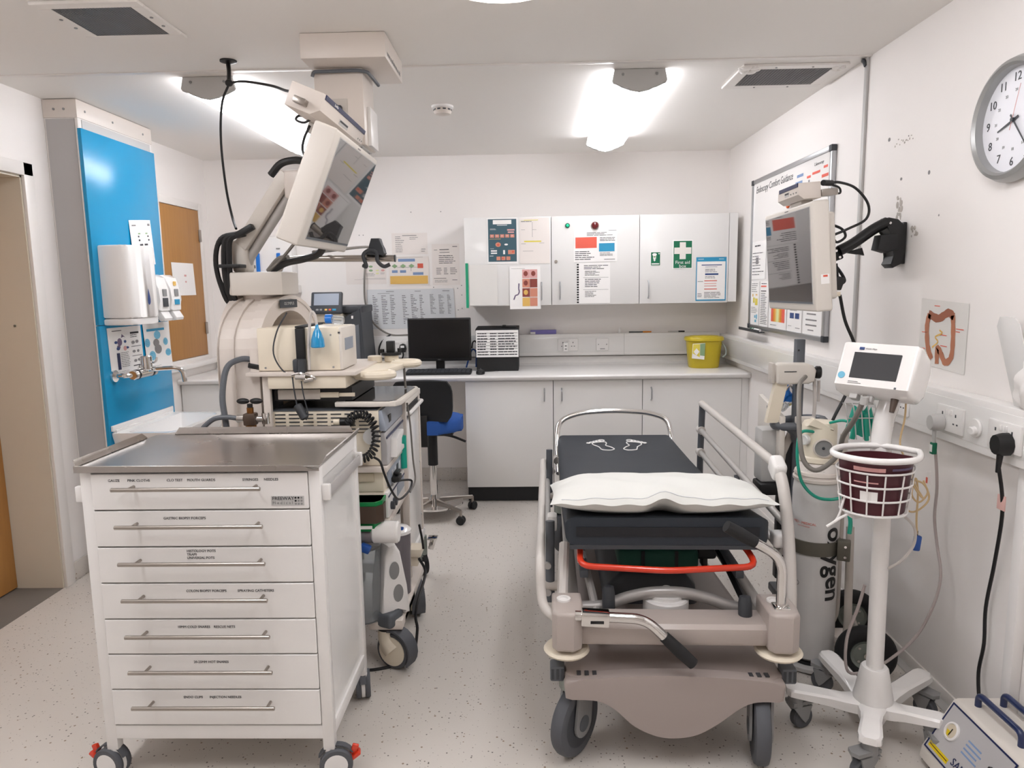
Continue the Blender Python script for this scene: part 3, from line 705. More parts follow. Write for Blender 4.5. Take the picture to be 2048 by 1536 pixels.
# basin
t = thing('wash_basin', 'white hand wash basin on the blue panel behind the drawer trolley', 'basin', (-2.03, 3.92, .55))
BX0, BX1, BY0, BY1, BZ = PX + .001, -1.84, 3.6, 4.24, .752
def bs(x0, x1, y0, y1, z, r=.06, n=5):
    o = []
    for cx, cy, a0 in ((x1 - r, y1 - r, 0), (x0 + .01, y1 - .01, PI / 2), (x0 + .01, y0 + .01, PI), (x1 - r, y0 + r, 1.5 * PI)):
        rr = r if cx > x0 + .05 else .01
        for k in range(n): o.append((cx + rr * math.cos(a0 + k * PI / 2 / (n - 1)), cy + rr * math.sin(a0 + k * PI / 2 / (n - 1)), z))
    return o
B().loft([bs(BX0, BX1 - .12, BY0 + .14, BY1 - .14, .56), bs(BX0, BX1 - .03, BY0 + .03, BY1 - .03, .65), bs(BX0, BX1, BY0, BY1, .74), bs(BX0, BX1, BY0, BY1, BZ), bs(BX0 + .07, BX1 - .035, BY0 + .035, BY1 - .035, BZ), bs(BX0 + .08, BX1 - .06, BY0 + .06, BY1 - .06, .66), bs(BX0 + .1, BX1 - .1, BY0 + .12, BY1 - .12, .61)]).out('bowl', 'white_gloss', t)
B().box(BX0, BX0 + .012, BY0, BY1, .76, .79, .003).box(BX0, BX0 + .02, BY0 + .02, BY1 - .02, .75, .765).out('upstand', 'white_gloss', t)
# twin dispenser on the back wall behind the arm
t = thing('glove_dispenser', 'white back wall dispenser with two blue levers behind the monitor arm', 'dispenser', (-1.88, 5.28, 1.45))
B().prism([(YB - .001, 1.52), (YB - .001, 1.872), (5.25, 1.868), (5.225, 1.85), (5.215, 1.6), (5.222, 1.525), (5.25, 1.515)], 'x', -2.05, -1.72, .012).out('cover', 'white_gloss', t)
B().box(-2.02, -1.7, 5.235, YB - .001, 1.455, 1.513, .006).out('base', 'white_plastic', t)
for x in (-1.965, -1.815):
    lv = B().prism([(5.214, 1.745), (5.205, 1.74), (5.2, 1.6), (5.214, 1.6)], 'x', x - .014, x + .014, .004).out('lever', 'blue_bright', t)
    B().prism([(5.216, 1.6), (5.18, 1.59), (5.175, 1.565), (5.216, 1.55)], 'x', x - .028, x + .028, .006).out('lever_foot', 'blue_bright', lv)
    B().box(x - .014, x + .014, 5.213, 5.217, 1.775, 1.779).out('print', 'ink', t)

# ---------------------------------------------------------------- worktop things
WZ = .8915
# copier
t = thing('copier', 'cream and dark grey desktop copier on the worktop behind the white tower', 'copier', (-1.36, 5.05, WZ))
B().box(-1.52, -1.28, 4.9, 5.25, WZ, 1.245, .006).out('body', 'cream', t)
B().box(-1.53, -1.29, 4.88, 5.25, 1.255, 1.31, .006).out('front_fascia', 'cream', t)
B().box(-1.56, -1.155, 4.93, 5.27, 1.312, 1.362, .008).out('scanner_lid', 'dark_gray', t)
B().prism([(-1.288, WZ), (-1.288, 1.25), (-1.27, 1.29), (-1.2, 1.315), (-1.16, 1.355), (-1.145, .93), (-1.13, .9), (-1.13, WZ)], 'y', 4.895, 5.25, .006).out('side_door', 'dark_gray', t)
B().prism([(-1.262, .93), (-1.262, 1.21), (-1.172, 1.235), (-1.17, .93)], 'y', 4.889, 4.896, .002).out('paper_door', 'slate_gray', t)
B().box(-1.235, -1.205, 4.885, 4.89, 1.175, 1.192, .002).out('door_pull', 'black', t)
B().box(-1.222, -1.21, 4.888, 4.896, 1.275, 1.295).out('sticker', 'paper', t)
B().box(-1.5, -1.3, 4.895, 4.901, 1.247, 1.252).out('seam', 'mid_gray', t)
pn = B().cbox((-1.378, 4.86, 1.385), (.215, .03, .155), (rad(-18), 0, 0), .012, 3).out('control_panel', 'dark_gray', t)
Mx = Matrix.Translation((-1.378, 4.86, 1.385)) @ Euler((rad(-18), 0, 0)).to_matrix().to_4x4()
B().box(-.085, .085, -.0165, -.0145, -.02, .062, .001, 1, Mx).out('screen', 'equip_panel', pn)
for k, (x, m_, w) in enumerate(((.0, 'ink_amber', .009), (.027, 'ink_red', .009), (.056, 'ink_cyan', .013), (-.06, 'mid_gray', .009), (-.035, 'mid_gray', .008))): B().box(x - w, x + w, -.0175, -.015, -.058, -.045, .002, 1, Mx).out('button', m_, pn)
# bottle with clear tubing lying behind the cream unit: on the copier front
# computer screen, keyboard, mouse
t = thing('computer_monitor', 'black computer monitor on the worktop', 'monitor', (-.63, 4.98, WZ))
B().box(-.848, -.408, 4.95, 4.985, .968, 1.268, .006).out('case', 'black', t)
B().box(-.838, -.418, 4.9485, 4.951, .99, 1.258).out('screen', 'pc_screen', t)
B().box(-.66, -.6, 4.98, 5.01, .9, 1.1, .004).out('neck', 'black', t)
B().box(-.74, -.52, 4.92, 5.1, WZ, .9, .003).out('foot', 'black', t)
text('DELL', .011, 'mid_gray', t, (-.63, 4.9495, .978), (1, 0, 0), (0, 0, 1))
t = thing('keyboard', 'black keyboard in front of the computer monitor', 'keyboard', (-.62, 4.84, WZ))
B().prism([(4.77, WZ), (4.77, WZ + .012), (4.91, WZ + .026), (4.91, WZ)], 'x', -.85, -.4, .003).out('base', 'black_rubber', t)
b = B()
for r in range(5):
    for k in range(15):
        x = -.838 + k * .0288; y = 4.782 + r * .025; z = WZ + .0135 + (y - 4.77) * .1
        b.box(x, x + .024, y, y + .02, z, z + .005)
b.out('keys', 'dark_gray', t, kind='stuff')
t = thing('computer_mouse', 'black computer mouse beside the keyboard', 'mouse', (-.335, 4.8, WZ))
B().lathe([(.028, .001), (.031, .008), (.029, .02), (.018, .031), (.001, .034)], (-.335, 4.8, WZ), n=20, sy=1.6).out('shell', 'black', t)
B().cyl((-.338, 4.82, WZ + .029), (-.332, 4.82, WZ + .029), .008, n=12).out('wheel', 'dark_gray', t)
B().tube([(-.335, 4.85, WZ + .012), (-.32, 4.9, WZ + .006), (-.25, 4.92, WZ + .006), (-.22, 4.96, WZ + .006)], .003, 6, sm=5).out('flex', 'black', t)
B().tube([(-.405, 4.995, 1.05), (-.4, 5.0, 1.09), (-.385, 5.02, 1.1), (-.377, 5.05, 1.085)], .005, 8, sm=5).thing('monitor_cable', 'black cable from the computer monitor to the black printer', 'cable', 'black')
B().tube([(-.46, 5.13, .9), (-.43, 5.14, 1.0), (-.41, 5.15, 1.03), (-.387, 5.16, 1.0), (-.39, 5.15, .9)], .006, 8, sm=5).thing('blue_cable', 'blue coiled network cable behind the computer monitor', 'cable', 'clip_blue')
# printer with clipped sheet
t = thing('label_printer', 'black desk printer with a typed list taped to its front', 'printer', (-.22, 5.08, WZ))
B().box(-.374, -.076, 4.99, 5.22, WZ, 1.175, .008).out('body', 'black', t)
B().prism([(4.97, 1.172), (5.22, 1.172), (5.22, 1.195), (5.0, 1.188)], 'x', -.378, -.072, .004).out('lid', 'black_rubber', t)
B().prism([(4.96, WZ), (4.99, WZ), (4.99, .985), (4.968, .985)], 'x', -.368, -.078, .003).out('front_tray', 'black', t)
B().box(-.2, -.09, 5.03, 5.07, 1.19, 1.2, .003).box(-.19, -.165, 5.025, 5.075, 1.195, 1.208, .003).out('hinge_bar', 'black', t)
poster('typed_list', 'typed list in ruled rows on the front of the black printer', 'sheet', (-.372, 4.962, 1.178), (-.077, 4.962, 1.178), (-.372, 4.957, .99),
       [('ink', [('r', .02, .1 + k * .115, .98, .112 + k * .115) for k in range(8)] + lines(.03, .3, .1, .98, 9, .4, .3) + lines(.33, .5, .1, .98, 9, .4, .3) + lines(.52, .98, .1, .98, 9, .4, .3))])
# items along the trunking top
t = thing('glove_card', 'small flat purple box lying on the back trunking', 'box', (.1, 5.31, 1.1225))
B().box(.008, .2, 5.295, 5.335, 1.1225, 1.153, .001).out('carton', 'purple_card', t)
B().box(.0085, .045, 5.2942, 5.2955, 1.124, 1.14).out('sticker', 'paper', t)
B().lathe([(.01, 0), (.011, .004), (.011, .022), (.007, .028), (.008, .04), (.001, .041)], (.673, 5.315, 1.1225)).thing('pot', 'tiny white pot standing on the back trunking', 'pot', 'white_plastic')
def pen(name, p0, p1, label, m_, m2):
    p0 = Vector(p0); p1 = Vector(p1); t = thing(name, label, 'pen', (p0 + p1) / 2)
    q = p0 + (p1 - p0) * .62
    B().cyl(p0, q, .0045, n=10).out('barrel', m_, t); B().cyl(q, p1, .0055, n=10, bev=.001).out('cap', m2, t)
pen('pen', (.74, 5.315, 1.1285), (.905, 5.31, 1.1285), 'orange ended pencil lying on the back trunking', 'dark_gray', 'orange')
pen('pen', (1.03, 5.315, 1.1285), (1.15, 5.31, 1.1285), 'black pen lying on the back trunking near the yellow bin', 'light_gray', 'black')
# sharps bin
t = thing('sharps_bin', 'yellow sharps bin with lid on the right end of the worktop', 'bin', (1.23, 5.05, WZ))
def ov(rx, ry, z, n=28, p=2.6):
    return [(1.23 + rx * abs(math.cos(a)) ** (2 / p) * (1 if math.cos(a) >= 0 else -1), 5.05 + ry * abs(math.sin(a)) ** (2 / p) * (1 if math.sin(a) >= 0 else -1), z) for a in [2 * PI * k / n for k in range(n)]]
B().loft([ov(.1, .085, WZ), ov(.105, .09, WZ + .01), ov(.122, .1, 1.08)]).out('tub', 'yellow_plastic', t)
B().loft([ov(.124, .102, 1.078), ov(.134, .112, 1.083), ov(.134, .112, 1.098), ov(.128, .106, 1.108), ov(.1, .08, 1.11), ov(.096, .076, 1.114), ov(.03, .03, 1.116)]).out('lid', 'yellow_plastic', t)
B().prism([(1.125, .965), (1.21, .955), (1.215, 1.07), (1.13, 1.065)], 'y', 4.944, 4.95).out('label_sticker', 'paper', t)
B().prism([(1.128, 1.0), (1.178, .972), (1.178, 1.064), (1.132, 1.062)], 'y', 4.9425, 4.9445).out('label_yellow', 'ink_yellow', t)
B().prism([(1.18, .985), (1.212, .98), (1.213, 1.068), (1.18, 1.064)], 'y', 4.9425, 4.9445).out('label_green', 'ink_green', t)
B().prism([(1.135, 1.01), (1.155, .985), (1.175, 1.01), (1.155, 1.035)], 'y', 4.941, 4.943).out('label_diamond', 'paper', t)
B().tube([(1.34, 5.0, 1.07), (1.362, 4.97, 1.03), (1.358, 4.95, .99), (1.34, 4.955, .97)], .006, 8, sm=5).out('carry_handle', 'hub_gray', t)

# ---------------------------------------------------------------- casters
def caster(par, x, y, r, ang, m_tyre='tyre_gray', m_disc='white_plastic', twin=True, brake=None, top=None, wid=.03):
    """swivel caster: fork housing with a wheel (or a pair of discs) below; ang = rolling direction"""
    c, s = math.cos(ang), math.sin(ang); ax = Vector((-s, c, 0)); fo = Vector((c, s, 0)); p = Vector((x, y, r)) - fo * r * .35
    top = top or 2 * r + .03
    b = B().cyl((x, y, r * 1.3), (x, y, top), r * .32, n=14)
    b.cyl(p - ax * wid * .2, p + ax * wid * .2, r * .95, n=24)
    cs = b.out('caster', m_disc, par)
    for k in ((-1, 1) if twin else (0,)):
        q = p + ax * wid * .55 * k; w = wid * (.3 if twin else .5)
        wh = B().lathe([(r * .62, -w), (r * .95, -w), (r, -w * .5), (r, w * .5), (r * .95, w), (r * .62, w)], q, ax, 28).out('wheel', m_tyre, cs)
        if k >= 0 or twin: B().lathe([(r * .001, -w * 1.02), (r * .7, -w * 1.02), (r * .7, w * 1.02), (r * .001, w * 1.02)], q, ax, 24).out('hub', m_disc, cs)
    b = B()
    pts = [p + fo * r * 1.08 * math.cos(a) + Vector((0, 0, r * 1.08 * math.sin(a))) for a in [rad(25 + 14 * k) for k in range(10)]]
    b.loft([[q - ax * wid * .35, q + ax * wid * .35, q + ax * wid * .35 + (q - p).normalized() * .004, q - ax * wid * .35 + (q - p).normalized() * .004] for q in pts])
    b.out('hood', m_tyre, cs)
    if brake:
        e = p - fo * r * 1.1 + Vector((0, 0, r * .25))
        B().cbox(e, (.04, .03, .012), (0, rad(35), ang), .004).cbox(e + Vector((0, 0, .02)), (.02, .012, .03), (0, rad(-20), ang), .003).out('brake', brake, cs)
    return cs

# ---------------------------------------------------------------- drawer trolley
t = thing('drawer_trolley', 'white seven drawer trolley with a steel tray top on casters', 'trolley', (-.955, 2.2, 0))
TX0, TX1, TY0, TY1 = -1.306, -.606, 1.975, 2.42
b = B()
for x in (TX0, TX1 - .034):
    for y in (TY0, TY1 - .03): b.box(x, x + .034, y, y + .03, .098, .98, .002)
b.box(TX0 + .03, TX1 - .03, TY0 + .001, TY0 + .03, .968, .981, .001).box(TX0 + .03, TX1 - .03, TY1 - .03, TY1 - .001, .968, .981).box(TX0 + .03, TX1 - .03, TY0 + .001, TY0 + .03, .135, .178, .001).box(TX0 + .03, TX1 - .03, TY1 - .03, TY1 - .001, .135, .178)
for x in (TX0 + .001, TX1 - .033): b.box(x, x + .032, TY0 + .025, TY1 - .025, .135, .178, .001).box(x, x + .032, TY0 + .025, TY1 - .025, .94, .979)
b.out('frame', 'white_paintmetal', t)
B().box(TX0 + .008, TX0 + .012, TY0 + .03, TY1 - .03, .17, .95).box(TX1 - .012, TX1 - .008, TY0 + .03, TY1 - .03, .17, .95).box(TX0 + .03, TX1 - .03, TY1 - .012, TY1 - .008, .17, .97).out('side_panel', 'white_laminate', t)
B().box(TX0 + .03, TX1 - .03, TY0 + .03, TY1 - .03, .172, .176).out('floor_panel', 'white_laminate', t)
tops = [.967, .856, .745, .634, .522, .411, .298, .182]
LB = [[('GAUZE', -1.204), ('PINK CLOTHS', -1.131), ('CLO TEST', -1.026), ('MOUTH GUARDS', -.949), ('SYRINGES', -.806), ('NEEDLES', -.746)], [('GASTRIC BIOPSY FORCEPS', -1.006)], [], [('COLON BIOPSY FORCEPS', -.959), ('SPRAYING CATHETERS', -.812)], [('10MM COLD SNARES', -1.005), ('RESCUE NETS', -.913)], [('20-25MM HOT SNARES', -.961)], [('ENDO CLIPS', -1.024), ('INJECTION NEEDLES', -.926)]]
for k in range(7):
    z1, z0 = tops[k] - .0025, tops[k + 1] + .0025
    d = B().box(-1.272, -.6415, TY0 - .004, TY0 + .016, z0, z1, .0015, 1).box(-1.26, -.655, TY0 + .016, TY1 - .04, z0 + .01, z1 - .02).out('drawer', 'white_paintmetal', t)
    hz = z1 - .037
    h = B().cyl((-1.194, 1.936, hz), (-.766, 1.936, hz), .006, n=14, bev=.001)
    for x in (-1.147, -.79): h.cyl((x, 1.936, hz), (x, TY0 - .003, hz), .0045, n=10)
    h.out('handle', 'brushed', d)
    for s, x in LB[k]: text(s, .0105, 'ink', d, (x, TY0 - .0045, z1 - (.0215 if k else .019)), (1, 0, 0), (0, 0, 1))
    if k == 2:
        for q, s in enumerate(('HISTOLOGY POTS', 'TRAPS', 'UNIVERSAL POTS')): text(s, .0105, 'ink', d, (-1.008, TY0 - .0045, z1 - .01 - q * .0105), (1, 0, 0), (0, 0, 1), align='LEFT')
    if k == 0:
        B().box(-.749, -.654, TY0 - .0052, TY0 - .0042, .868, .896).out('maker_plate', 'light_gray', d)
        text('FREEWAY', .0145, 'ink', d, (-.714, TY0 - .0056, .889), (1, 0, 0), (0, 0, 1)); text('M e d i c a l', .0125, 'mid_gray', d, (-.716, TY0 - .0056, .876), (1, 0, 0), (0, 0, 1))
        dm = [('black', []), ('mid_gray', [])]
        for r in range(3):
            for c in range(3): dm[0 if r + c < 2 else 1][1].append((-.678 + c * .0085, .891 - r * .009))
        for m_, pts in dm:
            b = B()
            for x, z in pts: b.cyl((x, TY0 - .0045, z), (x, TY0 - .0058, z), .003, n=10)
            b.out('logo_dot', m_, d)
# side accessory rails
for s, x in ((1, TX1), (-1, TX0)):
    b = B().box(min(x + s * .012, x + s * .02), max(x + s * .012, x + s * .02), TY0 + .015, TY1 - .01, .885, .918, .001)
    rr_ = b.out('side_rail', 'gray_panel', t)
    for y in (TY0 + .02, TY1 - .03): B().box(min(x, x + s * .024), max(x, x + s * .024), y - .012, y + .006, .878, .925, .003).out('rail_end', 'white_plastic', t)
# tray
zt = .986
B().box(TX0 - .006, TX1 + .004, TY0 - .012, TY1 + .004, zt - .003, zt, .0005, 1).out('tray', 'steel', t)
def lip(pa, pb, outv, upz, cut, name='tray_lip'):
    pa = Vector(pa); pb = Vector(pb); o = Vector(outv); d = (pb - pa).normalized(); z = Vector((0, 0, upz)); th = Vector((0, 0, .0025)) - o.normalized() * .0025
    A = [pa, pb, pb - d * cut + o + z, pa + d * cut + o + z]
    B().loft([A, [v + th for v in A]]).out(name, 'steel', t)
lip((TX0 - .006, TY0 - .008, zt), (TX0 - .006, TY1 - .06, zt), (-.012, 0, 0), .018, .012)
lip((TX1 + .004, TY0 + .02, zt), (TX1 + .004, TY1 + .002, zt), (.01, 0, 0), .018, .012)
lip((TX0 + .06, TY1 + .004, zt), (TX1 - .01, TY1 + .004, zt), (0, .006, 0), .022, .014)
B().prism([(TX0 - .006, zt + .006), (TX1 - .05, zt + .004), (TX1 - .03, zt - .004), (TX1 - .012, zt - .01), (TX1 + .003, zt - .006), (TX1 + .003, zt - .014), (TX0 - .006, zt - .014)], 'y', TY0 - .016, TY0 - .0115, .001, 1).out('tray_lip', 'steel', t)
caster(t, -1.288, 1.99, .05, rad(-12), brake='red_paint', top=.1)
caster(t, -.624, 1.99, .05, rad(192), brake='red_paint', top=.1)
caster(t, -.62, 2.405, .05, rad(-75), top=.1)
caster(t, -1.285, 2.405, .05, rad(-75), top=.1)
# ---------------------------------------------------------------- ceiling pendant
t = thing('ceiling_pendant', 'white ceiling mounted service pendant with square column above the left screen', 'pendant', (-.69, 2.97, 2.04))
B().box(-.842, -.522, 2.78, 3.14, 2.335, H - .001, .004).out('canopy_box', 'beige', t)
B().box(-.83, -.636, 2.9, 3.09, 2.045, 2.335, .006).out('column', 'beige', t)
B().box(-.637, -.622, 2.95, 3.08, 2.05, 2.2, .003).out('side_box', 'white_plastic', t)
B().box(-.73, -.65, 2.91, 3.08, 2.04, 2.0465).out('base_plate', 'light_gray', t)
b = B()
for x in (-.72, -.66):
    for y in (2.925, 3.065): b.cyl((x, y, 2.04), (x, y, 2.037), .005, n=8)
b.out('screw', 'mid_gray', t)
B().box(-.79, -.7, 2.897, 2.901, 2.13, 2.22, .002).out('socket_plate', 'warm_gray', t)
B().box(-.755, -.72, 2.87, 2.898, 2.16, 2.19, .004).out('socket_plug', 'dark_gray', t)
B().tube(rounded([(-.83, 2.885, 2.3), (-.825, 2.885, 2.318), (-.65, 2.885, 2.32), (-.618, 2.9, 2.318), (-.615, 3.04, 2.318), (-.61, 3.07, 2.312)], .03), .007, 8).out('cable_loop', 'slate_gray', t)
text('www.starkstrom.co.uk', .03, 'mid_gray', t, (-.5215, 2.95, 2.358), (0, 1, 0), (0, 0, 1))

# ---------------------------------------------------------------- screens on arms
def scope_screen(label, loc, eul, w=.42, h=.38, dep=.06, hump=.05, ml=.036, mr=.014, mt=.02, mb=.03):
    t = thing('wall_screen', label, 'screen', loc, eul, local=True)
    B().box(-w / 2, w / 2, .0, dep, -h / 2, h / 2, .008, 3).out('case', 'monitor_case', t)
    B().box(-w / 2 + ml, w / 2 - mr, -.0012, .004, -h / 2 + mb, h / 2 - mt).out('screen_glass', 'screen', t)
    b = B(); x0, x1, z0, z1 = -w / 2 + ml, w / 2 - mr, -h / 2 + mb, h / 2 - mt
    b.box(x0 - .003, x1 + .003, -.0018, .003, z1, z1 + .003).box(x0 - .003, x0, -.0018, .003, z0, z1).box(x1, x1 + .003, -.0018, .003, z0, z1).box(x0 - .003, x1 + .003, -.0018, .003, z0 - .003, z0)
    b.out('screen_frame', 'light_gray', t)
    B().box(x0, x1, -.0022, .0, z0 - .001, z0 + .006).out('lower_strip', 'slate_gray', t)
    if hump: B().box(-w / 2 + .05, w / 2 - .05, dep, dep + hump, -h / 2 + .04, h / 2 - .04, .012, 3).out('rear_housing', 'monitor_case', t)
    B().box(-.02, .02, -.0006, .001, h / 2 - .013, h / 2 - .009).out('print', 'ink_soft', t)
    b = B()
    for q in range(9): b.cbox((-w / 2 + .03, dep * .5, -.1 + q * .02), (.001, .03, .004))
    return t
e1 = (rad(22.6), rad(-.6), rad(90.5))
s1 = scope_screen('tilted white framed screen on the tower arm, facing down to the stretcher', (-.651, 2.55, 1.796), e1, w=.61, ml=.055, hump=0, dep=.075)
e2 = (rad(4.3), rad(-.5), rad(-91))
s2 = scope_screen('upright white framed screen on black wall arm near the whiteboard', (1.04, 2.917, 1.569), e2, w=.55, h=.4, hump=.04, ml=.014, mr=.03)
B().box(-.03, .03, .112, .15, -.06, .06, .004).out('mount_plate', 'beige', s1)
t2 = B().box(.275, .2756, .02, .05, -.1, -.065).out('sticker', 'paper', s2); B().box(.2754, .276, .028, .044, -.075, -.068).out('sticker_print', 'ink_red', s2)

def receiver(label, loc, eul, x0, x1, y0, y1, z0, z1, stripe=True):
    t = thing('video_receiver', label, 'receiver', loc, eul, local=True)
    ch = (z1 - z0) * .3
    B().prism([(y0, z0 + ch), (y0 + .004, z1), (y1, z1), (y1, z0), (y0 + ch * 1.2, z0)], 'x', x0, x1, .004).out('case', 'beige', t)
    if stripe:
        B().box(x0 + .02, x1 - .004, y0 + .0005, y0 + .006, z1 - .014, z1 + .0008, .001, 1).out('stripe', 'stripe_blue', t)
    L = x1 - x0
    B().box(x0 + L * .38, x0 + L * .58, y0 - .0004, y0 + .006, z0 + ch + .006, z0 + ch + .022).out('label_sticker', 'light_gray', t)
    B().box(x0 + L * .39, x0 + L * .57, y0 - .0009, y0, z0 + ch + .014, z0 + ch + .02).out('print', 'ink', t)
    for q in range(3): B().cyl((x1 - .02 - q * .028, y0 + .002, z0 + ch + .01), (x1 - .02 - q * .028, y0 - .0012, z0 + ch + .01), .003, n=8).out('indicator', 'mid_gray', t)
    b = B().box((x0 + x1) / 2 - .06, (x0 + x1) / 2 + .06, y0 + .03, y1 - .01, z0 - .035, z0, .003); b.out('bracket', 'warm_gray', t)
    return t
r1 = receiver('white receiver box with dark blue stripe above the left tilted screen', (-.651, 2.55, 1.796), e1, -.27, .305, .08, .19, .2, .275)
text('ZeroWire', .011, 'paper', r1, (-.13, .0795, .2685), (1, 0, 0), (0, 0, 1))
B().box(-.3, -.27, .12, .16, .215, .235, .003).out('connector', 'brushed', r1)
r2 = receiver('small grey receiver box above the right wall screen', (1.04, 2.917, 1.569), e2, -.04, .19, -.02, .065, .215, .275)
B().box(.15, .195, .065, .125, .22, .245, .003).out('connector', 'brushed', r2)

# ---------------------------------------------------------------- endoscopy tower cart
t = thing('endoscopy_cart', 'tall white equipment cart with arched rear hood and monitor arm', 'cart', (-.88, 2.86, 0))
AX0, AX1, AY0, AY1, ZS = -1.165, -.965, 2.63, 3.1, 1.225
def arch(r_out, yc=2.865, zs=ZS, z0=.12, n=18):
    o = [(yc - r_out, z0)] + [(yc - r_out * math.cos(a), zs + r_out * math.sin(a)) for a in [PI * k / n for k in range(n + 1)]] + [(yc + r_out, z0)]
    return o
def archshell(x0, x1, ro, ri, bev=0):
    po, pi_ = arch(ro), arch(ri); b = B()
    for a, c in zip(range(len(po) - 1), range(1, len(po))):
        q = [po[a], po[c], pi_[c], pi_[a]]
        b.loft([[(x0, *p) for p in q], [(x1 + (p[0] - 2.865) * .22, *p) for p in q]], cap=True)
    bmesh.ops.remove_doubles(b.bm, verts=b.bm.verts[:], dist=1e-5)
    return b
archshell(AX0, AX1, .228, .175).out('arch_hood', 'beige', t)
for x0, x1 in ((AX0 - .004, -1.118), (-1.106, -1.058), (-1.046, AX1 + .004)): archshell(x0, x1, .237, .222).out('hood_panel', 'beige', t)
B().prism(arch(.18), 'x', AX0 + .03, AX0 + .05).out('back_board', 'cream_dark', t)
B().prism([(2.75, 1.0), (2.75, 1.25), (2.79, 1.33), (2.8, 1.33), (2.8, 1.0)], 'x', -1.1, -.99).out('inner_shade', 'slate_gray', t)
Mp = Matrix.Translation((AX1 + .006, 2.84, ZS + .203)) @ Euler((0, 0, -math.atan(.22))).to_matrix().to_4x4()
pl = B().box(-.002, .002, -.062, .062, -.016, .016, .001, 1, Mp).out('name_plate', 'dark_gray', t)
text('OLYMPUS', .017, 'light_gray', t, Mp @ Vector((.0028, 0, 0)), Mp.to_3x3() @ Vector((0, 1, 0)), Mp.to_3x3() @ Vector((0, 0, 1)))
kt = thing('keyboard_tray', 'pulled out tray with a dark glossy keyboard cover in the tower', 'tray', (-.6, 2.85, 1.04))
B().prism([(-.735, 2.63), (-.6, 2.618), (-.505, 2.628), (-.488, 2.66), (-.478, 3.01), (-.49, 3.045), (-.76, 3.05)], 'z', 1.042, 1.061, .004).out('tray_body', 'monitor_case', kt)
B().prism([(-.7, 2.645), (-.53, 2.633), (-.508, 2.66), (-.49, 3.0), (-.515, 3.035), (-.75, 3.04)], 'z', 1.0605, 1.063).out('glossy_cover', 'black_gloss', kt)
# frame posts, shelves
for x, y in ((-.985, 2.622), (-.55, 3.02)): B().box(x - .014, x + .014, y - .012, y + .012, .2, 1.165 if x < -.9 else 1.034, .003).out('post', 'beige', t)
B().box(-1.05, -.64, 2.585, 3.06, 1.166, 1.181, .003).out('top_shelf', 'beige', t)
B().box(-.972, -.68, 2.595, 3.04, 1.118, 1.166, .004).out('shelf_bracket', 'cream', t)
B().box(-.965, -.67, 2.64, 3.03, 1.066, 1.117).out('drawer_housing', 'black', t)
B().box(-.95, -.79, 2.632, 2.64, 1.072, 1.11, .002).out('drawer_plate', 'warm_gray', t)
B().box(-.79, -.72, 2.634, 2.642, 1.078, 1.098, .001).box(-.72, -.66, 2.637, 2.643, 1.081, 1.095, .001).out('slide_rail', 'cream', t)
for z in (.79, .578): B().box(-1.0, -.545, 2.615, 3.05, z, z + .022, .003).out('shelf', 'beige', t)
# base beams and casters
B().box(-.64, -.505, 2.6, 3.2, .165, .205, .006).box(-1.3, -.505, 2.66, 2.9, .165, .2, .006).out('base_frame', 'beige', t)
B().box(-.585, -.578, 2.7, 3.1, .2045, .2065).out('base_stripe', 'stripe_blue', t)
def big_caster(par, x, y, r, ang, cap=True):
    c, s = math.cos(ang), math.sin(ang); fo = Vector((c, s, 0)); ax = Vector((-s, c, 0)); p = Vector((x, y, r)) + fo * .035
    b = B().tube([(x, y, .165), (x, y, .13), tuple(Vector((x, y, .1)) + fo * .012), tuple(p)], lambda q: .034 + .012 * q, 12, sm=4)
    cs = b.out('caster', 'cream', par)
    if cap: B().cbox((x + .005, y - .005, .205), (.095, .09, .06), (0, 0, ang), .014, 3).out('bumper_cap', 'slate_gray', cs)
    B().cyl((x, y, .155), (x, y, .175), .036, n=18).out('collar', 'black', cs)
    B().lathe([(.03, -.022), (r * .93, -.022), (r, -.014), (r, .014), (r * .93, .022), (.03, .022)], p, ax, 28).out('wheel', 'tyre_gray', cs)
    pts = [p + fo * r * 1.06 * math.cos(q) + Vector((0, 0, r * 1.06 * math.sin(q))) for q in [rad(-35 + 16 * k) for k in range(11)]]
    b = B(); b.loft([[q - ax * .03, q + ax * .03, q + ax * .03 + (q - p).normalized() * .008, q - ax * .03 + (q - p).normalized() * .008] for q in pts]); b.out('hood', 'tyre_gray', cs)
    B().lathe([(.001, -.028), (r * .78, -.026), (r * .78, .026), (.001, .028)], p, ax, 28).out('hub', 'cream', cs)
big_caster(t, -.575, 2.64, .075, rad(-25))
big_caster(t, -.55, 3.13, .075, rad(-70), False)
big_caster(t, -1.25, 2.72, .075, rad(-60), False); big_caster(t, -1.25, 3.08, .075, rad(-60), False)
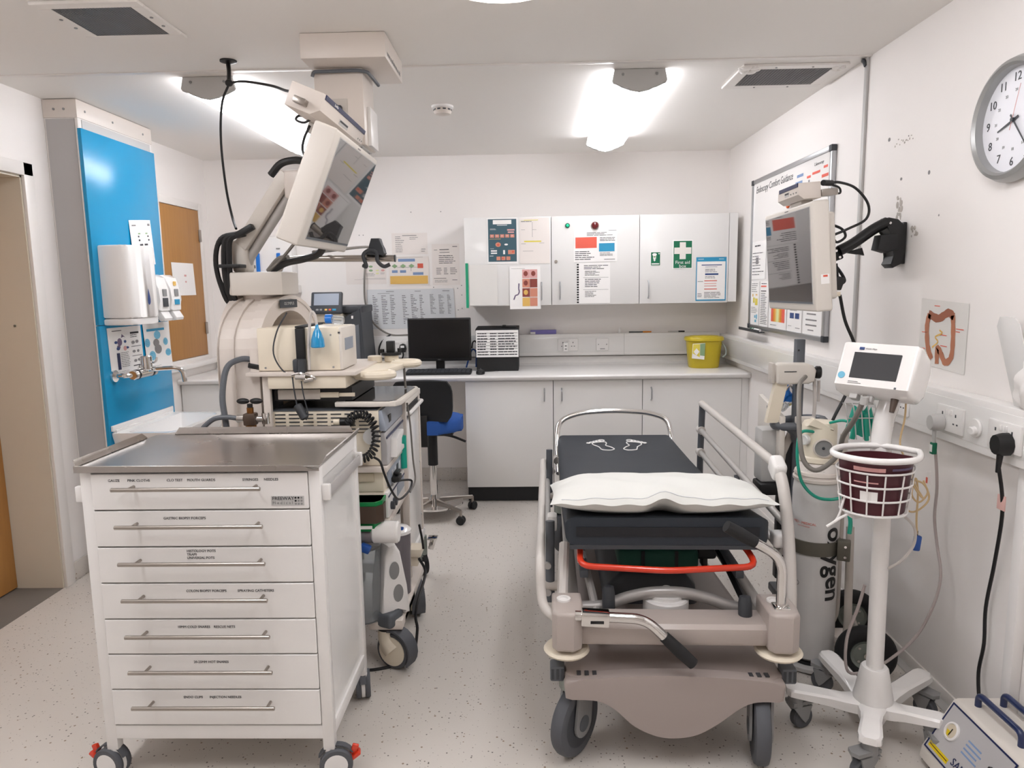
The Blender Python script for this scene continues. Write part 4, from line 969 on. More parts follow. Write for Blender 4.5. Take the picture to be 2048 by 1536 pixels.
# monitor arm
B().prism([(-1.185, 2.79), (-1.15, 2.755), (-1.0, 2.75), (-.955, 2.765), (-.945, 2.82), (-.945, 2.93), (-1.16, 2.95), (-1.185, 2.93)], 'z', 1.463, 1.553, .008).out('arm_base', 'monitor_case', t)
B().cyl((-1.075, 2.86, 1.44), (-1.075, 2.86, 1.464), .07, n=24).out('arm_swivel', 'beige', t)
B().cbox((-1.13, 2.84, 1.615), (.065, .085, .13), (0, 0, 0), .018, 3).out('arm_joint', 'monitor_case', t)
P0, P1 = Vector((-1.1, 2.83, 1.645)), Vector((-.9, 2.77, 1.885)); dd = (P1 - P0).normalized(); nn = Vector((0, -1, 0)).cross(dd).normalized()
nn = Vector((-dd.z, 0, dd.x)).normalized()
def slab(a, c, w0, w1, h, name, m_):
    b = B(); sd = Vector((0, h / 2, 0))
    A = [a + nn * w0 - sd, a + nn * w1 - sd, a + nn * w1 + sd, a + nn * w0 + sd]; C_ = [c + nn * w0 - sd, c + nn * w1 - sd, c + nn * w1 + sd, c + nn * w0 + sd]
    b.loft([A, C_]); es = b.bm.edges[:]; bmesh.ops.bevel(b.bm, geom=es, offset=.008, segments=2, affect='EDGES', profile=.5)
    return b.out(name, m_, t)
slab(P0 - dd * .01, P1 + dd * .02, -.004, .05, .075, 'arm_cover', 'monitor_case')
B().tube([P0 - nn * .028 - dd * .05, P0 - nn * .022, P1 - nn * .022 - dd * .05, P1 - nn * .03], .018, 12, sm=4).out('arm_strut', 'silver_paint', t)
B().cbox((-.873, 2.765, 1.875), (.075, .085, .105), (0, 0, rad(-8)), .012, 3).out('arm_head', 'beige', t)
B().cyl((-.822, 2.745, 1.83), (-.822, 2.745, 1.93), .03, n=18, bev=.004).cyl((-.822, 2.742, 1.87), (-.79, 2.66, 1.85), .025, n=14).out('arm_hinge', 'warm_gray', t)
B().cyl((-.82, 2.745, 1.83), (-.8, 2.74, 1.72), .02, .012, n=14).out('arm_pin', 'beige', t)
B().tube([(-.975, 2.77, 1.915), (-.93, 2.76, 1.955), (-.87, 2.75, 1.965), (-.81, 2.72, 1.95)], .014, 10, sm=5).out('arm_sleeve', 'black', t)
for dx, r, bow in ((0, .012, -.012), (-.015, .01, -.03), (.012, .012, -.004), (.006, .006, -.055)):
    B().tube([(-1.1 + dx, 2.77, 1.7), (-1.155 + dx + bow * .4, 2.765, 1.68), (-1.165 + dx + bow, 2.77, 1.6), (-1.168 + dx + bow * .5, 2.775, 1.5), (-1.15 + dx, 2.79, 1.425), (-1.06, 2.8, 1.43)], r, 8, sm=5).out('cable_bundle', 'black', t)
B().cbox((-1.085, 2.76, 1.708), (.075, .03, .022), (0, rad(-28), 0), .003).out('cable_strap', 'black', t)
B().box(-1.19, -1.105, 2.735, 2.9, 1.57, 1.583, .002).out('cable_strap', 'black', t)
B().tube([(-1.0, 2.8, 1.56), (-.93, 2.76, 1.585), (-.85, 2.7, 1.595), (-.78, 2.66, 1.61), (-.74, 2.62, 1.64)], .013, 10, sm=6).out('screen_cable', 'black', t)
B().tube([(-1.01, 2.79, 1.558), (-.95, 2.76, 1.6), (-.88, 2.72, 1.66), (-.83, 2.66, 1.7)], .006, 8, sm=5).tube([(-1.02, 2.81, 1.556), (-.97, 2.79, 1.6), (-.93, 2.78, 1.605)], .012, 8, sm=5).out('screen_cable', 'cable_gray', t)
# scope hanger rail with clip
B().tube(rounded([(-1.02, 2.9, 1.54), (-1.0, 2.92, 1.6), (-.93, 2.93, 1.608), (-.545, 2.93, 1.602)], .05), .0135, 14).out('hanger_rail', 'brushed', t)
B().cyl((-.545, 2.93, 1.602), (-.54, 2.93, 1.602), .0145, n=14).out('rail_cap', 'dark_gray', t)
b = B().prism([(-.655, 1.615), (-.64, 1.655), (-.632, 1.682), (-.598, 1.682), (-.588, 1.64), (-.578, 1.622), (-.59, 1.612), (-.63, 1.622)], 'y', 2.9, 2.95, .004)
b.tube([(-.67, 2.91, 1.575), (-.655, 2.905, 1.572), (-.665, 2.9, 1.615), (-.64, 2.9, 1.635), (-.612, 2.9, 1.625), (-.608, 2.9, 1.592), (-.585, 2.905, 1.57), (-.56, 2.91, 1.578)], .008, 8, sm=5)
b.out('hanger_clip', 'dark_gray', t)
# cream unit on the top shelf
u = thing('flushing_pump', 'cream box unit with a black strap on the top shelf of the tower', 'device', (-.85, 2.74, 1.182))
B().box(-1.012, -.704, 2.62, 2.84, 1.183, 1.343, .005).out('case', 'cream', u)
B().box(-.712, -.694, 2.622, 2.838, 1.184, 1.342, .006).out('front_panel', 'monitor_case', u)
B().box(-.695, -.6925, 2.66, 2.78, 1.255, 1.3).out('display', 'equip_panel', u)
B().box(-.708, -.7, 2.619, 2.62, 1.32, 1.326).out('print', 'ink', u)
for x in (-.985, -.73): B().cyl((x, 2.62, 1.195), (x, 2.618, 1.195), .004, n=8).out('screw', 'mid_gray', u)
B().cyl((-.735, 2.62, 1.315), (-.735, 2.6185, 1.315), .0035, n=8).out('screw', 'mid_gray', u)
B().box(-.862, -.83, 2.6, 2.622, 1.225, 1.342, .003).box(-.862, -.83, 2.602, 2.86, 1.343, 1.35, .002).out('strap', 'black_rubber', u)
B().cbox((-.848, 2.598, 1.205), (.05, .03, .05), (0, 0, .1), .008).cyl((-.84, 2.585, 1.18), (-.84, 2.585, 1.23), .014, n=12).out('strap_clamp', 'dark_gray', u)
B().tube([(-.875, 2.585, 1.172), (-.84, 2.575, 1.178), (-.8, 2.58, 1.165), (-.79, 2.59, 1.155)], .006, 8, sm=4).cyl((-.86, 2.58, 1.165), (-.82, 2.575, 1.165), .011, n=12).cyl((-.83, 2.575, 1.15), (-.795, 2.58, 1.155), .008, n=10).out('chrome_fitting', 'chrome', u)
B().cyl((-1.04, 2.65, 1.225), (-1.012, 2.65, 1.225), .02, n=14).out('hose_socket', 'cream', u)
B().cbox((-1.03, 2.64, 1.2), (.05, .03, .02), (0, .2, 0), .004).out('lever', 'black', u)
w = thing('water_nozzle', 'blue cone nozzle hanging on a clear bent tube before the cream unit', 'nozzle', (-.78, 2.58, 1.27))
B().lathe([(.022, 0), (.0255, .003), (.023, .03), (.014, .058), (.007, .07), (.005, .085)], (-.773, 2.582, 1.272), n=20).out('cone', 'blue_clear', w)
B().tube([(-.81, 2.585, 1.19), (-.808, 2.585, 1.28), (-.797, 2.583, 1.375), (-.788, 2.582, 1.402), (-.777, 2.582, 1.385), (-.773, 2.582, 1.35)], .0055, 8, sm=5).out('tube', 'cable_light', w)
w = thing('water_bottle_cap', 'small blue capped bottle lying on top of the cream unit', 'bottle', (-.77, 2.76, 1.343))
B().cyl((-.79, 2.76, 1.368), (-.765, 2.76, 1.368), .018, n=16).out('cap', 'blue_bright', w)
B().cyl((-.765, 2.76, 1.364), (-.72, 2.76, 1.362), .017, n=16, bev=.004).out('bottle_body', 'clear_plastic', w)
# cream scope holders
hl = thing('scope_holder', 'cream plastic holder plate with two open ring cups at tower side', 'holder', (-.6, 2.88, 1.12))
B().prism([(-.72, 2.7), (-.64, 2.66), (-.56, 2.72), (-.52, 2.92), (-.56, 3.05), (-.72, 3.05)], 'z', 1.15, 1.172, .006).out('plate', 'cream', hl)
def ring(c, rx, ry, rr, a0, a1, rot=0):
    pts = []
    for k in range(17):
        a = rad(a0 + (a1 - a0) * k / 16); x, y = rx * math.cos(a), ry * math.sin(a)
        pts.append((c[0] + x * math.cos(rot) - y * math.sin(rot), c[1] + x * math.sin(rot) + y * math.cos(rot), c[2]))
    return B().tube(pts, rr, 10)
ring((-.6, 2.725, 1.152), .068, .045, .017, -160, 150, .1).out('ring_cup', 'cream', hl)
ring((-.525, 2.98, 1.168), .055, .05, .015, -150, 160, .1).out('ring_cup', 'cream', hl)
for x, y in ((-.655, 2.99), (-.59, 3.02)): B().cyl((x, y, 1.172), (x, y, 1.2), .03, n=20, bev=.003).out('cup', 'cream', hl)
B().cyl((-.59, 3.02, 1.2), (-.59, 3.02, 1.212), .042, n=16).box(-.608, -.575, 3.0, 3.035, 1.21, 1.26, .003).cyl((-.63, 3.02, 1.208), (-.63, 3.02, 1.225), .01, n=8).cyl((-.555, 3.02, 1.208), (-.555, 3.02, 1.228), .009, n=8).out('black_socket', 'black', hl)
B().tube([(-.525, 2.95, 1.15), (-.524, 2.95, 1.1), (-.522, 2.95, 1.066)], .005, 8).out('stalk', 'cable_gray', hl)
# stacked units in the tower
u = thing('video_processor', 'upper white processor with side vent slots in the tower', 'processor', (-.77, 2.82, .944))
B().box(-.98, -.572, 2.63, 3.0, .945, 1.028, .003).out('case', 'cream', u)
B().prism([(-.572, .947), (-.572, 1.026), (-.56, 1.026), (-.548, .98), (-.548, .947)], 'y', 2.632, 2.998, .002).out('front_panel', 'equip_panel', u)
B().box(-.98, -.575, 2.628, 2.998, 1.0285, 1.031).out('top_cover', 'slate_gray', u)
b = B()
for r in range(5):
    for k in range(7): b.box(-.965 + k * .053, -.925 + k * .053, 2.6285, 2.631, .955 + r * .0145, .9595 + r * .0145)
b.out('vent_slots', 'dark_gray', u, kind='stuff')
B().box(-.566, -.5475, 2.7, 2.75, .965, .995, .002).out('socket', 'black', u)
u = thing('light_source', 'large white light source unit with black coiled cable plugged in', 'light source', (-.77, 2.82, .813))
B().box(-.98, -.57, 2.635, 3.0, .8135, .941, .004).out('case', 'cream', u)
B().prism([(-.57, .815), (-.57, .939), (-.552, .939), (-.546, .89), (-.546, .815)], 'y', 2.637, 2.998, .003).out('front_panel', 'panel_gray', u)
B().box(-.5478, -.545, 2.64, 2.995, .915, .923).out('stripe', 'stripe_blue', u)
B().prism([(2.7, .83), (2.72, .9), (2.78, .912), (2.86, .91), (2.86, .895), (2.81, .885), (2.8, .855), (2.86, .847), (2.86, .83)], 'x', -.548, -.52, .004).out('socket_cover', 'white_plastic', u)
B().cyl((-.55, 2.83, .868), (-.53, 2.83, .868), .02, n=16).out('scope_socket', 'dark_gray', u)
cb = thing('coiled_cable', 'black coiled scope cable with plug hanging on the tower side', 'cable', (-.61, 2.6, .86))
pts = []
for k in range(330):
    a = k / 329; th = rad(150 - 300 * a); q = 2 * PI * 26 * a
    c0 = Vector((-.635 + .058 * math.cos(th), 2.6, .935 + .085 * math.sin(th))); ro = Vector((math.cos(th), 0, math.sin(th)))
    pts.append(c0 + ro * .014 * math.cos(q) + Vector((0, .016, 0)) * math.sin(q))
B().tube(pts, .0042, 5).out('coil', 'black_rubber', cb)
B().cyl((-.71, 2.605, .99), (-.66, 2.605, .99), .017, n=14).out('plug', 'black', cb); B().cyl((-.735, 2.605, .99), (-.71, 2.605, .99), .011, n=12).out('plug_collar', 'cream', cb)
B().cyl((-.6, 2.61, .93), (-.6, 2.63, .93), .03, n=16).out('socket_ring', 'light_gray', cb)
u = thing('electrosurgery_unit', 'flat white unit with grey control panel below the light source', 'device', (-.77, 2.82, .71))
B().box(-.98, -.565, 2.64, 3.0, .708, .785, .003).out('case', 'cream', u)
B().box(-.566, -.552, 2.7, 2.99, .712, .782, .002).out('front_panel', 'equip_panel', u)
B().box(-.66, -.6, 2.632, 2.641, .75, .784, .002).out('side_foot', 'cream_dark', u)
for k in range(4): B().box(-.553, -.5505, 2.74 + k * .05, 2.77 + k * .05, .735, .765).out('button', 'dark_gray' if k == 2 else 'paper_gray', u)
u = thing('insufflator', 'white unit with blue stripe and two black knobs low in the tower', 'device', (-.77, 2.82, .601))
B().box(-.98, -.565, 2.64, 3.0, .6015, .706, .003).out('case', 'cream', u)
B().box(-.566, -.55, 2.642, 2.998, .604, .704, .003).out('front_panel', 'white_plastic', u)
B().box(-.551, -.5485, 2.645, 2.995, .683, .69).out('stripe', 'stripe_blue', u)
B().box(-.551, -.5485, 2.82, 2.98, .635, .68).out('display', 'equip_panel', u)
for y in (2.69, 2.74): B().cyl((-.55, y, .64), (-.535, y, .64), .016, n=14).out('knob', 'dark_gray', u)
t3 = B().cyl((-.545, 2.96, .72), (-.545, 2.96, .86), .016, n=12).thing('green_tube', 'dark green tube standing at the front of the tower shelf', 'tube', 'teal_mask')
g = thing('accessory_bin', 'green and brown open bin hanging on the tower side', 'bin', (-.6, 2.585, .59))
b = B(); o_ = lambda k, z, q: [(-.68 - q, 2.53 - q, z), (-.575 + q, 2.53 - q, z), (-.555 + q, 2.56, z), (-.555 + q, 2.628, z), (-.68 - q, 2.628, z)]
b.loft([o_(0, .585, -.012), o_(0, .7, 0), o_(0, .7, -.006), o_(0, .595, -.016)], cap=False); b.face(o_(0, .59, -.013)); b.out('tub', 'green_plastic', g)
B().prism([(-.682, 2.527), (-.574, 2.527), (-.552, 2.558), (-.552, 2.6), (-.5545, 2.6), (-.556, 2.56), (-.576, 2.53), (-.682, 2.53)], 'z', .62, .685).out('band', 'brown_plastic', g)
B().box(-.67, -.59, 2.525, 2.5275, .6, .612).out('sticker', 'paper', g)
j = thing('suction_canister', 'white round suction filter drum lying on its side at the tower', 'canister', (-.6, 2.56, .53))
B().cyl((-.6, 2.575, .572), (-.5, 2.575, .572), .042, n=28, bev=.006).out('drum', 'white_gloss', j)
B().cyl((-.7, 2.575, .56), (-.6, 2.575, .56), .03, n=18).out('neck', 'smoke_plastic', j)
B().cyl((-.67, 2.575, .56), (-.655, 2.575, .56), .034, n=18).cyl((-.64, 2.575, .56), (-.625, 2.575, .56), .034, n=18).out('ring', 'clear_plastic', j)
B().cbox((-.62, 2.53, .525), (.04, .03, .03), (0, .4, 0), .006).out('clip', 'clip_blue', j)
def jar(label, x, y, r, z0, z1, m_, lid='white_gloss'):
    j = thing('suction_jar', label, 'jar', (x, y, z0))
    B().lathe([(r * .86, 0), (r * .88, .004), (r, z1 - z0 - .02), (r, z1 - z0), (r - .003, z1 - z0), (r - .003, z1 - z0 - .02), (r * .84, .006), (.001, .006)], (x, y, z0), n=26).out('vessel', m_, j)
    B().lathe([(r + .004, 0), (r + .004, .012), (r * .8, .024), (r * .3, .03), (.001, .03)], (x, y, z1), n=26).out('lid', lid, j)
    return j
jar('clear suction jar at the foot of the tower nearest the drawer trolley', -.655, 2.62, .07, .207, .5, 'clear_plastic', 'clear_plastic')
jj = jar('smoky suction jar with white lid and blue valve at tower foot', -.56, 2.86, .052, .207, .47, 'smoke_plastic')
B().cyl((-.54, 2.83, .45), (-.54, 2.83, .5), .01, n=10).out('valve', 'clip_blue', jj)
k = thing('pump_pod', 'white shaped pump pod with two oval grilles at the tower foot', 'pump', (-.565, 2.67, .206), (0, 0, rad(38)), local=True)
B().prism([(-.06, .001), (-.05, .12), (-.035, .25), (-.02, .29), (.01, .295), (.03, .26), (.05, .12), (.065, .001), (.035, .0), (.02, .045), (-.015, .045), (-.03, .0)], 'y', -.05, .05, .014, 3).out('shell', 'white_gloss', k)
for z, x in ((.19, -.002), (.095, .012)):
    B().grid(lambda u, v: (x + .022 * v * math.cos(2 * PI * u), -.0512, z + .036 * v * math.sin(2 * PI * u)), 20, 2).out('oval_grille', 'mid_gray', k)
B().cbox((-.515, 3.02, .33), (.06, .09, .035), (0, 0, 0), .006).cbox((-.52, 3.02, .29), (.035, .06, .05), (0, 0, 0), .004).thing('foot_switch_box', 'small cream connector box beside the smoky suction jar', 'box', 'cream')
# hanging handset and loose cables
hs = thing('handset', 'dark grey cylindrical handset hanging below the tower shelf', 'handset', (-.85, 2.59, 1.02))
B().cyl((-.862, 2.58, 1.062), (-.832, 2.575, 1.008), .016, n=16, bev=.005).out('grip', 'dark_gray', hs)
B().tube([(-.863, 2.58, 1.062), (-.87, 2.58, 1.12), (-.872, 2.577, 1.165)], .0028, 6, sm=4).out('flex', 'dark_gray', hs)
B().tube([(-.83, 2.575, 1.005), (-.822, 2.575, 1.03), (-.835, 2.577, 1.1), (-.84, 2.577, 1.15)], .0025, 6, sm=4).tube([(-.89, 2.61, 1.4), (-.93, 2.605, 1.33), (-.945, 2.6, 1.25), (-.91, 2.595, 1.185), (-.86, 2.59, 1.17)], .0028, 6, sm=6).thing('thin_cable', 'thin grey cable looping down the side of the cream unit', 'cable', 'dark_gray')
B().tube([(-.585, 2.58, .86), (-.56, 2.57, .845), (-.545, 2.565, .8), (-.53, 2.6, .73), (-.52, 2.7, .66), (-.5, 2.82, .66), (-.495, 2.86, .69), (-.52, 2.8, .71), (-.54, 2.72, .725)], .0045, 8, sm=6).thing('black_lead', 'thin black lead looping down the front of the tower units', 'cable', 'black')
B().cbox((-.535, 2.75, .735), (.03, .07, .02), (0, 0, 0), .004).cbox((-.535, 2.76, .755), (.02, .06, .012), (0, 0, 0), .003).thing('lead_plug', 'black plug at the end of the thin tower lead', 'plug', 'black')
B().tube([(-.52, 2.96, 1.0), (-.515, 2.99, .9), (-.51, 3.0, .75), (-.5, 2.98, .66), (-.51, 2.9, .63)], .004, 8, sm=6).thing('grey_lead', 'thin grey lead running down the front post of the tower', 'cable', 'cable_gray')
B().tube([(-.49, 2.98, .46), (-.48, 2.98, .4), (-.475, 2.98, .35)], .005, 8, sm=4).tube([(-.5, 3.0, .3), (-.47, 2.98, .24), (-.475, 2.8, .2), (-.48, 2.75, .15), (-.47, 2.72, .1), (-.49, 2.66, .02), (-.6, 2.6, .006), (-.75, 2.58, .006)], .006, 8, sm=6).thing('mains_lead', 'black mains lead draped over the tower base to the floor', 'cable', 'black')

# ---------------------------------------------------------------- second cart behind the tower
c = thing('side_cart', 'white flat sided cart with a dark glass top behind the tower', 'cart', (-.72, 3.27, 0))
for y in (3.07, 3.5):
    B().box(-.585, -.553, y - .016, y + .016, .2, .985, .003).out('post', 'beige', c); B().box(-.9, -.868, y - .016, y + .016, .2, .985, .003).out('post', 'beige', c)
B().box(-.578, -.558, 3.09, 3.484, .27, .89, .002).out('side_panel', 'white_laminate', c)
B().box(-.59, -.55, 3.05, 3.52, .215, .262, .003).box(-.905, -.865, 3.05, 3.52, .215, .262, .003).box(-.86, -.6, 3.06, 3.1, .22, .26, .003).out('base_frame', 'white_paintmetal', c)
B().box(-.9, -.55, 3.055, 3.52, .955, .985, .004).out('top_deck', 'monitor_case', c)
b = B()
B().tube(rounded([(-.552, 3.1, .93), (-.535, 3.1, .93), (-.535, 3.47, .93), (-.552, 3.47, .93)], .02), .009, 8).out('grab_bar', 'white_paintmetal', c)
B().box(-.575, -.555, 3.12, 3.46, .9, .95).out('bar_recess', 'black', c)
for z in (.93, .62, .35): B().cyl((-.558, 3.47, z), (-.5535, 3.47, z), .006, n=8).out('screw', 'light_gray', c)
caster(c, -.57, 3.1, .05, rad(-100), m_tyre='black_rubber', m_disc='hub_gray', twin=False, top=.215)
caster(c, -.56, 3.52, .06, rad(-60), m_tyre='black_rubber', m_disc='hub_gray', twin=False, top=.215)
caster(c, -.885, 3.5, .06, rad(-60), m_tyre='black_rubber', m_disc='hub_gray', twin=False, top=.215); caster(c, -.885, 3.08, .06, rad(-60), m_tyre='black_rubber', m_disc='hub_gray', twin=False, top=.215)
B().cbox((-.512, 3.53, .2), (.05, .06, .008), (0, 0, 0), .002).cbox((-.515, 3.53, .17), (.03, .03, .06), (0, .3, 0), .004).out('caster_bracket', 'chrome', c)

# ---------------------------------------------------------------- gas cylinder and hoses between trolley and tower
g = thing('gas_cylinder', 'gas cylinder with brown valve and black wing handle behind the drawer trolley', 'gas cylinder', (-1.02, 2.51, 0))
B().lathe([(.07, .004), (.075, .02), (.075, .8), (.06, .87), (.03, .92), (.02, .94)], (-1.02, 2.51, 0)).out('bottle', 'light_gray', g)
B().cyl((-1.01, 2.51, .93), (-1.01, 2.51, 1.03), .019, n=12).cyl((-1.01, 2.51, 1.03), (-1.01, 2.51, 1.065), .012, n=10).out('valve_stem', 'brass', g)
B().box(-1.032, -.988, 2.49, 2.53, 1.0, 1.045, .006).out('valve_body', 'brown_plastic', g)
B().cyl((-1.06, 2.51, 1.025), (-1.03, 2.51, 1.025), .016, n=14, bev=.003).out('regulator', 'chrome', g); B().cyl((-.99, 2.51, 1.022), (-.955, 2.51, 1.022), .012, n=12).cyl((-.955, 2.51, 1.005), (-.955, 2.51, 1.045), .014, n=12).out('regulator', 'chrome', g)
b = B().cyl((-1.01, 2.51, 1.06), (-1.01, 2.51, 1.078), .01, n=10)
for s in (-1, 1): b.ell((-1.01 + s * .024, 2.51, 1.088), (.024, .011, .011), 12, 8)
b.out('wing_handle', 'black', g)
B().tube([(-1.04, 2.648, 1.225), (-1.08, 2.62, 1.228), (-1.115, 2.58, 1.2), (-1.125, 2.55, 1.1), (-1.11, 2.53, 1.0), (-1.1, 2.52, .9)], .011, 10, sm=6).thing('grey_hose', 'thick grey hose curving down from the cream unit behind the trolley', 'hose', 'slate_gray')
B().tube([(-1.055, 2.51, 1.025), (-1.1, 2.51, 1.03), (-1.15, 2.5, 1.02), (-1.2, 2.49, .96), (-1.22, 2.49, .85)], .009, 10, sm=6).thing('grey_hose', 'short grey hose from the brown gas valve to the left', 'hose', 'slate_gray')

# ---------------------------------------------------------------- hanging cables
r = thing('cable_rose', 'black ceiling cable entry with knotted cable above the left light', 'cable', (-1.233, 3.08, 2.3))
B().lathe([(.034, -.0005), (.034, -.006), (.012, -.012)], (-1.233, 3.08, H)).out('disc', 'black', r)
B().tube([(-1.235, 3.08, H - .006), (-1.225, 3.06, 2.38), (-1.204, 3.0, 2.322)], .009, 8, sm=4).out('stem', 'black', r)
B().ell((-1.2, 2.99, 2.313), (.016, .016, .014), 12, 8).out('knot', 'black', r)
B().tube([(-1.2, 2.99, 2.313), (-1.13, 2.97, 2.312), (-1.0, 2.9, 2.275), (-.92, 2.82, 2.235), (-.86, 2.72, 2.2), (-.79, 2.46, 2.11)], .005, 8, sm=6).out('screen_lead', 'black', r)
B().tube([(-1.2, 2.99, 2.31), (-1.235, 2.99, 2.23), (-1.245, 2.98, 2.08), (-1.225, 2.95, 1.9), (-1.18, 2.88, 1.78), (-1.13, 2.79, 1.72)], .005, 8, sm=6).out('arm_lead', 'black', r)
w = thing('looped_lead', 'black leads looping behind the left screen to its receiver box', 'cable', (-.75, 2.5, 1.95))
B().tube([(-.73, 2.48, 2.03), (-.755, 2.49, 1.99), (-.765, 2.5, 1.95), (-.74, 2.49, 1.9), (-.71, 2.48, 1.87)], .0045, 8, sm=6).out('lead', 'black', w)
B().tube([(-.725, 2.47, 2.05), (-.76, 2.47, 2.06), (-.77, 2.46, 2.045), (-.745, 2.46, 2.035), (-.72, 2.46, 2.045)], .004, 8, sm=5).out('lead', 'black', w)
w = B().tube([(-.8, 2.68, 1.62), (-.93, 4.2, 1.72), (-1.18, 5.25, 1.74), (-1.215, 5.3, 1.54), (-1.215, 5.31, 1.36), (-1.16, 5.31, 1.22), (-1.04, 5.31, 1.135), (-.89, 5.31, 1.13)], .007, 8, sm=7).thing('wall_lead', 'grey cable hanging down the back wall beside the copier', 'cable', 'cable_gray')
B().tube([(-1.035, 5.3, 1.135), (-1.09, 5.29, 1.1), (-1.12, 5.28, 1.04), (-1.12, 5.27, .97)], .006, 8, sm=5).thing('black_lead', 'short black lead hanging below the back trunking by the plugs', 'cable', 'black')
B().tube([(-.9, 5.3, 1.128), (-.86, 5.29, 1.13), (-.8, 5.29, 1.13), (-.76, 5.29, 1.13)], .01, 8, sm=4).thing('white_adapter', 'pale lead lying on the trunking behind the computer monitor', 'cable', 'cable_light')

# ---------------------------------------------------------------- swivel chair
c = thing('swivel_chair', 'blue and black swivel chair with foot ring in front of worktop', 'chair', (-.62, 4.42, 0))
sx, sy = -.635, 4.5
B().prism([(sx + .2 * math.copysign(abs(math.cos(a)) ** .7, math.cos(a)), sy + .2 * math.copysign(abs(math.sin(a)) ** .7, math.sin(a))) for a in [2 * PI * k / 32 for k in range(32)]], 'z', .575, .66, .03, 4).out('seat', 'blue_fabric', c)
B().cbox((sx, sy, .57), (.3, .3, .02), (0, 0, 0), .004).out('seat_pan', 'black', c)
def bk(u, v, d=0):
    x = (u - .5) * .38; z = .66 + .25 * v
    k = 1 - abs(2 * v - 1) ** 4 * .18
    return Vector((sx - .03 + x * k, sy - .2 + .06 * (2 * u - 1) ** 2 * -1 + .06 - d * (1 - .3 * abs(2 * u - 1) ** 3), z))
b = B(); nu, nv = 14, 8
V1 = [[b.bm.verts.new(bk(i / nu, j / nv, .03)) for j in range(nv + 1)] for i in range(nu + 1)]
V2 = [[b.bm.verts.new(bk(i / nu, j / nv, -.03)) for j in range(nv + 1)] for i in range(nu + 1)]
for i in range(nu):
    for j in range(nv):
        b.bm.faces.new((V1[i][j], V1[i + 1][j], V1[i + 1][j + 1], V1[i][j + 1])); b.bm.faces.new((V2[i][j], V2[i][j + 1], V2[i + 1][j + 1], V2[i + 1][j]))
for i in range(nu): b.bm.faces.new((V1[i][0], V2[i][0], V2[i + 1][0], V1[i + 1][0])); b.bm.faces.new((V1[i][nv], V1[i + 1][nv], V2[i + 1][nv], V2[i][nv]))
for j in range(nv): b.bm.faces.new((V1[0][j], V1[0][j + 1], V2[0][j + 1], V2[0][j])); b.bm.faces.new((V1[nu][j], V2[nu][j], V2[nu][j + 1], V1[nu][j + 1]))
b.out('backrest', 'black_fabric', c)
B().cbox((sx - .03, sy - .19, .6), (.06, .02, .2), (0, 0, 0), .004).box(sx - .05, sx - .01, sy - .2, sy - .05, .545, .56, .003).out('back_bar', 'black', c)
B().cyl((sx, sy, .34), (sx, sy, .56), .032, n=18).out('column_sleeve', 'black', c)
B().cyl((sx, sy, .1), (sx, sy, .35), .025, n=18).out('gas_lift', 'chrome', c)
B().tube([(sx + .06, sy - .02, .545), (sx + .14, sy - .03, .53), (sx + .22, sy - .04, .5)], .008, 8, sm=4, flat=.5).out('lever', 'black', c)
B().lathe([(.16, .082), (.19, .082), (.19, .094), (.16, .094)], (sx, sy, 0), n=36).out('foot_ring', 'chrome', c)
b = B().cyl((sx, sy, .075), (sx, sy, .12), .04, n=18)
b.out('hub', 'chrome', c)
for k in range(5):
    a = rad(-45 + 72 * k); e = Vector((sx + .27 * math.cos(a), sy + .27 * math.sin(a), 0))
    B().tube([(sx + .03 * math.cos(a), sy + .03 * math.sin(a), .1), (e.x, e.y, .085)], lambda q: .02 - .006 * q, 8, flat=.6).out('leg', 'brushed', c)
    q = B().cyl((e.x, e.y, .05), (e.x, e.y, .09), .009, n=8).out('caster', 'brushed', c)
    ax = Vector((-math.sin(a + .6), math.cos(a + .6), 0))
    for s in (-1, 1): B().lathe([(.001, -.009), (.024, -.009), (.028, -.004), (.028, .004), (.024, .009), (.001, .009)], Vector((e.x, e.y, .028)) + ax * s * .014, ax, 18).out('wheel', 'black_rubber', q)
# ---------------------------------------------------------------- stretcher trolley (local frame: x across, y along from the near end, z up)
st = thing('stretcher', 'grey hospital stretcher on wheels with black mattress and raised right side rail', 'stretcher', (.43, 2.1, 0), (0, 0, rad(-1.5)), local=True)
# mattress with the near (head) section slightly raised
mt = B().prism([(.1, .655), (.1, .745), (.88, .628), (1.94, .622), (1.94, .54), (.9, .54)], 'x', -.325, .325, .03, 4).out('mattress', 'mattress_cover', st)
B().prism([(.097, .684), (.097, .715), (.0995, .715), (.0995, .684)], 'x', -.29, .29).out('end_panel', 'mattress_side', mt)
def foot(s, cx, cy, ro=.35):
    """outline of a foot printed on the cover, toes pointing away from the pillow"""
    pl = [(-.03, -.045), (.0, -.06), (.025, -.045), (.022, -.01), (.012, .02), (.03, .05), (.035, .075), (.005, .085), (-.03, .08), (-.04, .055), (-.03, .01), (-.035, -.025)]
    rt_ = lambda x, y: (cx + s * (x * math.cos(ro) + y * math.sin(ro)) * 1.1, cy + (-x * math.sin(ro) + y * math.cos(ro)) * 1.4, .6265)
    pl = [(-x, y) for x, y in pl]
    b = B().tube([rt_(x, y) for x, y in pl], .0032, 6, sm=4, closed=True)
    for k in range(5):
        q = rt_(-.03 + k * .02, .108 - .005 * k)
        r = .013 - k * .0014
        b.tube([(q[0] + r * 1.3 * math.cos(a), q[1] + r * 1.4 * math.sin(a), .6265) for a in [2 * PI * i / 10 for i in range(10)]], .0028, 5, closed=True)
    return b.out('foot_print', 'paper', mt)
foot(-1, -.075, 1.62); foot(1, .06, 1.62)
B().prism([(.1, .64), (.1, .654), (.9, .539), (1.94, .539), (1.94, .525), (.9, .525)], 'x', -.31, .31).out('mattress_deck', 'dark_gray', st)
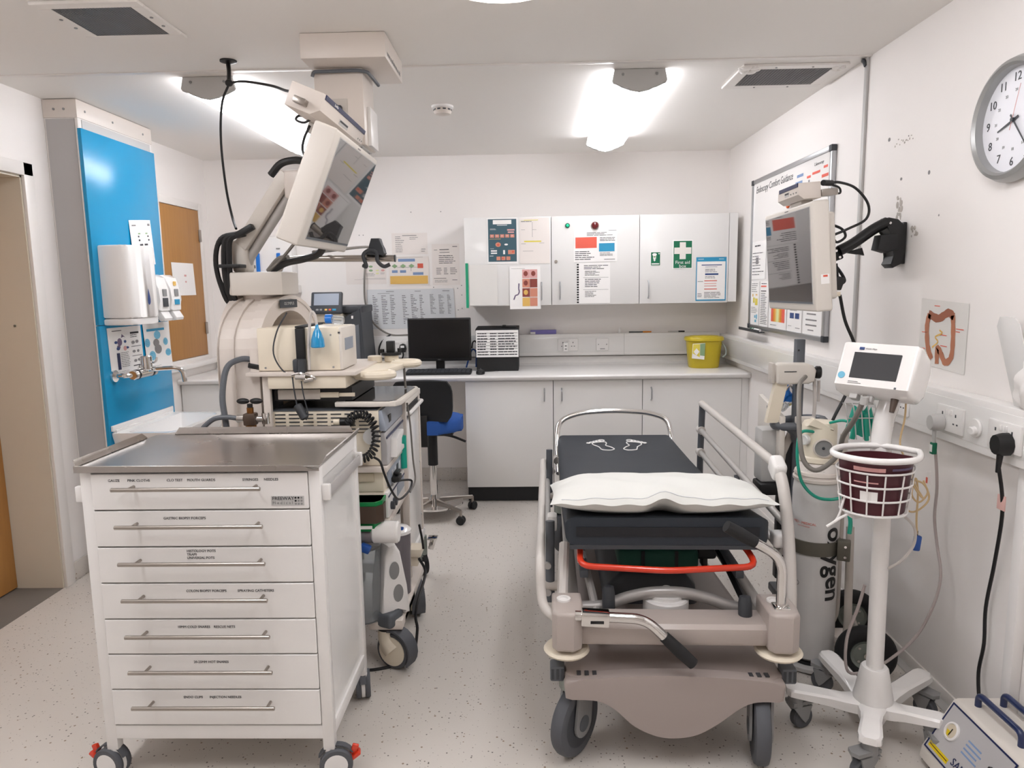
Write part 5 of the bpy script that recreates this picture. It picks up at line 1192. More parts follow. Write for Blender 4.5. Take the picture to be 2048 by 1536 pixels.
# chassis: long side tubes, cross beam at the near end, corner blocks
for s in (-1, 1):
    B().box(s * .3 - .02, s * .3 + .02, .06, 1.95, .415, .455, .006).out('side_member', 'silver_paint', st)
    B().box(s * .26 - .014, s * .26 + .014, .2, 1.9, .5, .526, .003).out('deck_rail', 'slate_gray', st)
    # corner block
    cx = s * .325
    B().prism([(cx - .045, -.055), (cx - .03, -.075), (cx + .02, -.08), (cx + .045, -.06), (cx + .052, -.01), (cx + .048, .08), (cx - .045, .08)], 'z', .378, .505, .012, 3).out('corner_block', 'stretcher_paint', st)
    B().lathe([(.022, 0), (.022, .006), (.014, .006), (.013, .001), (.001, .001)], (cx - .008, .02, .5045), n=20).out('socket_ring', 'white_plastic', st)
    B().cyl((cx, -.01, .36), (cx, -.01, .38), .036, n=20).out('bumper_stem', 'brown_plastic', st)
    B().lathe([(.03, -.022), (.066, -.006), (.072, .002), (.066, .01), (.03, .013), (.001, .013)], (cx, -.012, .358), n=28).out('bumper_wheel', 'cream', st)
B().prism([(-.03, .452), (-.042, .44), (-.045, .4), (-.038, .388), (.06, .388), (.07, .4), (.07, .452)], 'x', -.285, .285, .006).out('cross_beam', 'stretcher_paint', st)
B().box(-.3, .3, 1.88, 1.96, .39, .45, .006).out('cross_beam', 'stretcher_paint', st)
# fold away push handles
def hnd(name, pts, gi, lab=None):
    P = rounded(pts, .06, 6); h = B().tube(P, .0155, 12).out(name, 'chrome', st)
    d = (P[-1] - P[-2]).normalized()
    B().tube([P[-1] - d * .005, P[-1] + d * gi * .5, P[-1] + d * gi], lambda q: .02 - .002 * abs(2 * q - 1), 12).out('grip', 'black_rubber', h)
    return h
h1 = hnd('push_handle', [(-.3, -.062, .492), (-.09, -.07, .487), (-.03, -.075, .43)], .115)
B().cbox((-.24, -.066, .488), (.085, .04, .044), (0, rad(3), 0), .004).out('handle_clamp', 'chrome', h1)
B().box(-.255, -.215, -.088, -.0855, .478, .486).out('clamp_slot', 'black', h1)
h2 = hnd('push_handle', [(.325, -.02, .49), (.325, -.02, .66), (.235, -.03, .715)], .1)
B().box(.3, .35, -.045, .005, .49, .512, .006).out('handle_clamp', 'chrome', h2)
# steering bar with two pedal grips, central column cap
B().tube([(-.3, .14, .425), (-.2, .14, .43), (-.12, .15, .455), (-.04, .15, .472), (.06, .15, .472), (.14, .15, .455), (.22, .14, .43), (.3, .14, .425)], .019, 12, sm=5).out('brake_bar', 'silver_paint', st)
for x, y in ((-.185, .1), (.235, .03)): B().lathe([(.019, 0), (.021, .004), (.021, .075), (.017, .095), (.001, .1)], (x, y, .415), (0, .15, 1), n=18).out('pedal_grip', 'dark_gray', st)
B().tube([(.245, .07, .47), (.25, .4, .5), (.25, 1.2, .5)], .012, 8).out('release_rod', 'black', st)
B().cyl((0.01, .17, .38), (.01, .17, .452), .075, n=30, bev=.005).cyl((.01, .17, .45), (.01, .17, .462), .055, n=28).out('column_cap', 'white_plastic', st)
B().cyl((.01, .155, .445), (.01, .155, .49), .018, n=14, bev=.004).out('bar_pivot', 'pale_tube', st)
# red pull bar under the mattress
B().tube(rounded([(-.27, .32, .625), (-.275, .16, .622), (-.28, .08, .592), (0, .06, .585), (.28, .08, .592), (.27, .16, .62), (.22, .34, .63)], .05), .0105, 12, sm=0).out('pull_bar', 'red_paint', st)
# covered column and base
B().prism([(-.2, .14), (-.16, .36), (-.1, .42), (.12, .42), (.17, .36), (.2, .14)], 'y', .45, 1.5, .03, 3).out('base_shroud', 'dark_gray', st)
B().cyl((.0, 1.55, .2), (.0, 1.55, .52), .06, n=24).out('lift_column', 'hub_gray', st); B().cyl((.0, .95, .2), (.0, .95, .52), .06, n=24).out('lift_column', 'hub_gray', st)
def hood_out(nb=15):
    up_ = [(-.335, .272)] + [(x, .283 + .024 * (1 - (x / .34) ** 2)) for x in [-.33 + .66 * k / nb for k in range(nb + 1)]] + [(.335, .272)]
    lo = [(.33, .225), (.25, .225), (.2, .205), (.13, .15), (.07, .115), (.01, .103), (-.05, .108), (-.12, .14), (-.18, .195), (-.235, .222), (-.33, .225)]
    return up_ + [tuple(v)[:2] for v in [(p.x, p.y) for p in catmull([(x, z, 0) for x, z in lo], 5)]]
B().prism(hood_out(), 'y', -.075, -.03, .012, 3).out('base_cover', 'stretcher_hood', st)
B().prism([(-.335, -.03), (-.3, -.06), (.3, -.06), (.335, -.03), (.33, .35), (.25, 1.9), (-.25, 1.9), (-.33, .35)], 'z', .27, .292, .008).out('base_deck', 'stretcher_hood', st)
for s in (-1, 1):
    b = B()
    for k in range(4): b.box(s * .25 - .045 + k * .024, s * .25 - .032 + k * .024, -.052, -.03, .294, .2965)
    b.out('print', 'ink', st, kind='stuff')
    B().cbox((s * .355, -.01, .285), (.045, .05, .05), (0, 0, 0), .006).out('pedal', 'slate_gray', st)
    for k in range(3): B().box(s * .355 - .018 + k * .015, s * .355 - .01 + k * .015, -.0365, -.034, .268, .302).out('pedal_rib', 'dark_gray', st)
def st_wheel(x, y, ang, r=.112):
    c, s = math.cos(ang), math.sin(ang); fo = Vector((c, s, 0)); ax = Vector((-s, c, 0)); p = Vector((x, y, r))
    cs = B().cyl((x, y, .23), (x, y, .27), .05, n=20).out('caster', 'hub_gray', st)
    B().lathe([(.05, -.02), (.096, -.024), (.107, -.02), (.112, -.01), (.112, .01), (.107, .02), (.096, .024), (.05, .02)], p, ax, 40).out('tyre', 'tyre_gray', cs)
    B().lathe([(.001, -.026), (.092, -.022), (.092, .022), (.001, .026)], p, ax, 32).out('wheel_disc', 'dark_gray', cs)
    for sg in (-1, 1):
        q = p + ax * sg * .031
        f = [q + fo * .045 * math.cos(a) + Vector((0, 0, .045 * math.sin(a))) for a in [rad(180 + 18 * k) for k in range(11)]] + [q + fo * .06 + Vector((0, 0, .13)), q + fo * -.02 + Vector((0, 0, .135))]
        b = B(); b.loft([[v - ax * .004 for v in f], [v + ax * .004 for v in f]]); b.out('fork', 'mid_gray', cs)
        B().cyl(q - ax * .006, q + ax * .006, .026, n=18).out('axle_cap', 'slate_gray', cs)
    return cs
st_wheel(-.3, .0, rad(55)); st_wheel(.275, -.02, rad(80)); st_wheel(-.3, 1.75, rad(70)); st_wheel(.3, 1.75, rad(70))
# head end push bar (chrome hoop at the far end)
B().tube(rounded([(-.322, 1.7, .46), (-.33, 1.9, .6), (-.32, 1.97, .7), (-.2, 1.985, .745), (0, 1.99, .758), (.2, 1.985, .745), (.31, 1.97, .71), (.325, 1.93, .62), (.32, 1.8, .5)], .09, 6), .0155, 12, sm=2).out('foot_hoop', 'chrome', st)
for s in (-1, 1): B().cyl((s * .325, 1.74, .52), (s * .325, 1.83, .52), .024, n=16).out('hoop_clamp', 'chrome', st)
# raised side rail on the right
rx = .395
r1 = B().tube([(rx, 1.47, .882), (rx - .002, .285, .872)], .0165, 14).out('side_rail', 'pale_tube', st)
B().tube([(rx, 1.455, .875), (rx + .004, 1.5, .6), (rx + .004, 1.5, .5)], .016, 12, flat=.6).out('rail_post', 'slate_gray', r1)
B().tube([(rx, .27, .868), (rx + .004, .215, .8), (rx + .008, .165, .66), (rx + .006, .12, .5), (rx, .1, .42)], .0195, 12, sm=5).out('rail_post', 'pale_tube', r1)
for z0, z1, y1 in ((.745, .7, .2), (.63, .6, .16)):
    B().tube([(rx, 1.478, z0), (rx, .19, z1 - .0)], .013, 12).out('rail_bar', 'silver_paint', r1)
    B().cyl((rx, 1.455, z0), (rx, 1.5, z0), .021, n=14).out('rail_collar', 'pale_tube', r1)
B().cbox((rx, .275, .862), (.046, .075, .065), (rad(25), 0, 0), .014, 3).out('rail_knuckle', 'white_plastic', r1)
B().box(rx - .012, rx + .012, .2345, .238, .868, .876).out('knuckle_slot', 'black', r1)
B().cbox((rx - .01, .2, .64), (.05, .06, .05), (0, 0, 0), .012, 3).out('rail_knuckle', 'white_plastic', r1)
B().tube([(rx, .55, .5), (rx, .75, .62), (rx, .78, .7)], .012, 8).out('rail_strut', 'slate_gray', r1)
# lowered side rail on the left
lx = -.385
r2 = B().tube(rounded([(lx + .06, -.02, .44), (lx - .012, .03, .47), (lx - .02, .06, .52), (lx - .022, .08, .6), (lx - .02, 1.45, .6), (lx + .03, 1.5, .52)], .07, 5), .0155, 12).out('side_rail', 'pale_tube', st)
for z in (.5, .4): B().tube([(lx + .002, .3, z), (lx + .002, 1.45, z)], .0125, 12).out('rail_bar', 'silver_paint', r2)
for y in (.32, 1.42):
    B().tube([(lx + .01, y, .36), (lx + .012, y, .66)], .016, 12, flat=.6).out('rail_post', 'slate_gray', r2)
    B().cyl((lx + .04, y, .42), (lx - .02, y, .42), .018, n=14).out('rail_pivot', 'warm_gray', r2)
B().cbox((lx + .02, .4, .63), (.04, .06, .06), (0, 0, 0), .012).out('rail_knuckle', 'white_plastic', r2)
B().tube([(lx + .045, .02, .41), (lx + .05, .1, .5), (lx + .06, .25, .6)], .018, 10, sm=4).out('rail_arm', 'pale_tube', st)
B().tube([(-.26, .35, .53), (-.235, .2, .46), (-.225, .12, .42)], .014, 8).out('deck_strut', 'silver_paint', st)
B().cyl((-.3, .45, .56), (-.24, .45, .56), .035, n=18).out('hinge_drum', 'black', st)
# dark green bag and black box lying on the base below the mattress
bg = thing('green_bag', 'dark green bag lying under the stretcher mattress', 'bag', (.46, 2.62, .44))
B().cbox((.462, 2.62, .492), (.29, .3, .09), (0, 0, rad(-1.5)), .025, 3).out('bag_body', 'green_bag', bg)
for x in (.4, .52): B().box(x - .006, x + .006, 2.466, 2.471, .455, .53).out('bag_strap', 'black', bg)
B().cbox((.655, 2.62, .478), (.08, .09, .05), (0, 0, 0), .014, 3).cbox((.655, 2.62, .44), (.02, .05, .05), (0, 0, 0), .004).thing('foot_pump', 'small black knob box under the mattress right of the green bag', 'knob', 'black')

# ---------------------------------------------------------------- pillow
pw_, pd_, ph_ = .365, .25, .068
pil = thing('pillow', 'white pillow lying across the near end of the stretcher mattress', 'pillow', (.43, 2.43, .707), (0, 0, rad(-1.5)), local=True)
rp = random.Random(11); waves = [(rp.uniform(4, 11), rp.uniform(4, 11), rp.uniform(0, 6), rp.uniform(.002, .0045)) for _ in range(6)]
def pil_pt(u, v, top):
    x, y = 2 * u - 1, 2 * v - 1
    ax_, ay = abs(x), abs(y)
    sh = (1 - .045 * (1 - ax_ ** 2) * 0 - .1 * (1 - ay ** 1.5) * (ax_ ** 4) * .5)
    X = x * pw_ * (1 - .035 * (1 - ay ** 2)) ; Y = y * pd_ * (1 - .09 * (ax_ ** 3) * (1 - 0) + .0)
    e = max(0, (1 - ax_ ** 3.2)) ** .55 * max(0, (1 - ay ** 2.6)) ** .62
    w = sum(a * math.sin(f * x + p) * math.cos(g * y + p * 1.7) for f, g, p, a in waves) * min(1, e * 1.5)
    fold = .02 * math.exp(-((x - .0) / .12) ** 2) * max(0, -y) ** 2      # the front hem lifts a little at the middle
    if top: Z = ph_ * e + w + .003 * math.sin(22 * x + 4 * y) * (1 - e) + fold
    else: Z = -ph_ * .8 * e + w * .4 + fold * 2.6 * (1 if y < 0 else 0)
    # follows the slope of the raised mattress section, near end higher
    slope = -.15 * (Y)
    return Vector((X, Y, .048 + Z + slope))
nu, nv = 60, 36; b = B()
T = [[b.bm.verts.new(pil_pt(i / nu, j / nv, True)) for j in range(nv + 1)] for i in range(nu + 1)]
Bt = [[(T[i][j] if i in (0, nu) or j in (0, nv) else b.bm.verts.new(pil_pt(i / nu, j / nv, False))) for j in range(nv + 1)] for i in range(nu + 1)]
for i in range(nu):
    for j in range(nv):
        b.bm.faces.new((T[i][j], T[i + 1][j], T[i + 1][j + 1], T[i][j + 1])); b.bm.faces.new((Bt[i][j], Bt[i][j + 1], Bt[i + 1][j + 1], Bt[i + 1][j]))
b.out('cushion', 'pillow_cloth', pil)
sm_ = [pil_pt(k / 40, .03, True) + Vector((0, 0, .001)) for k in range(2, 39)]
B().tube(sm_, .0016, 5).out('hem_seam', 'paper_gray', pil)
# ---------------------------------------------------------------- right wall: whiteboard
wb = thing('whiteboard', 'large aluminium framed whiteboard with notes and charts on the right wall', 'whiteboard', (1.45, 4.13, 1.185))
WY0, WY1, WZ0, WZ1 = 4.735, 3.515, 1.185, 2.122      # far edge, near edge
B().box(1.445, XR - .001, WY1 + .01, WY0 - .01, WZ0 + .01, WZ1 - .01).out('board', 'white_gloss', wb)
b = B().box(1.438, XR - .0005, WY1 + .02, WY0 - .02, WZ0, WZ0 + .026, .003).box(1.438, XR - .0005, WY1 + .02, WY0 - .02, WZ1 - .026, WZ1, .003).box(1.438, XR - .0005, WY1, WY1 + .026, WZ0 + .02, WZ1 - .02, .003).box(1.438, XR - .0005, WY0 - .026, WY0, WZ0 + .02, WZ1 - .02, .003)
b.out('frame', 'aluminium', wb)
for y in (WY1, WY0 - .03):
    for z in (WZ0, WZ1 - .03): B().box(1.434, XR - .0005, y - .001, y + .031, z - .001, z + .031, .004).out('corner_cap', 'dark_gray', wb)
bx = 1.4447
def PB(y, z): return Vector((bx, y, z))
U_, V_ = (0, -1, 0), (0, 0, 1)
text('Endoscopy Comfort Guidance', .058, 'ink', wb, (bx, 4.345, 2.052), U_, V_, shear=.2, sx=.88)
text('Colonoscopy', .022, 'ink', wb, (bx, 3.68, 2.062), U_, V_)
def bd(items):
    for m_, shp in items:
        b = B()
        for (y0, z1, y1, z0) in shp: b.face([(bx - .0004, y0, z0), (bx - .0004, y1, z0), (bx - .0004, y1, z1), (bx - .0004, y0, z1)])
        b.out('marker_line', m_, wb, kind='stuff')
bd([('ink_blue', [(3.97, 2.045, 3.88, 2.03), (3.99, 2.01, 3.89, 1.995), (3.98, 1.975, 3.87, 1.96), (4.02, 1.95, 3.9, 1.935)]), ('ink_redbold', [(3.83, 2.02, 3.78, 2.008), (3.76, 2.028, 3.66, 2.016), (3.62, 2.04, 3.57, 2.028), (3.64, 2.0, 3.56, 1.985), (3.84, 1.97, 3.78, 1.955)]), ('ink_green', [(3.74, 1.96, 3.65, 1.94)]), ('ink_soft', [(3.81, 1.998, 3.79, 1.985)])])
B().cyl((bx, 4.077, 1.9), (bx - .012, 4.077, 1.9), .016, n=16, bev=.003).thing('board_magnet', 'round orange magnet on the whiteboard above the screen', 'magnet', 'orange_magnet')
def pboard(name, label, cat, y0, y1, z1, z0, items, dy=0):
    x = bx - .0012
    return poster(name, label, cat, (x, y0, z1), (x, y1, z1), (x, y0 + dy, z0), items)
pboard('notice', 'white notice of short lines at the far edge of the whiteboard', 'notice', 4.7, 4.43, 1.735, 1.5, [('ink', lines(.2, .7, .1, .2, 1) + lines(.05, .95, .3, .95, 8, .2, .5)), ('ink_soft', [('r', .3, .42, .5, .6)])])
pboard('flow_chart', 'tall chart with yellow and teal boxes low on the whiteboard', 'chart', 4.7, 4.535, 1.49, 1.212, [('ink_yellow', [('r', .3, .38, .5, .5), ('r', .55, .4, .85, .55)]), ('ink_sky', [('r', .5, .78, .65, .84), ('r', .7, .76, .85, .86), ('r', .55, .88, .75, .94)]), ('ink_amber', [('r', .2, .3, .32, .36), ('r', .6, .3, .8, .33)]), ('ink_soft', lines(.1, .9, .06, .28, 5, .3, .5) + lines(.1, .9, .6, .75, 4, .3, .5))])
pboard('checklist', 'checklist with a red bar and a black bar beside the yellow chart', 'list', 4.515, 4.36, 1.485, 1.21, [('ink_redbold', [('r', .1, .09, .75, .12)]), ('black', [('r', .1, .2, .75, .22)]), ('ink', lines(.15, .95, .04, .08, 1) + lines(.1, .95, .26, .97, 18, .3, .4))])
gr = [('ink_redbold', [('r', .14, .2, .26, .72), ('r', .74, .2, .9, .72)]), ('orange', [('r', .26, .2, .36, .72), ('r', .65, .2, .74, .72)]), ('ink_amber', [('r', .36, .2, .44, .72), ('r', .58, .2, .65, .72)]), ('ink_yellowsoft', [('r', .44, .2, .58, .72)]), ('ink_soft', lines(.1, .5, .82, .88, 1))]
pboard('colour_chart', 'sheet with red to yellow striped colour chart under the screen', 'chart', 4.34, 4.045, 1.38, 1.2, gr)
pboard('notice', 'sheet with two small blue squares under the screen', 'notice', 4.035, 3.82, 1.38, 1.203, [('ink_navy', [('r', .2, .38, .48, .55), ('r', .56, .38, .84, .55)]), ('ink_soft', lines(.1, .4, .78, .82, 1) + lines(.6, .95, .82, .88, 1) + lines(.2, .8, .25, .34, 2))])
pboard('notice', 'sheet of four grey lines at the near end of the whiteboard', 'notice', 3.8, 3.56, 1.4, 1.21, [('ink_soft', [('r', .2, .42, .7, .46), ('r', .15, .58, .75, .62), ('r', .15, .72, .75, .76), ('r', .28, .86, .6, .89)])])
pt = thing('pen_tray', 'small dark pen tray with a marker under the whiteboard', 'tray', (1.42, 4.58, 1.17))
B().box(1.4, 1.437, 4.39, 4.8, 1.172, 1.178, .001).box(1.398, 1.402, 4.39, 4.8, 1.172, 1.19).out('tray_body', 'dark_gray', pt)
mk = thing('marker_pen', 'white marker with green band in the whiteboard pen tray', 'pen', (1.42, 4.5, 1.179))
B().cyl((1.418, 4.42, 1.187), (1.418, 4.56, 1.187), .008, n=12).out('barrel', 'paper', mk); B().cyl((1.418, 4.56, 1.187), (1.418, 4.6, 1.187), .0085, n=12).out('cap', 'green_dark', mk); B().cyl((1.418, 4.525, 1.187), (1.418, 4.545, 1.187), .0085, n=12).out('band', 'green_dark', mk)

# wall bracket arm of the right screen
ar = thing('wall_bracket', 'black folding wall arm that carries the right screen', 'arm', (1.4, 2.87, 1.55))
B().box(1.448, XR - .0005, 2.84, 2.92, 1.545, 1.705, .004).out('wall_plate', 'black', ar)
B().prism([(1.36, 1.7), (1.385, 1.722), (1.42, 1.715), (1.452, 1.685), (1.452, 1.6), (1.44, 1.545), (1.41, 1.53), (1.395, 1.545), (1.415, 1.575), (1.4, 1.66)], 'y', 2.82, 2.9, .008).out('elbow', 'black', ar)
B().prism([(1.335, 1.6), (1.345, 1.655), (1.41, 1.66), (1.415, 1.6), (1.375, 1.588)], 'y', 2.8, 2.86, .006).out('spring_box', 'black_rubber', ar)
b = B(); A0, A1 = Vector((1.215, 2.86, 1.6)), Vector((1.385, 2.84, 1.705))
b.tube([A0, A0 * .7 + A1 * .3 + Vector((0, 0, -.004)), A0 * .3 + A1 * .7 + Vector((0, 0, .004)), A1], .021, 12, sm=4, flat=1.3)
b.out('upper_link', 'black', ar)
B().prism([(1.23, 1.592), (1.3, 1.61), (1.31, 1.58), (1.285, 1.588)], 'y', 2.85, 2.87, .003).out('stop', 'black', ar)
B().cbox((1.2, 2.88, 1.585), (.055, .05, .05), (0, rad(-20), 0), .006).out('tilt_head', 'black', ar)
B().box(1.141, 1.175, 2.85, 2.95, 1.53, 1.63, .003).out('screen_plate', 'black', ar)
for p in ((1.2, 2.853, 1.6), (1.215, 2.853, 1.575), (1.385, 2.818, 1.7)): B().cyl(p, (p[0], p[1] - .004, p[2]), .005, n=8).out('bolt', 'chrome', ar)
w = thing('screen_lead', 'black leads looping behind the right wall screen', 'cable', (1.2, 2.8, 1.4))
B().tube([(1.125, 2.76, 1.845), (1.17, 2.78, 1.85), (1.24, 2.8, 1.83), (1.29, 2.8, 1.77), (1.285, 2.8, 1.715), (1.22, 2.8, 1.68), (1.165, 2.82, 1.655)], .005, 8, sm=6).out('lead', 'black', w)
B().cyl((1.09, 2.73, 1.843), (1.135, 2.765, 1.846), .011, n=12).out('plug', 'black', w)
B().tube([(1.13, 2.76, 1.84), (1.165, 2.77, 1.83), (1.17, 2.77, 1.81), (1.14, 2.76, 1.808)], .004, 8, sm=5).out('lead', 'black', w)
B().tube([(1.16, 2.82, 1.7), (1.2, 2.81, 1.68), (1.21, 2.8, 1.65), (1.18, 2.8, 1.63), (1.17, 2.82, 1.65)], .005, 8, sm=6).out('lead', 'black', w)
B().tube([(1.17, 2.82, 1.56), (1.2, 2.81, 1.52), (1.215, 2.8, 1.485), (1.2, 2.8, 1.47)], .006, 8, sm=5).tube([(1.18, 2.8, 1.55), (1.19, 2.8, 1.48)], .006, 8).out('lead', 'black', w)
B().cbox((1.19, 2.8, 1.475), (.035, .03, .05), (0, .3, 0), .006).out('plug', 'black', w)
B().box(1.14, 1.2, 2.79, 2.82, 1.425, 1.442, .003).out('connector', 'cream', w)
B().tube([(1.2, 2.8, 1.43), (1.225, 2.8, 1.33), (1.265, 2.8, 1.24), (1.275, 2.79, 1.17), (1.24, 2.79, 1.05), (1.19, 2.78, .95), (1.17, 2.78, .88)], .0065, 8, sm=6).out('lead', 'black', w)

# clock
ck = thing('wall_clock', 'silver rimmed round clock high on the right wall', 'clock', (1.44, 2.236, 1.77))
cc = Vector((XR - .0005, 2.236, 1.951))
B().lathe([(.17, 0), (.181, .008), (.181, .02), (.172, .04), (.16, .046), (.152, .038), (.15, .015), (.15, .0)], cc, (-1, 0, 0), 56).out('rim', 'clock_rim', ck)
fc = B().lathe([(.001, .001), (.151, .001), (.151, .015), (.001, .015)], cc, (-1, 0, 0), 48).out('face', 'clock_face', ck)
fx = cc.x - .0158
for h in range(1, 13):
    a = rad(30 * h); text(str(h), .036, 'dark_gray', ck, (fx, cc.y - .122 * math.sin(a), cc.z + .122 * math.cos(a)), U_, V_)
    text(str(h + 12), .012, 'mid_gray', ck, (fx, cc.y - .085 * math.sin(a), cc.z + .085 * math.cos(a)), U_, V_)
def hand(deg, L, w, m_, off, tail=.02):
    a = rad(deg); d = Vector((0, -math.sin(a), math.cos(a))); n = Vector((0, math.cos(a), math.sin(a))); o = Vector((fx - off, cc.y, cc.z))
    B().loft([[o - d * tail - n * w, o - d * tail + n * w, o + d * L + n * w * .6, o + d * L - n * w * .6], [v - Vector((.0012, 0, 0)) for v in (o - d * tail - n * w, o - d * tail + n * w, o + d * L + n * w * .6, o + d * L - n * w * .6)]]).out('hand', m_, ck)
hand(252, .075, .0035, 'dark_gray', .002); hand(142, .108, .0028, 'dark_gray', .0045); hand(16, .1, .0009, 'ink_pink', .007, .03)
B().cyl((fx - .002, cc.y, cc.z), (fx - .01, cc.y, cc.z), .006, n=12).out('hand_boss', 'dark_gray', ck)

# colon poster
tt = .0
cp = poster('anatomy_poster', 'laminated poster of the bowel on the right wall by the monitor', 'poster', (XR - .001, 2.702, 1.414), (XR - .001, 2.412, 1.402), (XR - .001, 2.705, 1.175), [], 'laminate')
def PC(u, v): return Vector((XR - .003, 2.702 + (2.412 - 2.702) * u, 1.413 - .238 * v - .008 * u))
def ctube(pl, r, m_, nm='drawing'):
    b = B(); pts = catmull([(*p, 0) for p in pl], 5)
    k = [Vector((PC(p.x, p.y).x, PC(p.x, p.y).y, PC(p.x, p.y).z)) for p in pts]
    rings = []
    for i in range(len(k)):
        a = k[max(0, i - 1)]; c = k[min(len(k) - 1, i + 1)]; t_ = (c - a).normalized(); n_ = Vector((1, 0, 0)).cross(t_).normalized()
        rr = r * (1 + .1 * math.sin(i * 2.1)); rings.append([k[i] + n_ * rr, k[i] - n_ * rr])
    for a, c in zip(rings, rings[1:]): b.face([a[0], a[1], c[1], c[0]])
    b.out(nm, m_, cp)
ctube([(.3, .9), (.2, .7), (.16, .4), (.2, .22)], .0135, 'colon_pink'); ctube([(.18, .22), (.4, .27), (.6, .17), (.72, .22)], .0145, 'colon_dark'); ctube([(.7, .2), (.73, .5), (.72, .8), (.6, .9), (.5, .78), (.42, .72), (.43, .95)], .0125, 'colon_pink')
ctube([(.3, .72), (.42, .62), (.36, .55), (.5, .48), (.44, .44)], .003, 'ink_amber')
b = B()
for y0, z0, y1 in ((.3, .08, .42), (.78, .38, .93), (.78, .42, .86), (.05, .5, .16), (.48, .5, .6), (.48, .66, .62), (.05, .75, .15)): b.face([PC(y0, z0), PC(y0, z0 + .012), PC(y1, z0 + .012), PC(y1, z0)])
b.out('caption', 'ink_redbold', cp, kind='stuff')

# clear glove holder at the right edge with white gloves hanging out
gh = thing('glove_holder', 'clear plastic glove holder on the right wall at the picture edge', 'holder', (1.43, 2.08, 1.1))
B().prism([(2.2, 1.37), (2.13, 1.368), (2.11, 1.35), (2.0, 1.1), (2.02, 1.09), (2.1, 1.1), (2.21, 1.34)], 'x', 1.425, 1.429, .001).out('front_panel', 'glove_box', gh)
B().prism([(2.2, 1.37), (2.205, 1.35), (2.105, 1.1), (2.1, 1.1)], 'x', 1.429, XR - .0005).out('side_panel', 'glove_box', gh)
gv = thing('glove_bunch', 'bunch of white disposable gloves bulging from the clear holder', 'gloves', (1.4, 2.02, 1.1))
def gl(u, v):
    a = 2 * PI * u; q = math.sin(PI * v); r = (.05 + .012 * math.sin(5 * a + 9 * v) + .008 * math.sin(3 * a - 14 * v)) * (q ** .6)
    return Vector((1.408 - r * .5 * math.cos(a), 2.005 + r * math.sin(a) * 1.1 + .02 * math.sin(7 * v), 1.1 + .22 * v))
B().grid(gl, 28, 20, True).out('glove_mass', 'glove_white', gv)

# sockets on the right trunking
def sock_r(y, label, w=.146):
    t = thing('power_socket', label, 'socket', (1.4, y, .97)); x = 1.4014
    B().box(x - .01, x, y - w / 2, y + w / 2, .98, 1.066, .003).out('face_plate', 'white_plastic', t)
    b = B()
    for s in (-1, 1):
        cy = y + s * .037
        b.box(x - .0106, x - .0098, cy - .003, cy + .003, 1.034, 1.044).box(x - .0106, x - .0098, cy + .006, cy + .014, 1.008, 1.013).box(x - .0106, x - .0098, cy - .014, cy - .006, 1.008, 1.013)
    b.out('pin_hole', 'dark_gray', t, kind='stuff')
    for s in (-1, 1): B().box(x - .014, x - .0095, y + s * .012 - .006, y + s * .012 + .006, 1.038, 1.056, .001).out('rocker', 'white_gloss', t)
    return t
sock_r(2.7, 'double socket on the right trunking behind the patient monitor')
sock_r(2.365, 'double socket on the right trunking holding the grey plug')
sock_r(2.09, 'double socket on the right trunking holding the large black plug')
t = thing('dimmer_switch', 'round white knob switch between the two right wall sockets', 'switch', (1.39, 2.232, 1.0))
B().cyl((1.4013, 2.232, 1.02), (1.393, 2.232, 1.02), .03, n=24, bev=.002).cyl((1.393, 2.225, 1.014), (1.376, 2.222, 1.012), .014, n=16, bev=.003).out('knob', 'white_gloss', t)
def plug_r(y, m_, label, r=.026):
    t = thing('mains_plug', label, 'plug', (1.37, y, .98))
    B().loft([[(1.39, y + r * 1.05 * math.cos(a), 1.005 + r * 1.15 * math.sin(a)) for a in [2 * PI * k / 12 for k in range(12)]], [(1.372, y + r * math.cos(a), 1.005 + r * 1.15 * math.sin(a)) for a in [2 * PI * k / 12 for k in range(12)]], [(1.352, y + r * .8 * math.cos(a), 1.005 + r * .95 * math.sin(a)) for a in [2 * PI * k / 12 for k in range(12)]]]).out('body', m_, t)
    return t
p1 = plug_r(2.405, 'light_gray', 'round grey plug in the right wall socket')
B().cyl((1.37, 2.405, .985), (1.37, 2.405, .93), .007, .005, n=10).out('cord_sleeve', 'light_gray', p1)
B().tube([(1.37, 2.405, .95), (1.385, 2.41, .87), (1.4, 2.42, .77), (1.41, 2.44, .66), (1.42, 2.43, .56), (1.41, 2.38, .47), (1.38, 2.36, .37), (1.33, 2.36, .26), (1.24, 2.34, .19), (1.15, 2.3, .17), (1.06, 2.27, .18), (1.045, 2.26, .3), (1.07, 2.245, .42), (1.085, 2.24, .5)], .0052, 8, sm=6).out('flex', 'cable_pink', p1)
B().box(1.362, 1.378, 2.396, 2.414, .895, .935, .002).out('cord_tag', 'green_dark', p1); B().box(1.3615, 1.3625, 2.398, 2.412, .903, .928).out('tag_label', 'paper', p1)
B().box(1.362, 1.377, 2.42, 2.421, .78, .83).out('test_label', 'paper', p1); B().box(1.36, 1.362, 2.412, 2.42, .79, .81).out('test_mark', 'ink_red', p1)
p2 = plug_r(2.065, 'black', 'large black plug in the nearest right wall socket', .03)
B().cyl((1.37, 2.065, .975), (1.37, 2.07, .92), .009, .006, n=10).out('cord_sleeve', 'black', p2)
B().tube([(1.37, 2.068, .94), (1.395, 2.08, .85), (1.42, 2.11, .76), (1.435, 2.15, .6), (1.44, 2.18, .45), (1.44, 2.175, .33), (1.44, 2.19, .22), (1.42, 2.14, .13), (1.4, 2.09, .1)], .0055, 8, sm=6).out('flex', 'black', p2)
B().box(1.398, 1.402, 2.07, 2.105, .8, .845, .001).out('cord_tag', 'pink_tag', p2)
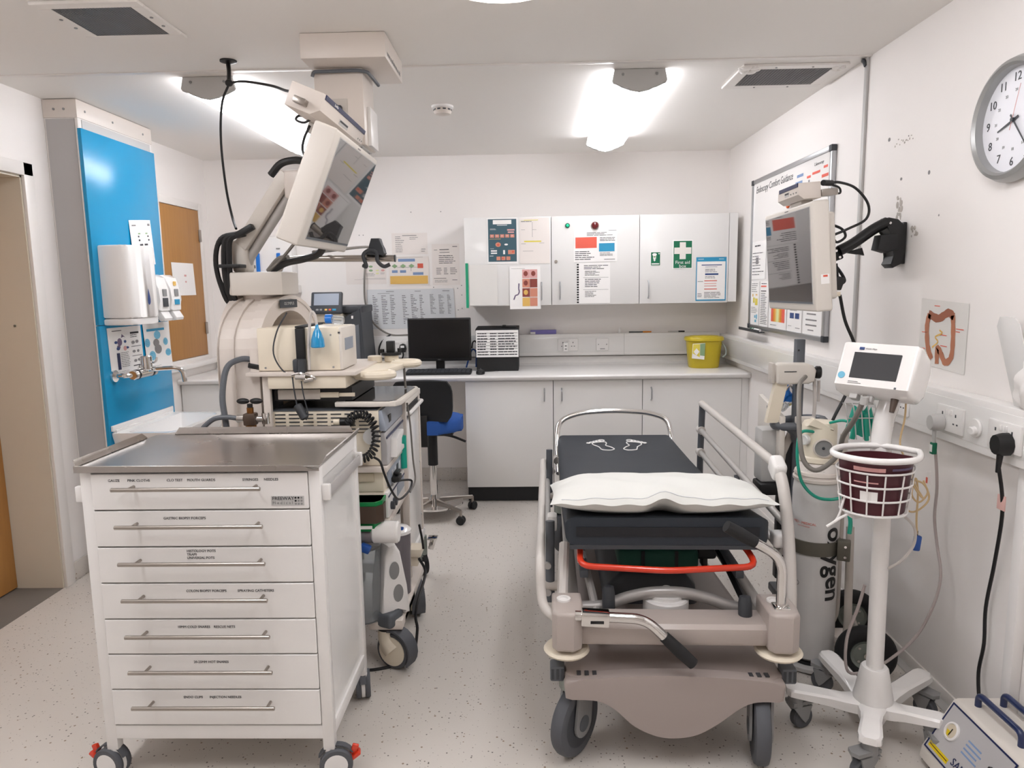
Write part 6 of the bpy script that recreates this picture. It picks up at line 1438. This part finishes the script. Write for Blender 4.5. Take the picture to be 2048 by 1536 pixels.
B().tube([(1.452, 3.27, 2.42), (1.445, 3.245, 2.415), (1.45, 3.235, 2.39)], .008, 8, sm=4).thing('cable_stub', 'short black cable stub at the ceiling corner over the whiteboard', 'cable', 'dark_gray')
# wear on the right wall: holes, plaster patches
b = B()
for y, z, ry, rz in ((2.908, 1.875, .008, .006), (2.711, 1.87, .008, .008), (2.86, 1.59, .004, .004), (3.02, 2.045, .01, .008), (2.63, 1.71, .004, .004), (2.87, 2.03, .003, .003)): b.ell((XR - .0005, y, z), (.001, ry, rz), 10, 6)
b.struct('trim_8', 'ink_soft')
b = B(); rr = random.Random(4)
for k in range(16): b.ell((XR - .0005, 2.91 + rr.uniform(-.02, .02), 1.78 + rr.uniform(-.06, .04)), (.001, rr.uniform(.003, .012), rr.uniform(.003, .016)), 9, 6)
for k in range(8): b.ell((XR - .0005, 2.79 + rr.uniform(-.02, .02), 1.665 + rr.uniform(-.02, .015)), (.001, rr.uniform(.003, .012), rr.uniform(.003, .01)), 9, 6)
for k in range(12): b.ell((XR - .0005, 2.97 - k * .012, 2.02 + rr.uniform(-.012, .012)), (.001, rr.uniform(.003, .008), rr.uniform(.002, .005)), 8, 6)
b.struct('trim_9', 'dirty_mark')

# ---------------------------------------------------------------- patient monitor on a five legged stand
SX, SY = 1.112, 2.2
vs = thing('monitor_stand', 'white five legged rolling stand with wire basket for the patient monitor', 'stand', (SX, SY, 0))
b = B()
angs = [172, 100, 28, -44, -117]
for a in angs:
    a = rad(a); c, s = math.cos(a), math.sin(a)
    kk = .77 if abs(a - rad(-44)) < .01 else 1
    def pt(l, w, z): return (SX + l * kk * c - w * s, SY + l * kk * s + w * c, z)
    sec = []
    for l, w, z1, h in ((.01, .052, .128, .04), (.09, .032, .128, .036), (.14, .03, .136, .032), (.24, .034, .15, .026), (.262, .03, .15, .024), (.272, .018, .149, .022)):
        sec.append([pt(l, -w, z1 - h), pt(l, w, z1 - h), pt(l, w, z1 - .006), pt(l, w * .75, z1), pt(l, -w * .75, z1), pt(l, -w, z1 - .006)])
    b.loft(sec)
b.out('star_base', 'white_gloss', vs)
B().lathe([(.062, .09), (.06, .14), (.05, .19), (.042, .235), (.038, .24), (.03, .24)], (SX, SY, 0), n=28).out('base_cone', 'white_plastic', vs)
for a, sw in zip(angs, (20, 130, -60, -100, -160)):
    ll = .18 if a == -44 else .24; a = rad(a); x, y = SX + ll * math.cos(a), SY + ll * math.sin(a); q = rad(sw); fo = Vector((math.cos(q), math.sin(q), 0)); ax = Vector((-fo.y, fo.x, 0)); p = Vector((x, y, .038)) + fo * .025
    b = B().cyl((x, y, .08), (x, y, .128), .024, n=16)
    for sg in (-1, 1):
        f = [Vector((x, y, .085)) - fo * .022 + ax * sg * .02, Vector((x, y, .085)) + fo * .05 + ax * sg * .02, p + fo * .012 + ax * sg * .02, p - Vector((0, 0, .012)) + ax * sg * .02, p - fo * .012 + ax * sg * .02]
        b.loft([[v - ax * .003 for v in f], [v + ax * .003 for v in f]])
    b.loft([[Vector((x, y, .09)) + fo * l + ax * w for l, w in ((-.024, -.022), (.06, -.022), (.07, 0), (.06, .022), (-.024, .022))], [Vector((x, y, .102)) + fo * l + ax * w for l, w in ((-.024, -.022), (.06, -.022), (.07, 0), (.06, .022), (-.024, .022))]])
    cs = b.out('caster', 'mid_gray', vs)
    B().lathe([(.001, -.014), (.034, -.014), (.038, -.009), (.038, .009), (.034, .014), (.001, .014)], p, ax, 26).out('wheel', 'tyre_gray', cs)
B().cyl((SX, SY, .235), (SX - .005, SY, .8), .026, n=22).out('pole', 'white_paintmetal', vs)
B().tube([(SX - .005, SY, .79), (SX - .01, SY + .02, .95), (SX - .002, SY + .03, 1.04), (SX + .016, SY + .036, 1.1), (SX + .022, SY + .042, 1.135)], .03, 16, sm=6).out('neck', 'white_gloss', vs)
B().cyl((SX - .006, SY, .775), (SX - .006, SY, .815), .034, n=20).prism([(.965, 2.08), (1.05, 2.14), (1.14, 2.17), (1.14, 2.22), (1.05, 2.21), (.96, 2.13)], 'z', .775, .79, .003).out('basket_bracket', 'white_paintmetal', vs)
bc = Vector((1.035, 2.105, 0))
shape = [(-.125, .012), (-.062, .095), (.055, .1), (.122, .03), (.125, -.005), (.07, -.085), (-.02, -.105), (-.09, -.07)]
def bring(z, s): return [Vector((bc.x + x * s, bc.y + y * s, z)) for x, y in shape]
B().tube(bring(.972, 1.0), .0095, 12, closed=True, sm=4).out('basket_rim', 'white_gloss', vs)
b = B()
for z, s in ((.93, .905), (.888, .865), (.846, .825), (.8, .78)): b.tube(bring(z, s), .0032, 6, closed=True, sm=4)
tp, bt = catmull(bring(.925, .9), 3, True), catmull(bring(.798, .775), 3, True)
for k in range(0, len(tp), 2): b.tube([tp[k], bt[k]], .0026, 6)
for k in (2, 5, 8): b.tube([bt[k], bt[-k]], .0026, 6)
b.out('wire_basket', 'white_paintmetal', vs, kind='stuff')
mb = thing('waste_tub', 'dark maroon plastic tub standing in the white wire basket', 'tub', (1.035, 2.105, .8))
def tub(z, s): return catmull(bring(z, s), 4, True)
B().loft([tub(.803, .72), tub(.955, .86), tub(.958, .87), tub(.958, .84), tub(.812, .69)], cap=True).out('tub_body', 'maroon', mb)
def onfront(k0, k1, z0, z1, m_, nm):
    R0 = tub(z0, .72 + (z0 - .803) / .152 * .14); R1 = tub(z1, .72 + (z1 - .803) / .152 * .14); b = B(); cxy = Vector((bc.x, bc.y, 0))
    for k in range(k0, k1):
        f = lambda v: v + Vector((v.x - bc.x, v.y - bc.y, 0)).normalized() * .0015
        b.face([f(R0[k]), f(R0[k + 1]), f(R1[k + 1]), f(R1[k])])
    b.out(nm, m_, mb)
onfront(24, 29, .936, .948, 'ink_pink', 'print'); onfront(25, 28, .845, .875, 'paper', 'label_sticker'); onfront(19, 23, .94, .947, 'ink_violet', 'print'); onfront(25, 29, .9, .904, 'ink_pink', 'print')
pm = thing('patient_monitor', 'white patient monitor with dark blank screen on the rolling stand', 'monitor', (1.06, 2.2, 1.222), (rad(-23.7), rad(.8), rad(-49.2)), local=True)
prof = [(.0, -.066), (.004, .075), (.03, .082), (.1, .07), (.125, .03), (.12, -.055), (.09, -.082), (.03, -.084)]
B().prism(prof, 'x', -.118, .116, .014, 4).out('case', 'white_gloss', pm)
B().box(-.0715, .0705, -.001, .006, -.0425, .0425, .001, 1, Euler((rad(1.6), 0, 0)).to_matrix().to_4x4()).out('display', 'screen_dark', pm)
B().lathe([(.001, 0), (.011, 0), (.011, .002), (.001, .0025)], (-.095, .0005, -.036), (0, -1, 0), 18).out('power_button', 'ink_sky', pm)
B().box(-.06, -.046, -.0005, .003, .052, .06).out('logo', 'ink_navy', pm)
text('Welch Allyn', .007, 'ink_soft', pm, (-.025, .0015, .056), (1, 0, 0), (0, 0, 1))
B().box(-.07, -.04, -.0012, .002, -.0545, -.053).box(-.07, -.03, -.0012, .002, -.0595, -.058).out('print', 'ink_soft', pm, kind='stuff')
B().box(.07, .076, -.0014, .004, -.066, -.06).out('logo', 'slate_gray', pm)
B().box(-.07, -.045, .03, .06, -.1, -.083, .003).box(-.02, .0, .035, .055, -.105, -.083, .003).out('port', 'light_gray', pm)
B().cyl((.06, .05, -.08), (.06, .05, -.125), .012, .007, n=12).out('probe_plug', 'brown_plastic', pm)
hz = thing('pressure_hose', 'grey blood pressure hose looping from the monitor past the gas cylinder', 'hose', (1.05, 2.3, .85))
B().tube([(1.035, 2.2, 1.13), (1.03, 2.25, 1.05), (1.04, 2.35, .97), (1.06, 2.42, .9), (1.03, 2.44, .85), (.99, 2.45, .83), (.96, 2.47, .86), (.955, 2.5, .93), (.985, 2.6, 1.02), (1.06, 2.8, 1.08), (1.12, 2.9, 1.1)], .0085, 10, sm=6).out('hose', 'cable_gray', hz)
B().cyl((1.034, 2.2, 1.13), (1.034, 2.205, 1.105), .012, n=12).out('fitting', 'light_gray', hz)
pc = thing('probe_cable', 'tan coiled probe cable with blue clip hanging at the basket side', 'cable', (1.2, 2.19, .65))
B().tube([(1.155, 2.19, 1.13), (1.16, 2.2, 1.06), (1.15, 2.2, .98), (1.17, 2.19, .92), (1.195, 2.19, .87), (1.23, 2.2, .85), (1.245, 2.2, .82), (1.22, 2.2, .79), (1.19, 2.19, .82), (1.2, 2.19, .87), (1.215, 2.2, .82), (1.21, 2.19, .74), (1.215, 2.19, .69)], .0032, 6, sm=6).tube([(1.17, 2.19, .93), (1.19, 2.18, .86), (1.22, 2.18, .81), (1.195, 2.18, .84), (1.17, 2.19, .9), (1.18, 2.2, .78), (1.21, 2.2, .76), (1.25, 2.2, .8), (1.23, 2.2, .86)], .003, 6, sm=6).out('flex', 'cable_tan', pc)
B().cbox((1.216, 2.19, .66), (.022, .016, .05), (0, .1, 0), .005).out('finger_clip', 'clip_blue', pc)
B().cyl((1.215, 2.19, .685), (1.215, 2.19, .7), .003, n=8).out('clip_sleeve', 'black', pc)
ml = thing('monitor_lead', 'pale loop of lead between basket bracket and pole', 'cable', (1.12, 2.18, .65))
B().tube([(1.11, 2.17, .775), (1.16, 2.17, .755), (1.195, 2.17, .715), (1.195, 2.17, .66), (1.16, 2.17, .61), (1.125, 2.18, .58)], .0045, 8, sm=6).out('lead', 'cable_light', ml)
B().cyl((1.11, 2.17, .776), (1.16, 2.17, .756), .009, .006, n=10).out('plug', 'white_plastic', ml)
wl = B().tube([(.965, 2.09, .795), (.93, 2.08, .785), (.9, 2.08, .765), (.885, 2.08, .755)], .004, 8, sm=5).tube([(.965, 2.12, .885), (.945, 2.1, .85), (.925, 2.09, .79), (.915, 2.09, .77)], .0035, 8, sm=5).thing('white_lead', 'white curled lead hanging at the left of the wire basket', 'cable', 'white_plastic')

# ---------------------------------------------------------------- oxygen cylinder on its two wheeled trolley
OX, OY, OR = 1.088, 2.66, .086
ox = thing('oxygen_cylinder', 'tall white oxygen cylinder with cream valve guard and gauge', 'gas cylinder', (OX, OY, .03))
B().lathe([(.07, .035), (OR, .05), (OR, .7), (.082, .735), (.07, .77), (.05, .8), (.02, .81)], (OX, OY, 0), n=40).out('bottle', 'cylinder_paint', ox)
B().lathe([(.078, .735), (.088, .742), (.088, .752), (.08, .757)], (OX, OY, 0), n=36).lathe([(.075, .758), (.085, .765), (.082, .775), (.072, .78)], (OX, OY, 0), n=36).out('neck_ring', 'beige', ox)
B().lathe([(.079, .757), (.074, .79), (.068, .81), (.06, .812)], (OX, OY, 0), n=36).out('label_collar', 'paper_warm', ox)
B().lathe([(.062, .81), (.072, .815), (.07, .83), (.062, .835), (.062, .95), (.055, .962), (.03, .966), (.001, .966)], (OX, OY, 0), n=32).out('valve_guard', 'cream', ox)
B().prism([(OX - .07, .955), (OX - .045, .985), (OX - .03, .975), (OX + .03, .945), (OX + .03, .935), (OX - .02, .95)], 'y', OY - .06, OY - .03, .005).out('carry_grip', 'cream', ox)
dv = Vector((.1 - OX * .35, -1, 0)).normalized(); gq = Vector((OX + .01, OY, .872)) + dv * .056
B().lathe([(.036, .0), (.036, .012), (.031, .014), (.03, .008), (.001, .008)], gq, dv, 28).out('gauge_rim', 'beige', ox)
B().lathe([(.001, .0085), (.03, .0085), (.03, .0095), (.001, .0095)], gq, dv, 24).out('gauge_face', 'mid_gray', ox)
B().lathe([(.001, .009), (.006, .009), (.005, .013), (.001, .014)], gq, dv, 12).out('gauge_centre', 'dark_gray', ox)
B().cyl((OX - .058, OY - .03, .9), (OX - .075, OY - .04, .9), .02, n=18, bev=.003).out('flow_knob', 'white_plastic', ox)
def wrapt(s, size, m_, ang, z, r, vertical=True, name='lettering'):
    """lettering wrapped on the cylinder; ang in degrees from the direction towards the camera, positive to the right"""
    cu = bpy.data.curves.new('t', 'FONT'); cu.body = s; cu.size = size; cu.align_x = 'CENTER'; cu.align_y = 'CENTER'; cu.offset = .0022 if vertical else 0
    to = bpy.data.objects.new('t', cu); COL.objects.link(to); bpy.context.view_layer.update()
    me = bpy.data.meshes.new_from_object(to); bpy.data.objects.remove(to, do_unlink=True)
    a0 = math.atan2(-OY, -OX)
    bb = bmesh.new(); bb.from_mesh(me); bmesh.ops.triangulate(bb, faces=bb.faces[:])
    if vertical: bmesh.ops.subdivide_edges(bb, edges=[e for e in bb.edges if e.calc_length() > .012], cuts=4, use_grid_fill=True)
    bb.to_mesh(me); bb.free()
    for v in me.vertices:
        u, w = v.co.x, v.co.y
        if vertical: dz, da = -u, w / r
        else: dz, da = w, u / r
        a = a0 + rad(ang) + da
        v.co = Vector((OX + (r + .0014) * math.cos(a), OY + (r + .0014) * math.sin(a), z + dz))
    me.materials.clear(); me.materials.append(M(m_)); me.name = name
    o = bpy.data.objects.new(name, me); COL.objects.link(o); me.transform(MW[ox.name].inverted()); o.parent = ox; MW[o.name] = MW[ox.name]
wrapt('oxygen', .1, 'black', 52, .43, OR); wrapt('O', .028, 'ink_soft', -40, .345, OR, False); wrapt('MED - MEDICAL', .013, 'ink_red', -28, .585, OR, False); wrapt('GAS CYLINDER', .007, 'ink_red', -28, .573, OR, False)
for q in range(4): wrapt('- -- --- -- ---- --', .012, 'ink_soft', -8, .767 + q * .01, .0805 - q * .003, False, 'print')
ct = thing('cylinder_trolley', 'grey tube oxygen cylinder trolley with two black pneumatic tyres', 'trolley', (1.15, 2.7, 0))
B().lathe([(OR + .0008, 0), (OR + .004, .001), (OR + .004, .053), (OR + .0008, .054)], (OX, OY, .462), n=36).out('band', 'band_olive', ct)
B().cbox((OX + .075, OY - .085, .489), (.045, .04, .075), (0, 0, rad(-25)), .004).out('band_clamp', 'band_olive', ct)
for z in (.51, .47): B().cyl((OX + .07, OY - .108, z), (OX + .068, OY - .113, z), .005, n=8).out('bolt', 'chrome', ct)
B().tube(rounded([(OX + .12, OY - .03, .56), (OX + .12, OY - .05, .14), (OX + .07, OY - .11, .06), (OX - .0, OY - .12, .015)], .06), .0145, 12).out('frame_tube', 'warm_gray', ct)
B().tube(rounded([(OX + .12, OY + .06, .9), (OX + .12, OY + .06, .14), (OX + .05, OY + .1, .05)], .06), .0145, 12).out('frame_tube', 'warm_gray', ct)
B().lathe([(.001, .008), (.115, .008), (.115, .022), (.11, .024), (.001, .024)], (OX, OY, 0), n=32, sx=1, sy=1).out('foot_plate', 'light_gray', ct)
B().cyl((OX, OY, .0245), (OX, OY, .034), .085, n=28).out('rubber_pad', 'black_rubber', ct)
wa = Vector((.27, .96, 0)).normalized()
def bigwheel(c):
    R, r = .078, .03; rings = []
    a_ = wa.orthogonal().normalized(); b_ = wa.cross(a_); n1, n2 = 36, 12
    b = B(); b.loft([[Vector(c) + (a_ * math.cos(u) + b_ * math.sin(u)) * (R + r * math.cos(v)) + wa * r * math.sin(v) for v in [2 * PI * k / n2 for k in range(n2)]] for u in [2 * PI * i / n1 for i in range(n1)]], cap=False, closed=True)
    w = b.out('wheel', 'black_rubber', ct)
    B().lathe([(.001, -.012), (.03, -.018), (.045, -.014), (.055, -.022), (.058, -.018), (.058, .018), (.055, .022), (.001, .016)], c, wa, 30).out('hub', 'hub_gray', w)
    b = B()
    for k in range(4):
        q = Vector(c) - wa * .0155 + (a_ * math.cos(k * PI / 2) + b_ * math.sin(k * PI / 2)) * .036; b.cyl(q, q - wa * .005, .005, n=8)
    b.cyl(Vector(c) - wa * .014, Vector(c) - wa * .026, .01, n=12).out('hub_bolts', 'chrome', w, kind='stuff')
c1 = Vector((1.238, 2.52, .108)); c2 = c1 + wa * .33
bigwheel(c1); bigwheel(c2)
B().cyl(c1, c2, .009, n=12).out('axle', 'warm_gray', ct)
B().box(1.16, 1.24, 2.6, 2.68, .1, .13, .004).out('axle_bracket', 'beige', ct)
# teal oxygen tube and mask
om = thing('oxygen_mask', 'teal oxygen mask with tubing in the wire rack behind the maroon tub', 'mask', (1.12, 2.4, .95))
def mk_(u, v): 
    a = PI * (u * 1.2 - .1); q = v; r = .038 * (1 - .5 * q)
    return Vector((1.135 + r * 1.3 * math.cos(a), 2.42 - .02 * math.sin(a), .965 + .085 * q + .01 * math.sin(3 * a)))
b = B().grid(mk_, 14, 8); b.grid(lambda u, v: mk_(u, v) + Vector((0, .03, 0)), 14, 8); b.out('mask_shell', 'teal_mask', om)
B().cbox((1.1, 2.4, 1.0), (.016, .012, .1), (0, .15, 0), .003).cbox((1.135, 2.395, .99), (.014, .012, .09), (0, -.1, 0), .003).cbox((1.17, 2.4, .99), (.016, .012, .08), (0, -.35, 0), .003).out('mask_strap', 'teal_tube', om)
B().tube([(1.06, 2.62, .93), (1.0, 2.6, .935), (.975, 2.57, .9), (.97, 2.55, .83), (.985, 2.54, .76), (1.03, 2.535, .71), (1.09, 2.54, .695), (1.15, 2.52, .715)], .006, 8, sm=6).out('tube', 'teal_tube', om)
B().tube([(1.1, 2.6, .968), (1.13, 2.55, .985), (1.16, 2.5, .97)], .005, 8, sm=5).tube([(1.03, 2.3, .77), (1.045, 2.28, .71), (1.045, 2.28, .66)], .007, 8, sm=5).out('tube', 'teal_tube', om)
b = B()
for k in range(5):
    x = 1.06 + k * .024; b.tube([(x, 2.35, .96), (x - .004, 2.37, 1.06), (x + .002, 2.4, 1.075)], .002, 5, sm=3)
b.tube([(1.055, 2.36, 1.03), (1.16, 2.36, 1.03)], .002, 5).tube([(1.055, 2.4, 1.075), (1.16, 2.4, 1.07)], .002, 5)
b.out('wire_rack', 'light_gray', om, kind='stuff')

# ---------------------------------------------------------------- scope stand with receiver dish
gs = thing('guide_stand', 'dark grey pole stand with cream head and flat receiver panel behind rail', 'stand', (1.13, 3.0, 0))
B().box(1.112, 1.148, 2.985, 3.02, .1, 1.245, .003).out('pole', 'slate_gray', gs)
B().cyl((1.12, 2.984, 1.2), (1.12, 2.982, 1.2), .004, n=8).out('pole_hole', 'black', gs)
B().prism([(1.012, 1.145), (1.02, 1.068), (1.04, 1.062), (1.15, 1.065), (1.172, 1.075), (1.178, 1.12), (1.165, 1.14), (1.14, 1.15), (1.03, 1.152)], 'y', 2.93, 2.985, .01, 3).out('head', 'monitor_case', gs)
B().box(1.045, 1.095, 2.9288, 2.931, 1.115, 1.119).out('print', 'ink', gs)
B().box(1.002, 1.016, 2.95, 3.0, 1.065, 1.15, .003).out('head_end', 'warm_gray', gs)
B().cyl((1.18, 2.96, 1.11), (1.205, 2.955, 1.11), .026, n=20, bev=.005).out('knob', 'black', gs)
B().loft([[(1.02, 2.95, 1.075), (1.07, 2.95, 1.075), (1.07, 2.98, 1.075), (1.02, 2.98, 1.075)], [(.985, 2.95, .9), (1.035, 2.95, .9), (1.035, 2.98, .9), (.985, 2.98, .9)]]).out('tilt_arm', 'cream', gs)
Pn, Pf = Vector((1.035, 2.93, 0)), Vector((1.11, 3.45, 0)); dn = (Pf - Pn).normalized(); nn2 = Vector((-dn.y, dn.x, 0))
b = B(); A = [Pn + Vector((0, 0, .93)), Pf + Vector((0, 0, .945)), Pf + Vector((0, 0, .76)), Pn + dn * .05 + Vector((0, 0, .7)), Pn + Vector((0, 0, .705))]
b.loft([A, [v - nn2 * .022 for v in A]]); es = b.bm.edges[:]; bmesh.ops.bevel(b.bm, geom=es, offset=.004, segments=2, affect='EDGES', profile=.5)
dp = b.out('receiver_panel', 'monitor_case', gs)
q0 = Pn + nn2 * .0006; B().face([q0 + dn * .02 + Vector((0, 0, .92)), q0 + dn * .3 + Vector((0, 0, .928)), q0 + dn * .3 + Vector((0, 0, .914)), q0 + dn * .02 + Vector((0, 0, .906))]).out('stripe', 'slate_gray', dp)
text('ScopeGuide', .05, 'ink', gs, Pn + dn * .2 + nn2 * .0008 + Vector((0, 0, .81)), -dn, (0, 0, 1))
B().box(.985, 1.075, 3.0, 3.1, .63, .86, .01).out('control_unit', 'light_gray', gs)
B().box(.975, 1.07, 2.97, 3.08, .58, .63, .008).out('unit_foot', 'black', gs)
B().tube([(1.11, 3.0, .85), (1.07, 2.99, .76), (1.055, 2.98, .66)], .017, 10, flat=.6).out('brace', 'warm_gray', gs)
B().tube([(1.13 + .1 * math.cos(a), 2.98 + .075 * math.sin(a), .895 + .01 * math.cos(a)) for a in [2 * PI * k / 20 for k in range(20)]], .018, 12, closed=True).out('ring_handle', 'slate_gray', gs)
B().cbox((1.125, 2.9, .92), (.075, .03, .03), (0, 0, 0), .005).out('handle_box', 'monitor_case', gs)
B().tube([(1.065, 2.92, .89), (1.1, 2.95, .86), (1.12, 2.98, .82)], .018, 10, sm=4).out('handle_web', 'slate_gray', gs)
B().box(1.0, 1.3, 2.96, 3.05, .06, .1, .01).box(1.1, 1.17, 2.85, 3.2, .06, .1, .01).out('stand_foot', 'dark_gray', gs)
for x, y in ((1.02, 3.0), (1.28, 3.0), (1.135, 3.17), (1.135, 2.88)): B().cyl((x - .012, y, .03), (x + .012, y, .03), .03, n=20).cyl((x, y, .03), (x, y, .062), .008, n=8).out('caster', 'black_rubber', gs)
B().tube([(1.185, 2.97, 1.08), (1.19, 2.97, .95), (1.17, 2.96, .82), (1.13, 2.95, .74)], .008, 8, sm=5).tube([(1.215, 3.0, 1.07), (1.22, 3.01, .98)], .007, 8).out('cable', 'cable_light', gs)
B().box(1.06, 1.11, 2.99, 3.03, .2, .8, .004).out('rear_panel', 'black', gs)
pb = thing('plastic_bag', 'crumpled clear and blue plastic bag hanging on the pole stand', 'bag', (1.09, 3.05, .93))
def pbf(u, v):
    a = 2 * PI * u; r = .034 * math.sin(PI * min(1, v * .9 + .08)) ** .7 * (1 + .3 * math.sin(3 * a + 8 * v) + .2 * math.sin(7 * a - 11 * v))
    return Vector((1.085 + r * math.cos(a), 3.06 + r * math.sin(a), .93 + .12 * v))
B().grid(pbf, 30, 18, True).out('clear_film', 'clear_plastic', pb)
b = B(); b.grid(lambda u, v: pbf(u * .4 + .6, v * .6 + .35) + Vector((.004, -.008, .004)), 14, 12); b.out('blue_film', 'blue_bright', pb)
B().tube([(1.06, 3.04, .93), (1.08, 3.03, 1.0), (1.1, 3.02, 1.045), (1.12, 3.03, 1.03)], .004, 8, sm=5).out('tube', 'cable_light', pb)

# ---------------------------------------------------------------- suction pump on the floor at the right
pu = thing('suction_pump', 'white bench suction pump with blue edged sloping panel on the floor', 'pump', (1.32, 1.91, 0))
px0 = [(1.195, .022), (1.2, .055), (1.288, .206), (1.3, .212), (1.425, .212), (1.435, .2), (1.435, .022)]
B().prism(px0, 'y', 1.75, 2.065, .005, 2).out('case', 'monitor_case', pu)
for x in (1.22, 1.41):
    for y in (1.78, 2.03): B().cyl((x, y, 0.001), (x, y, .023), .012, n=12).out('rubber_foot', 'black_rubber', pu)
def PP(u, v):
    a = Vector((1.2855, 2.052, .2035)); return a + Vector((0, -.29, 0)) * u + Vector((1.204 - 1.2855, 0, .062 - .2035)) * v + Vector((-.0022, 0, .0013))
pn_ = Vector((-.866, 0, .5))
def quad(u0, v0, u1, v1, m_, nm, e=.0004, kind=None):
    return B().loft([[PP(u0, v0) , PP(u1, v0), PP(u1, v1), PP(u0, v1)], [PP(u0, v0) + pn_ * e, PP(u1, v0) + pn_ * e, PP(u1, v1) + pn_ * e, PP(u0, v1) + pn_ * e]]).out(nm, m_, pu)
quad(.0, .0, 1, 1, 'panel_gray', 'front_panel', .001)
for a in ((0, 0, 1, .03), (0, .97, 1, 1), (0, .03, .018, .97), (.982, .03, 1, .97)): quad(*a, 'stripe_blue', 'panel_border', .0016)
gc = PP(.2, .42)
B().lathe([(.028, .001), (.028, .006), (.0225, .008), (.0215, .004), (.001, .004)], gc, pn_, 28).out('gauge_rim', 'white_plastic', pu)
B().lathe([(.001, .004), (.0213, .004), (.0213, .005), (.001, .005)], gc, pn_, 24).out('gauge_face', 'cream_dark', pu)
vdir = (PP(0, 1) - PP(0, 0)).normalized(); ud = Vector((0, -1, 0))
B().loft([[gc + pn_ * .0052 + ud * x + vdir * y for x, y in ((-.017, .002), (-.002, .002), (0, .018), (-.01, .017))], [gc + pn_ * .0056 + ud * x + vdir * y for x, y in ((-.017, .002), (-.002, .002), (0, .018), (-.01, .017))]]).out('yellow_zone', 'indicator_yellow', pu)
B().tube([gc + pn_ * .0065 + ud * .002 - vdir * .008, gc + pn_ * .0065 + vdir * .014], .0014, 6).out('needle', 'black', pu)
quad(.04, .83, .36, .93, 'indicator_yellow', 'warning_label', .0016)
quad(.05, .87, .35, .885, 'brass', 'print', .002)
text('SAM', .032, 'stripe_blue', pu, PP(.5, .8) + pn_ * .0018, ud, -vdir); quad(.42, .93, .6, .945, 'ink_blue', 'print', .0018)
for k in range(4): quad(.42, .3 + k * .08, .62 + .03 * (k % 2), .33 + k * .08, 'ink_blue', 'print', .0016)
sq = PP(.86, .5); b = B(); R = [sq + pn_ * h + ud * x * .019 * s + vdir * y * .026 * s for h, s in ((.0, 1), (.012, .9)) for x, y in ((-1, -1), (1, -1), (1, 1), (-1, 1))]
b.loft([R[:4], R[4:]]).out('switch_body', 'black', pu)
b = B(); R = [sq + pn_ * h + ud * x * .013 * s + vdir * y * .02 * s for h, s in ((.012, 1), (.016, .9)) for x, y in ((-1, -1), (1, -1), (1, 1), (-1, 1))]
b.loft([R[:4], R[4:]]).out('switch_rocker', 'switch_green', pu)
for x in (1.335, 1.41):
    B().tube(rounded([(x, 2.02, .208), (x, 2.02, .25), (x, 1.83, .25), (x, 1.83, .208)], .022), .0095, 12).out('carry_handle', 'handle_blue', pu)
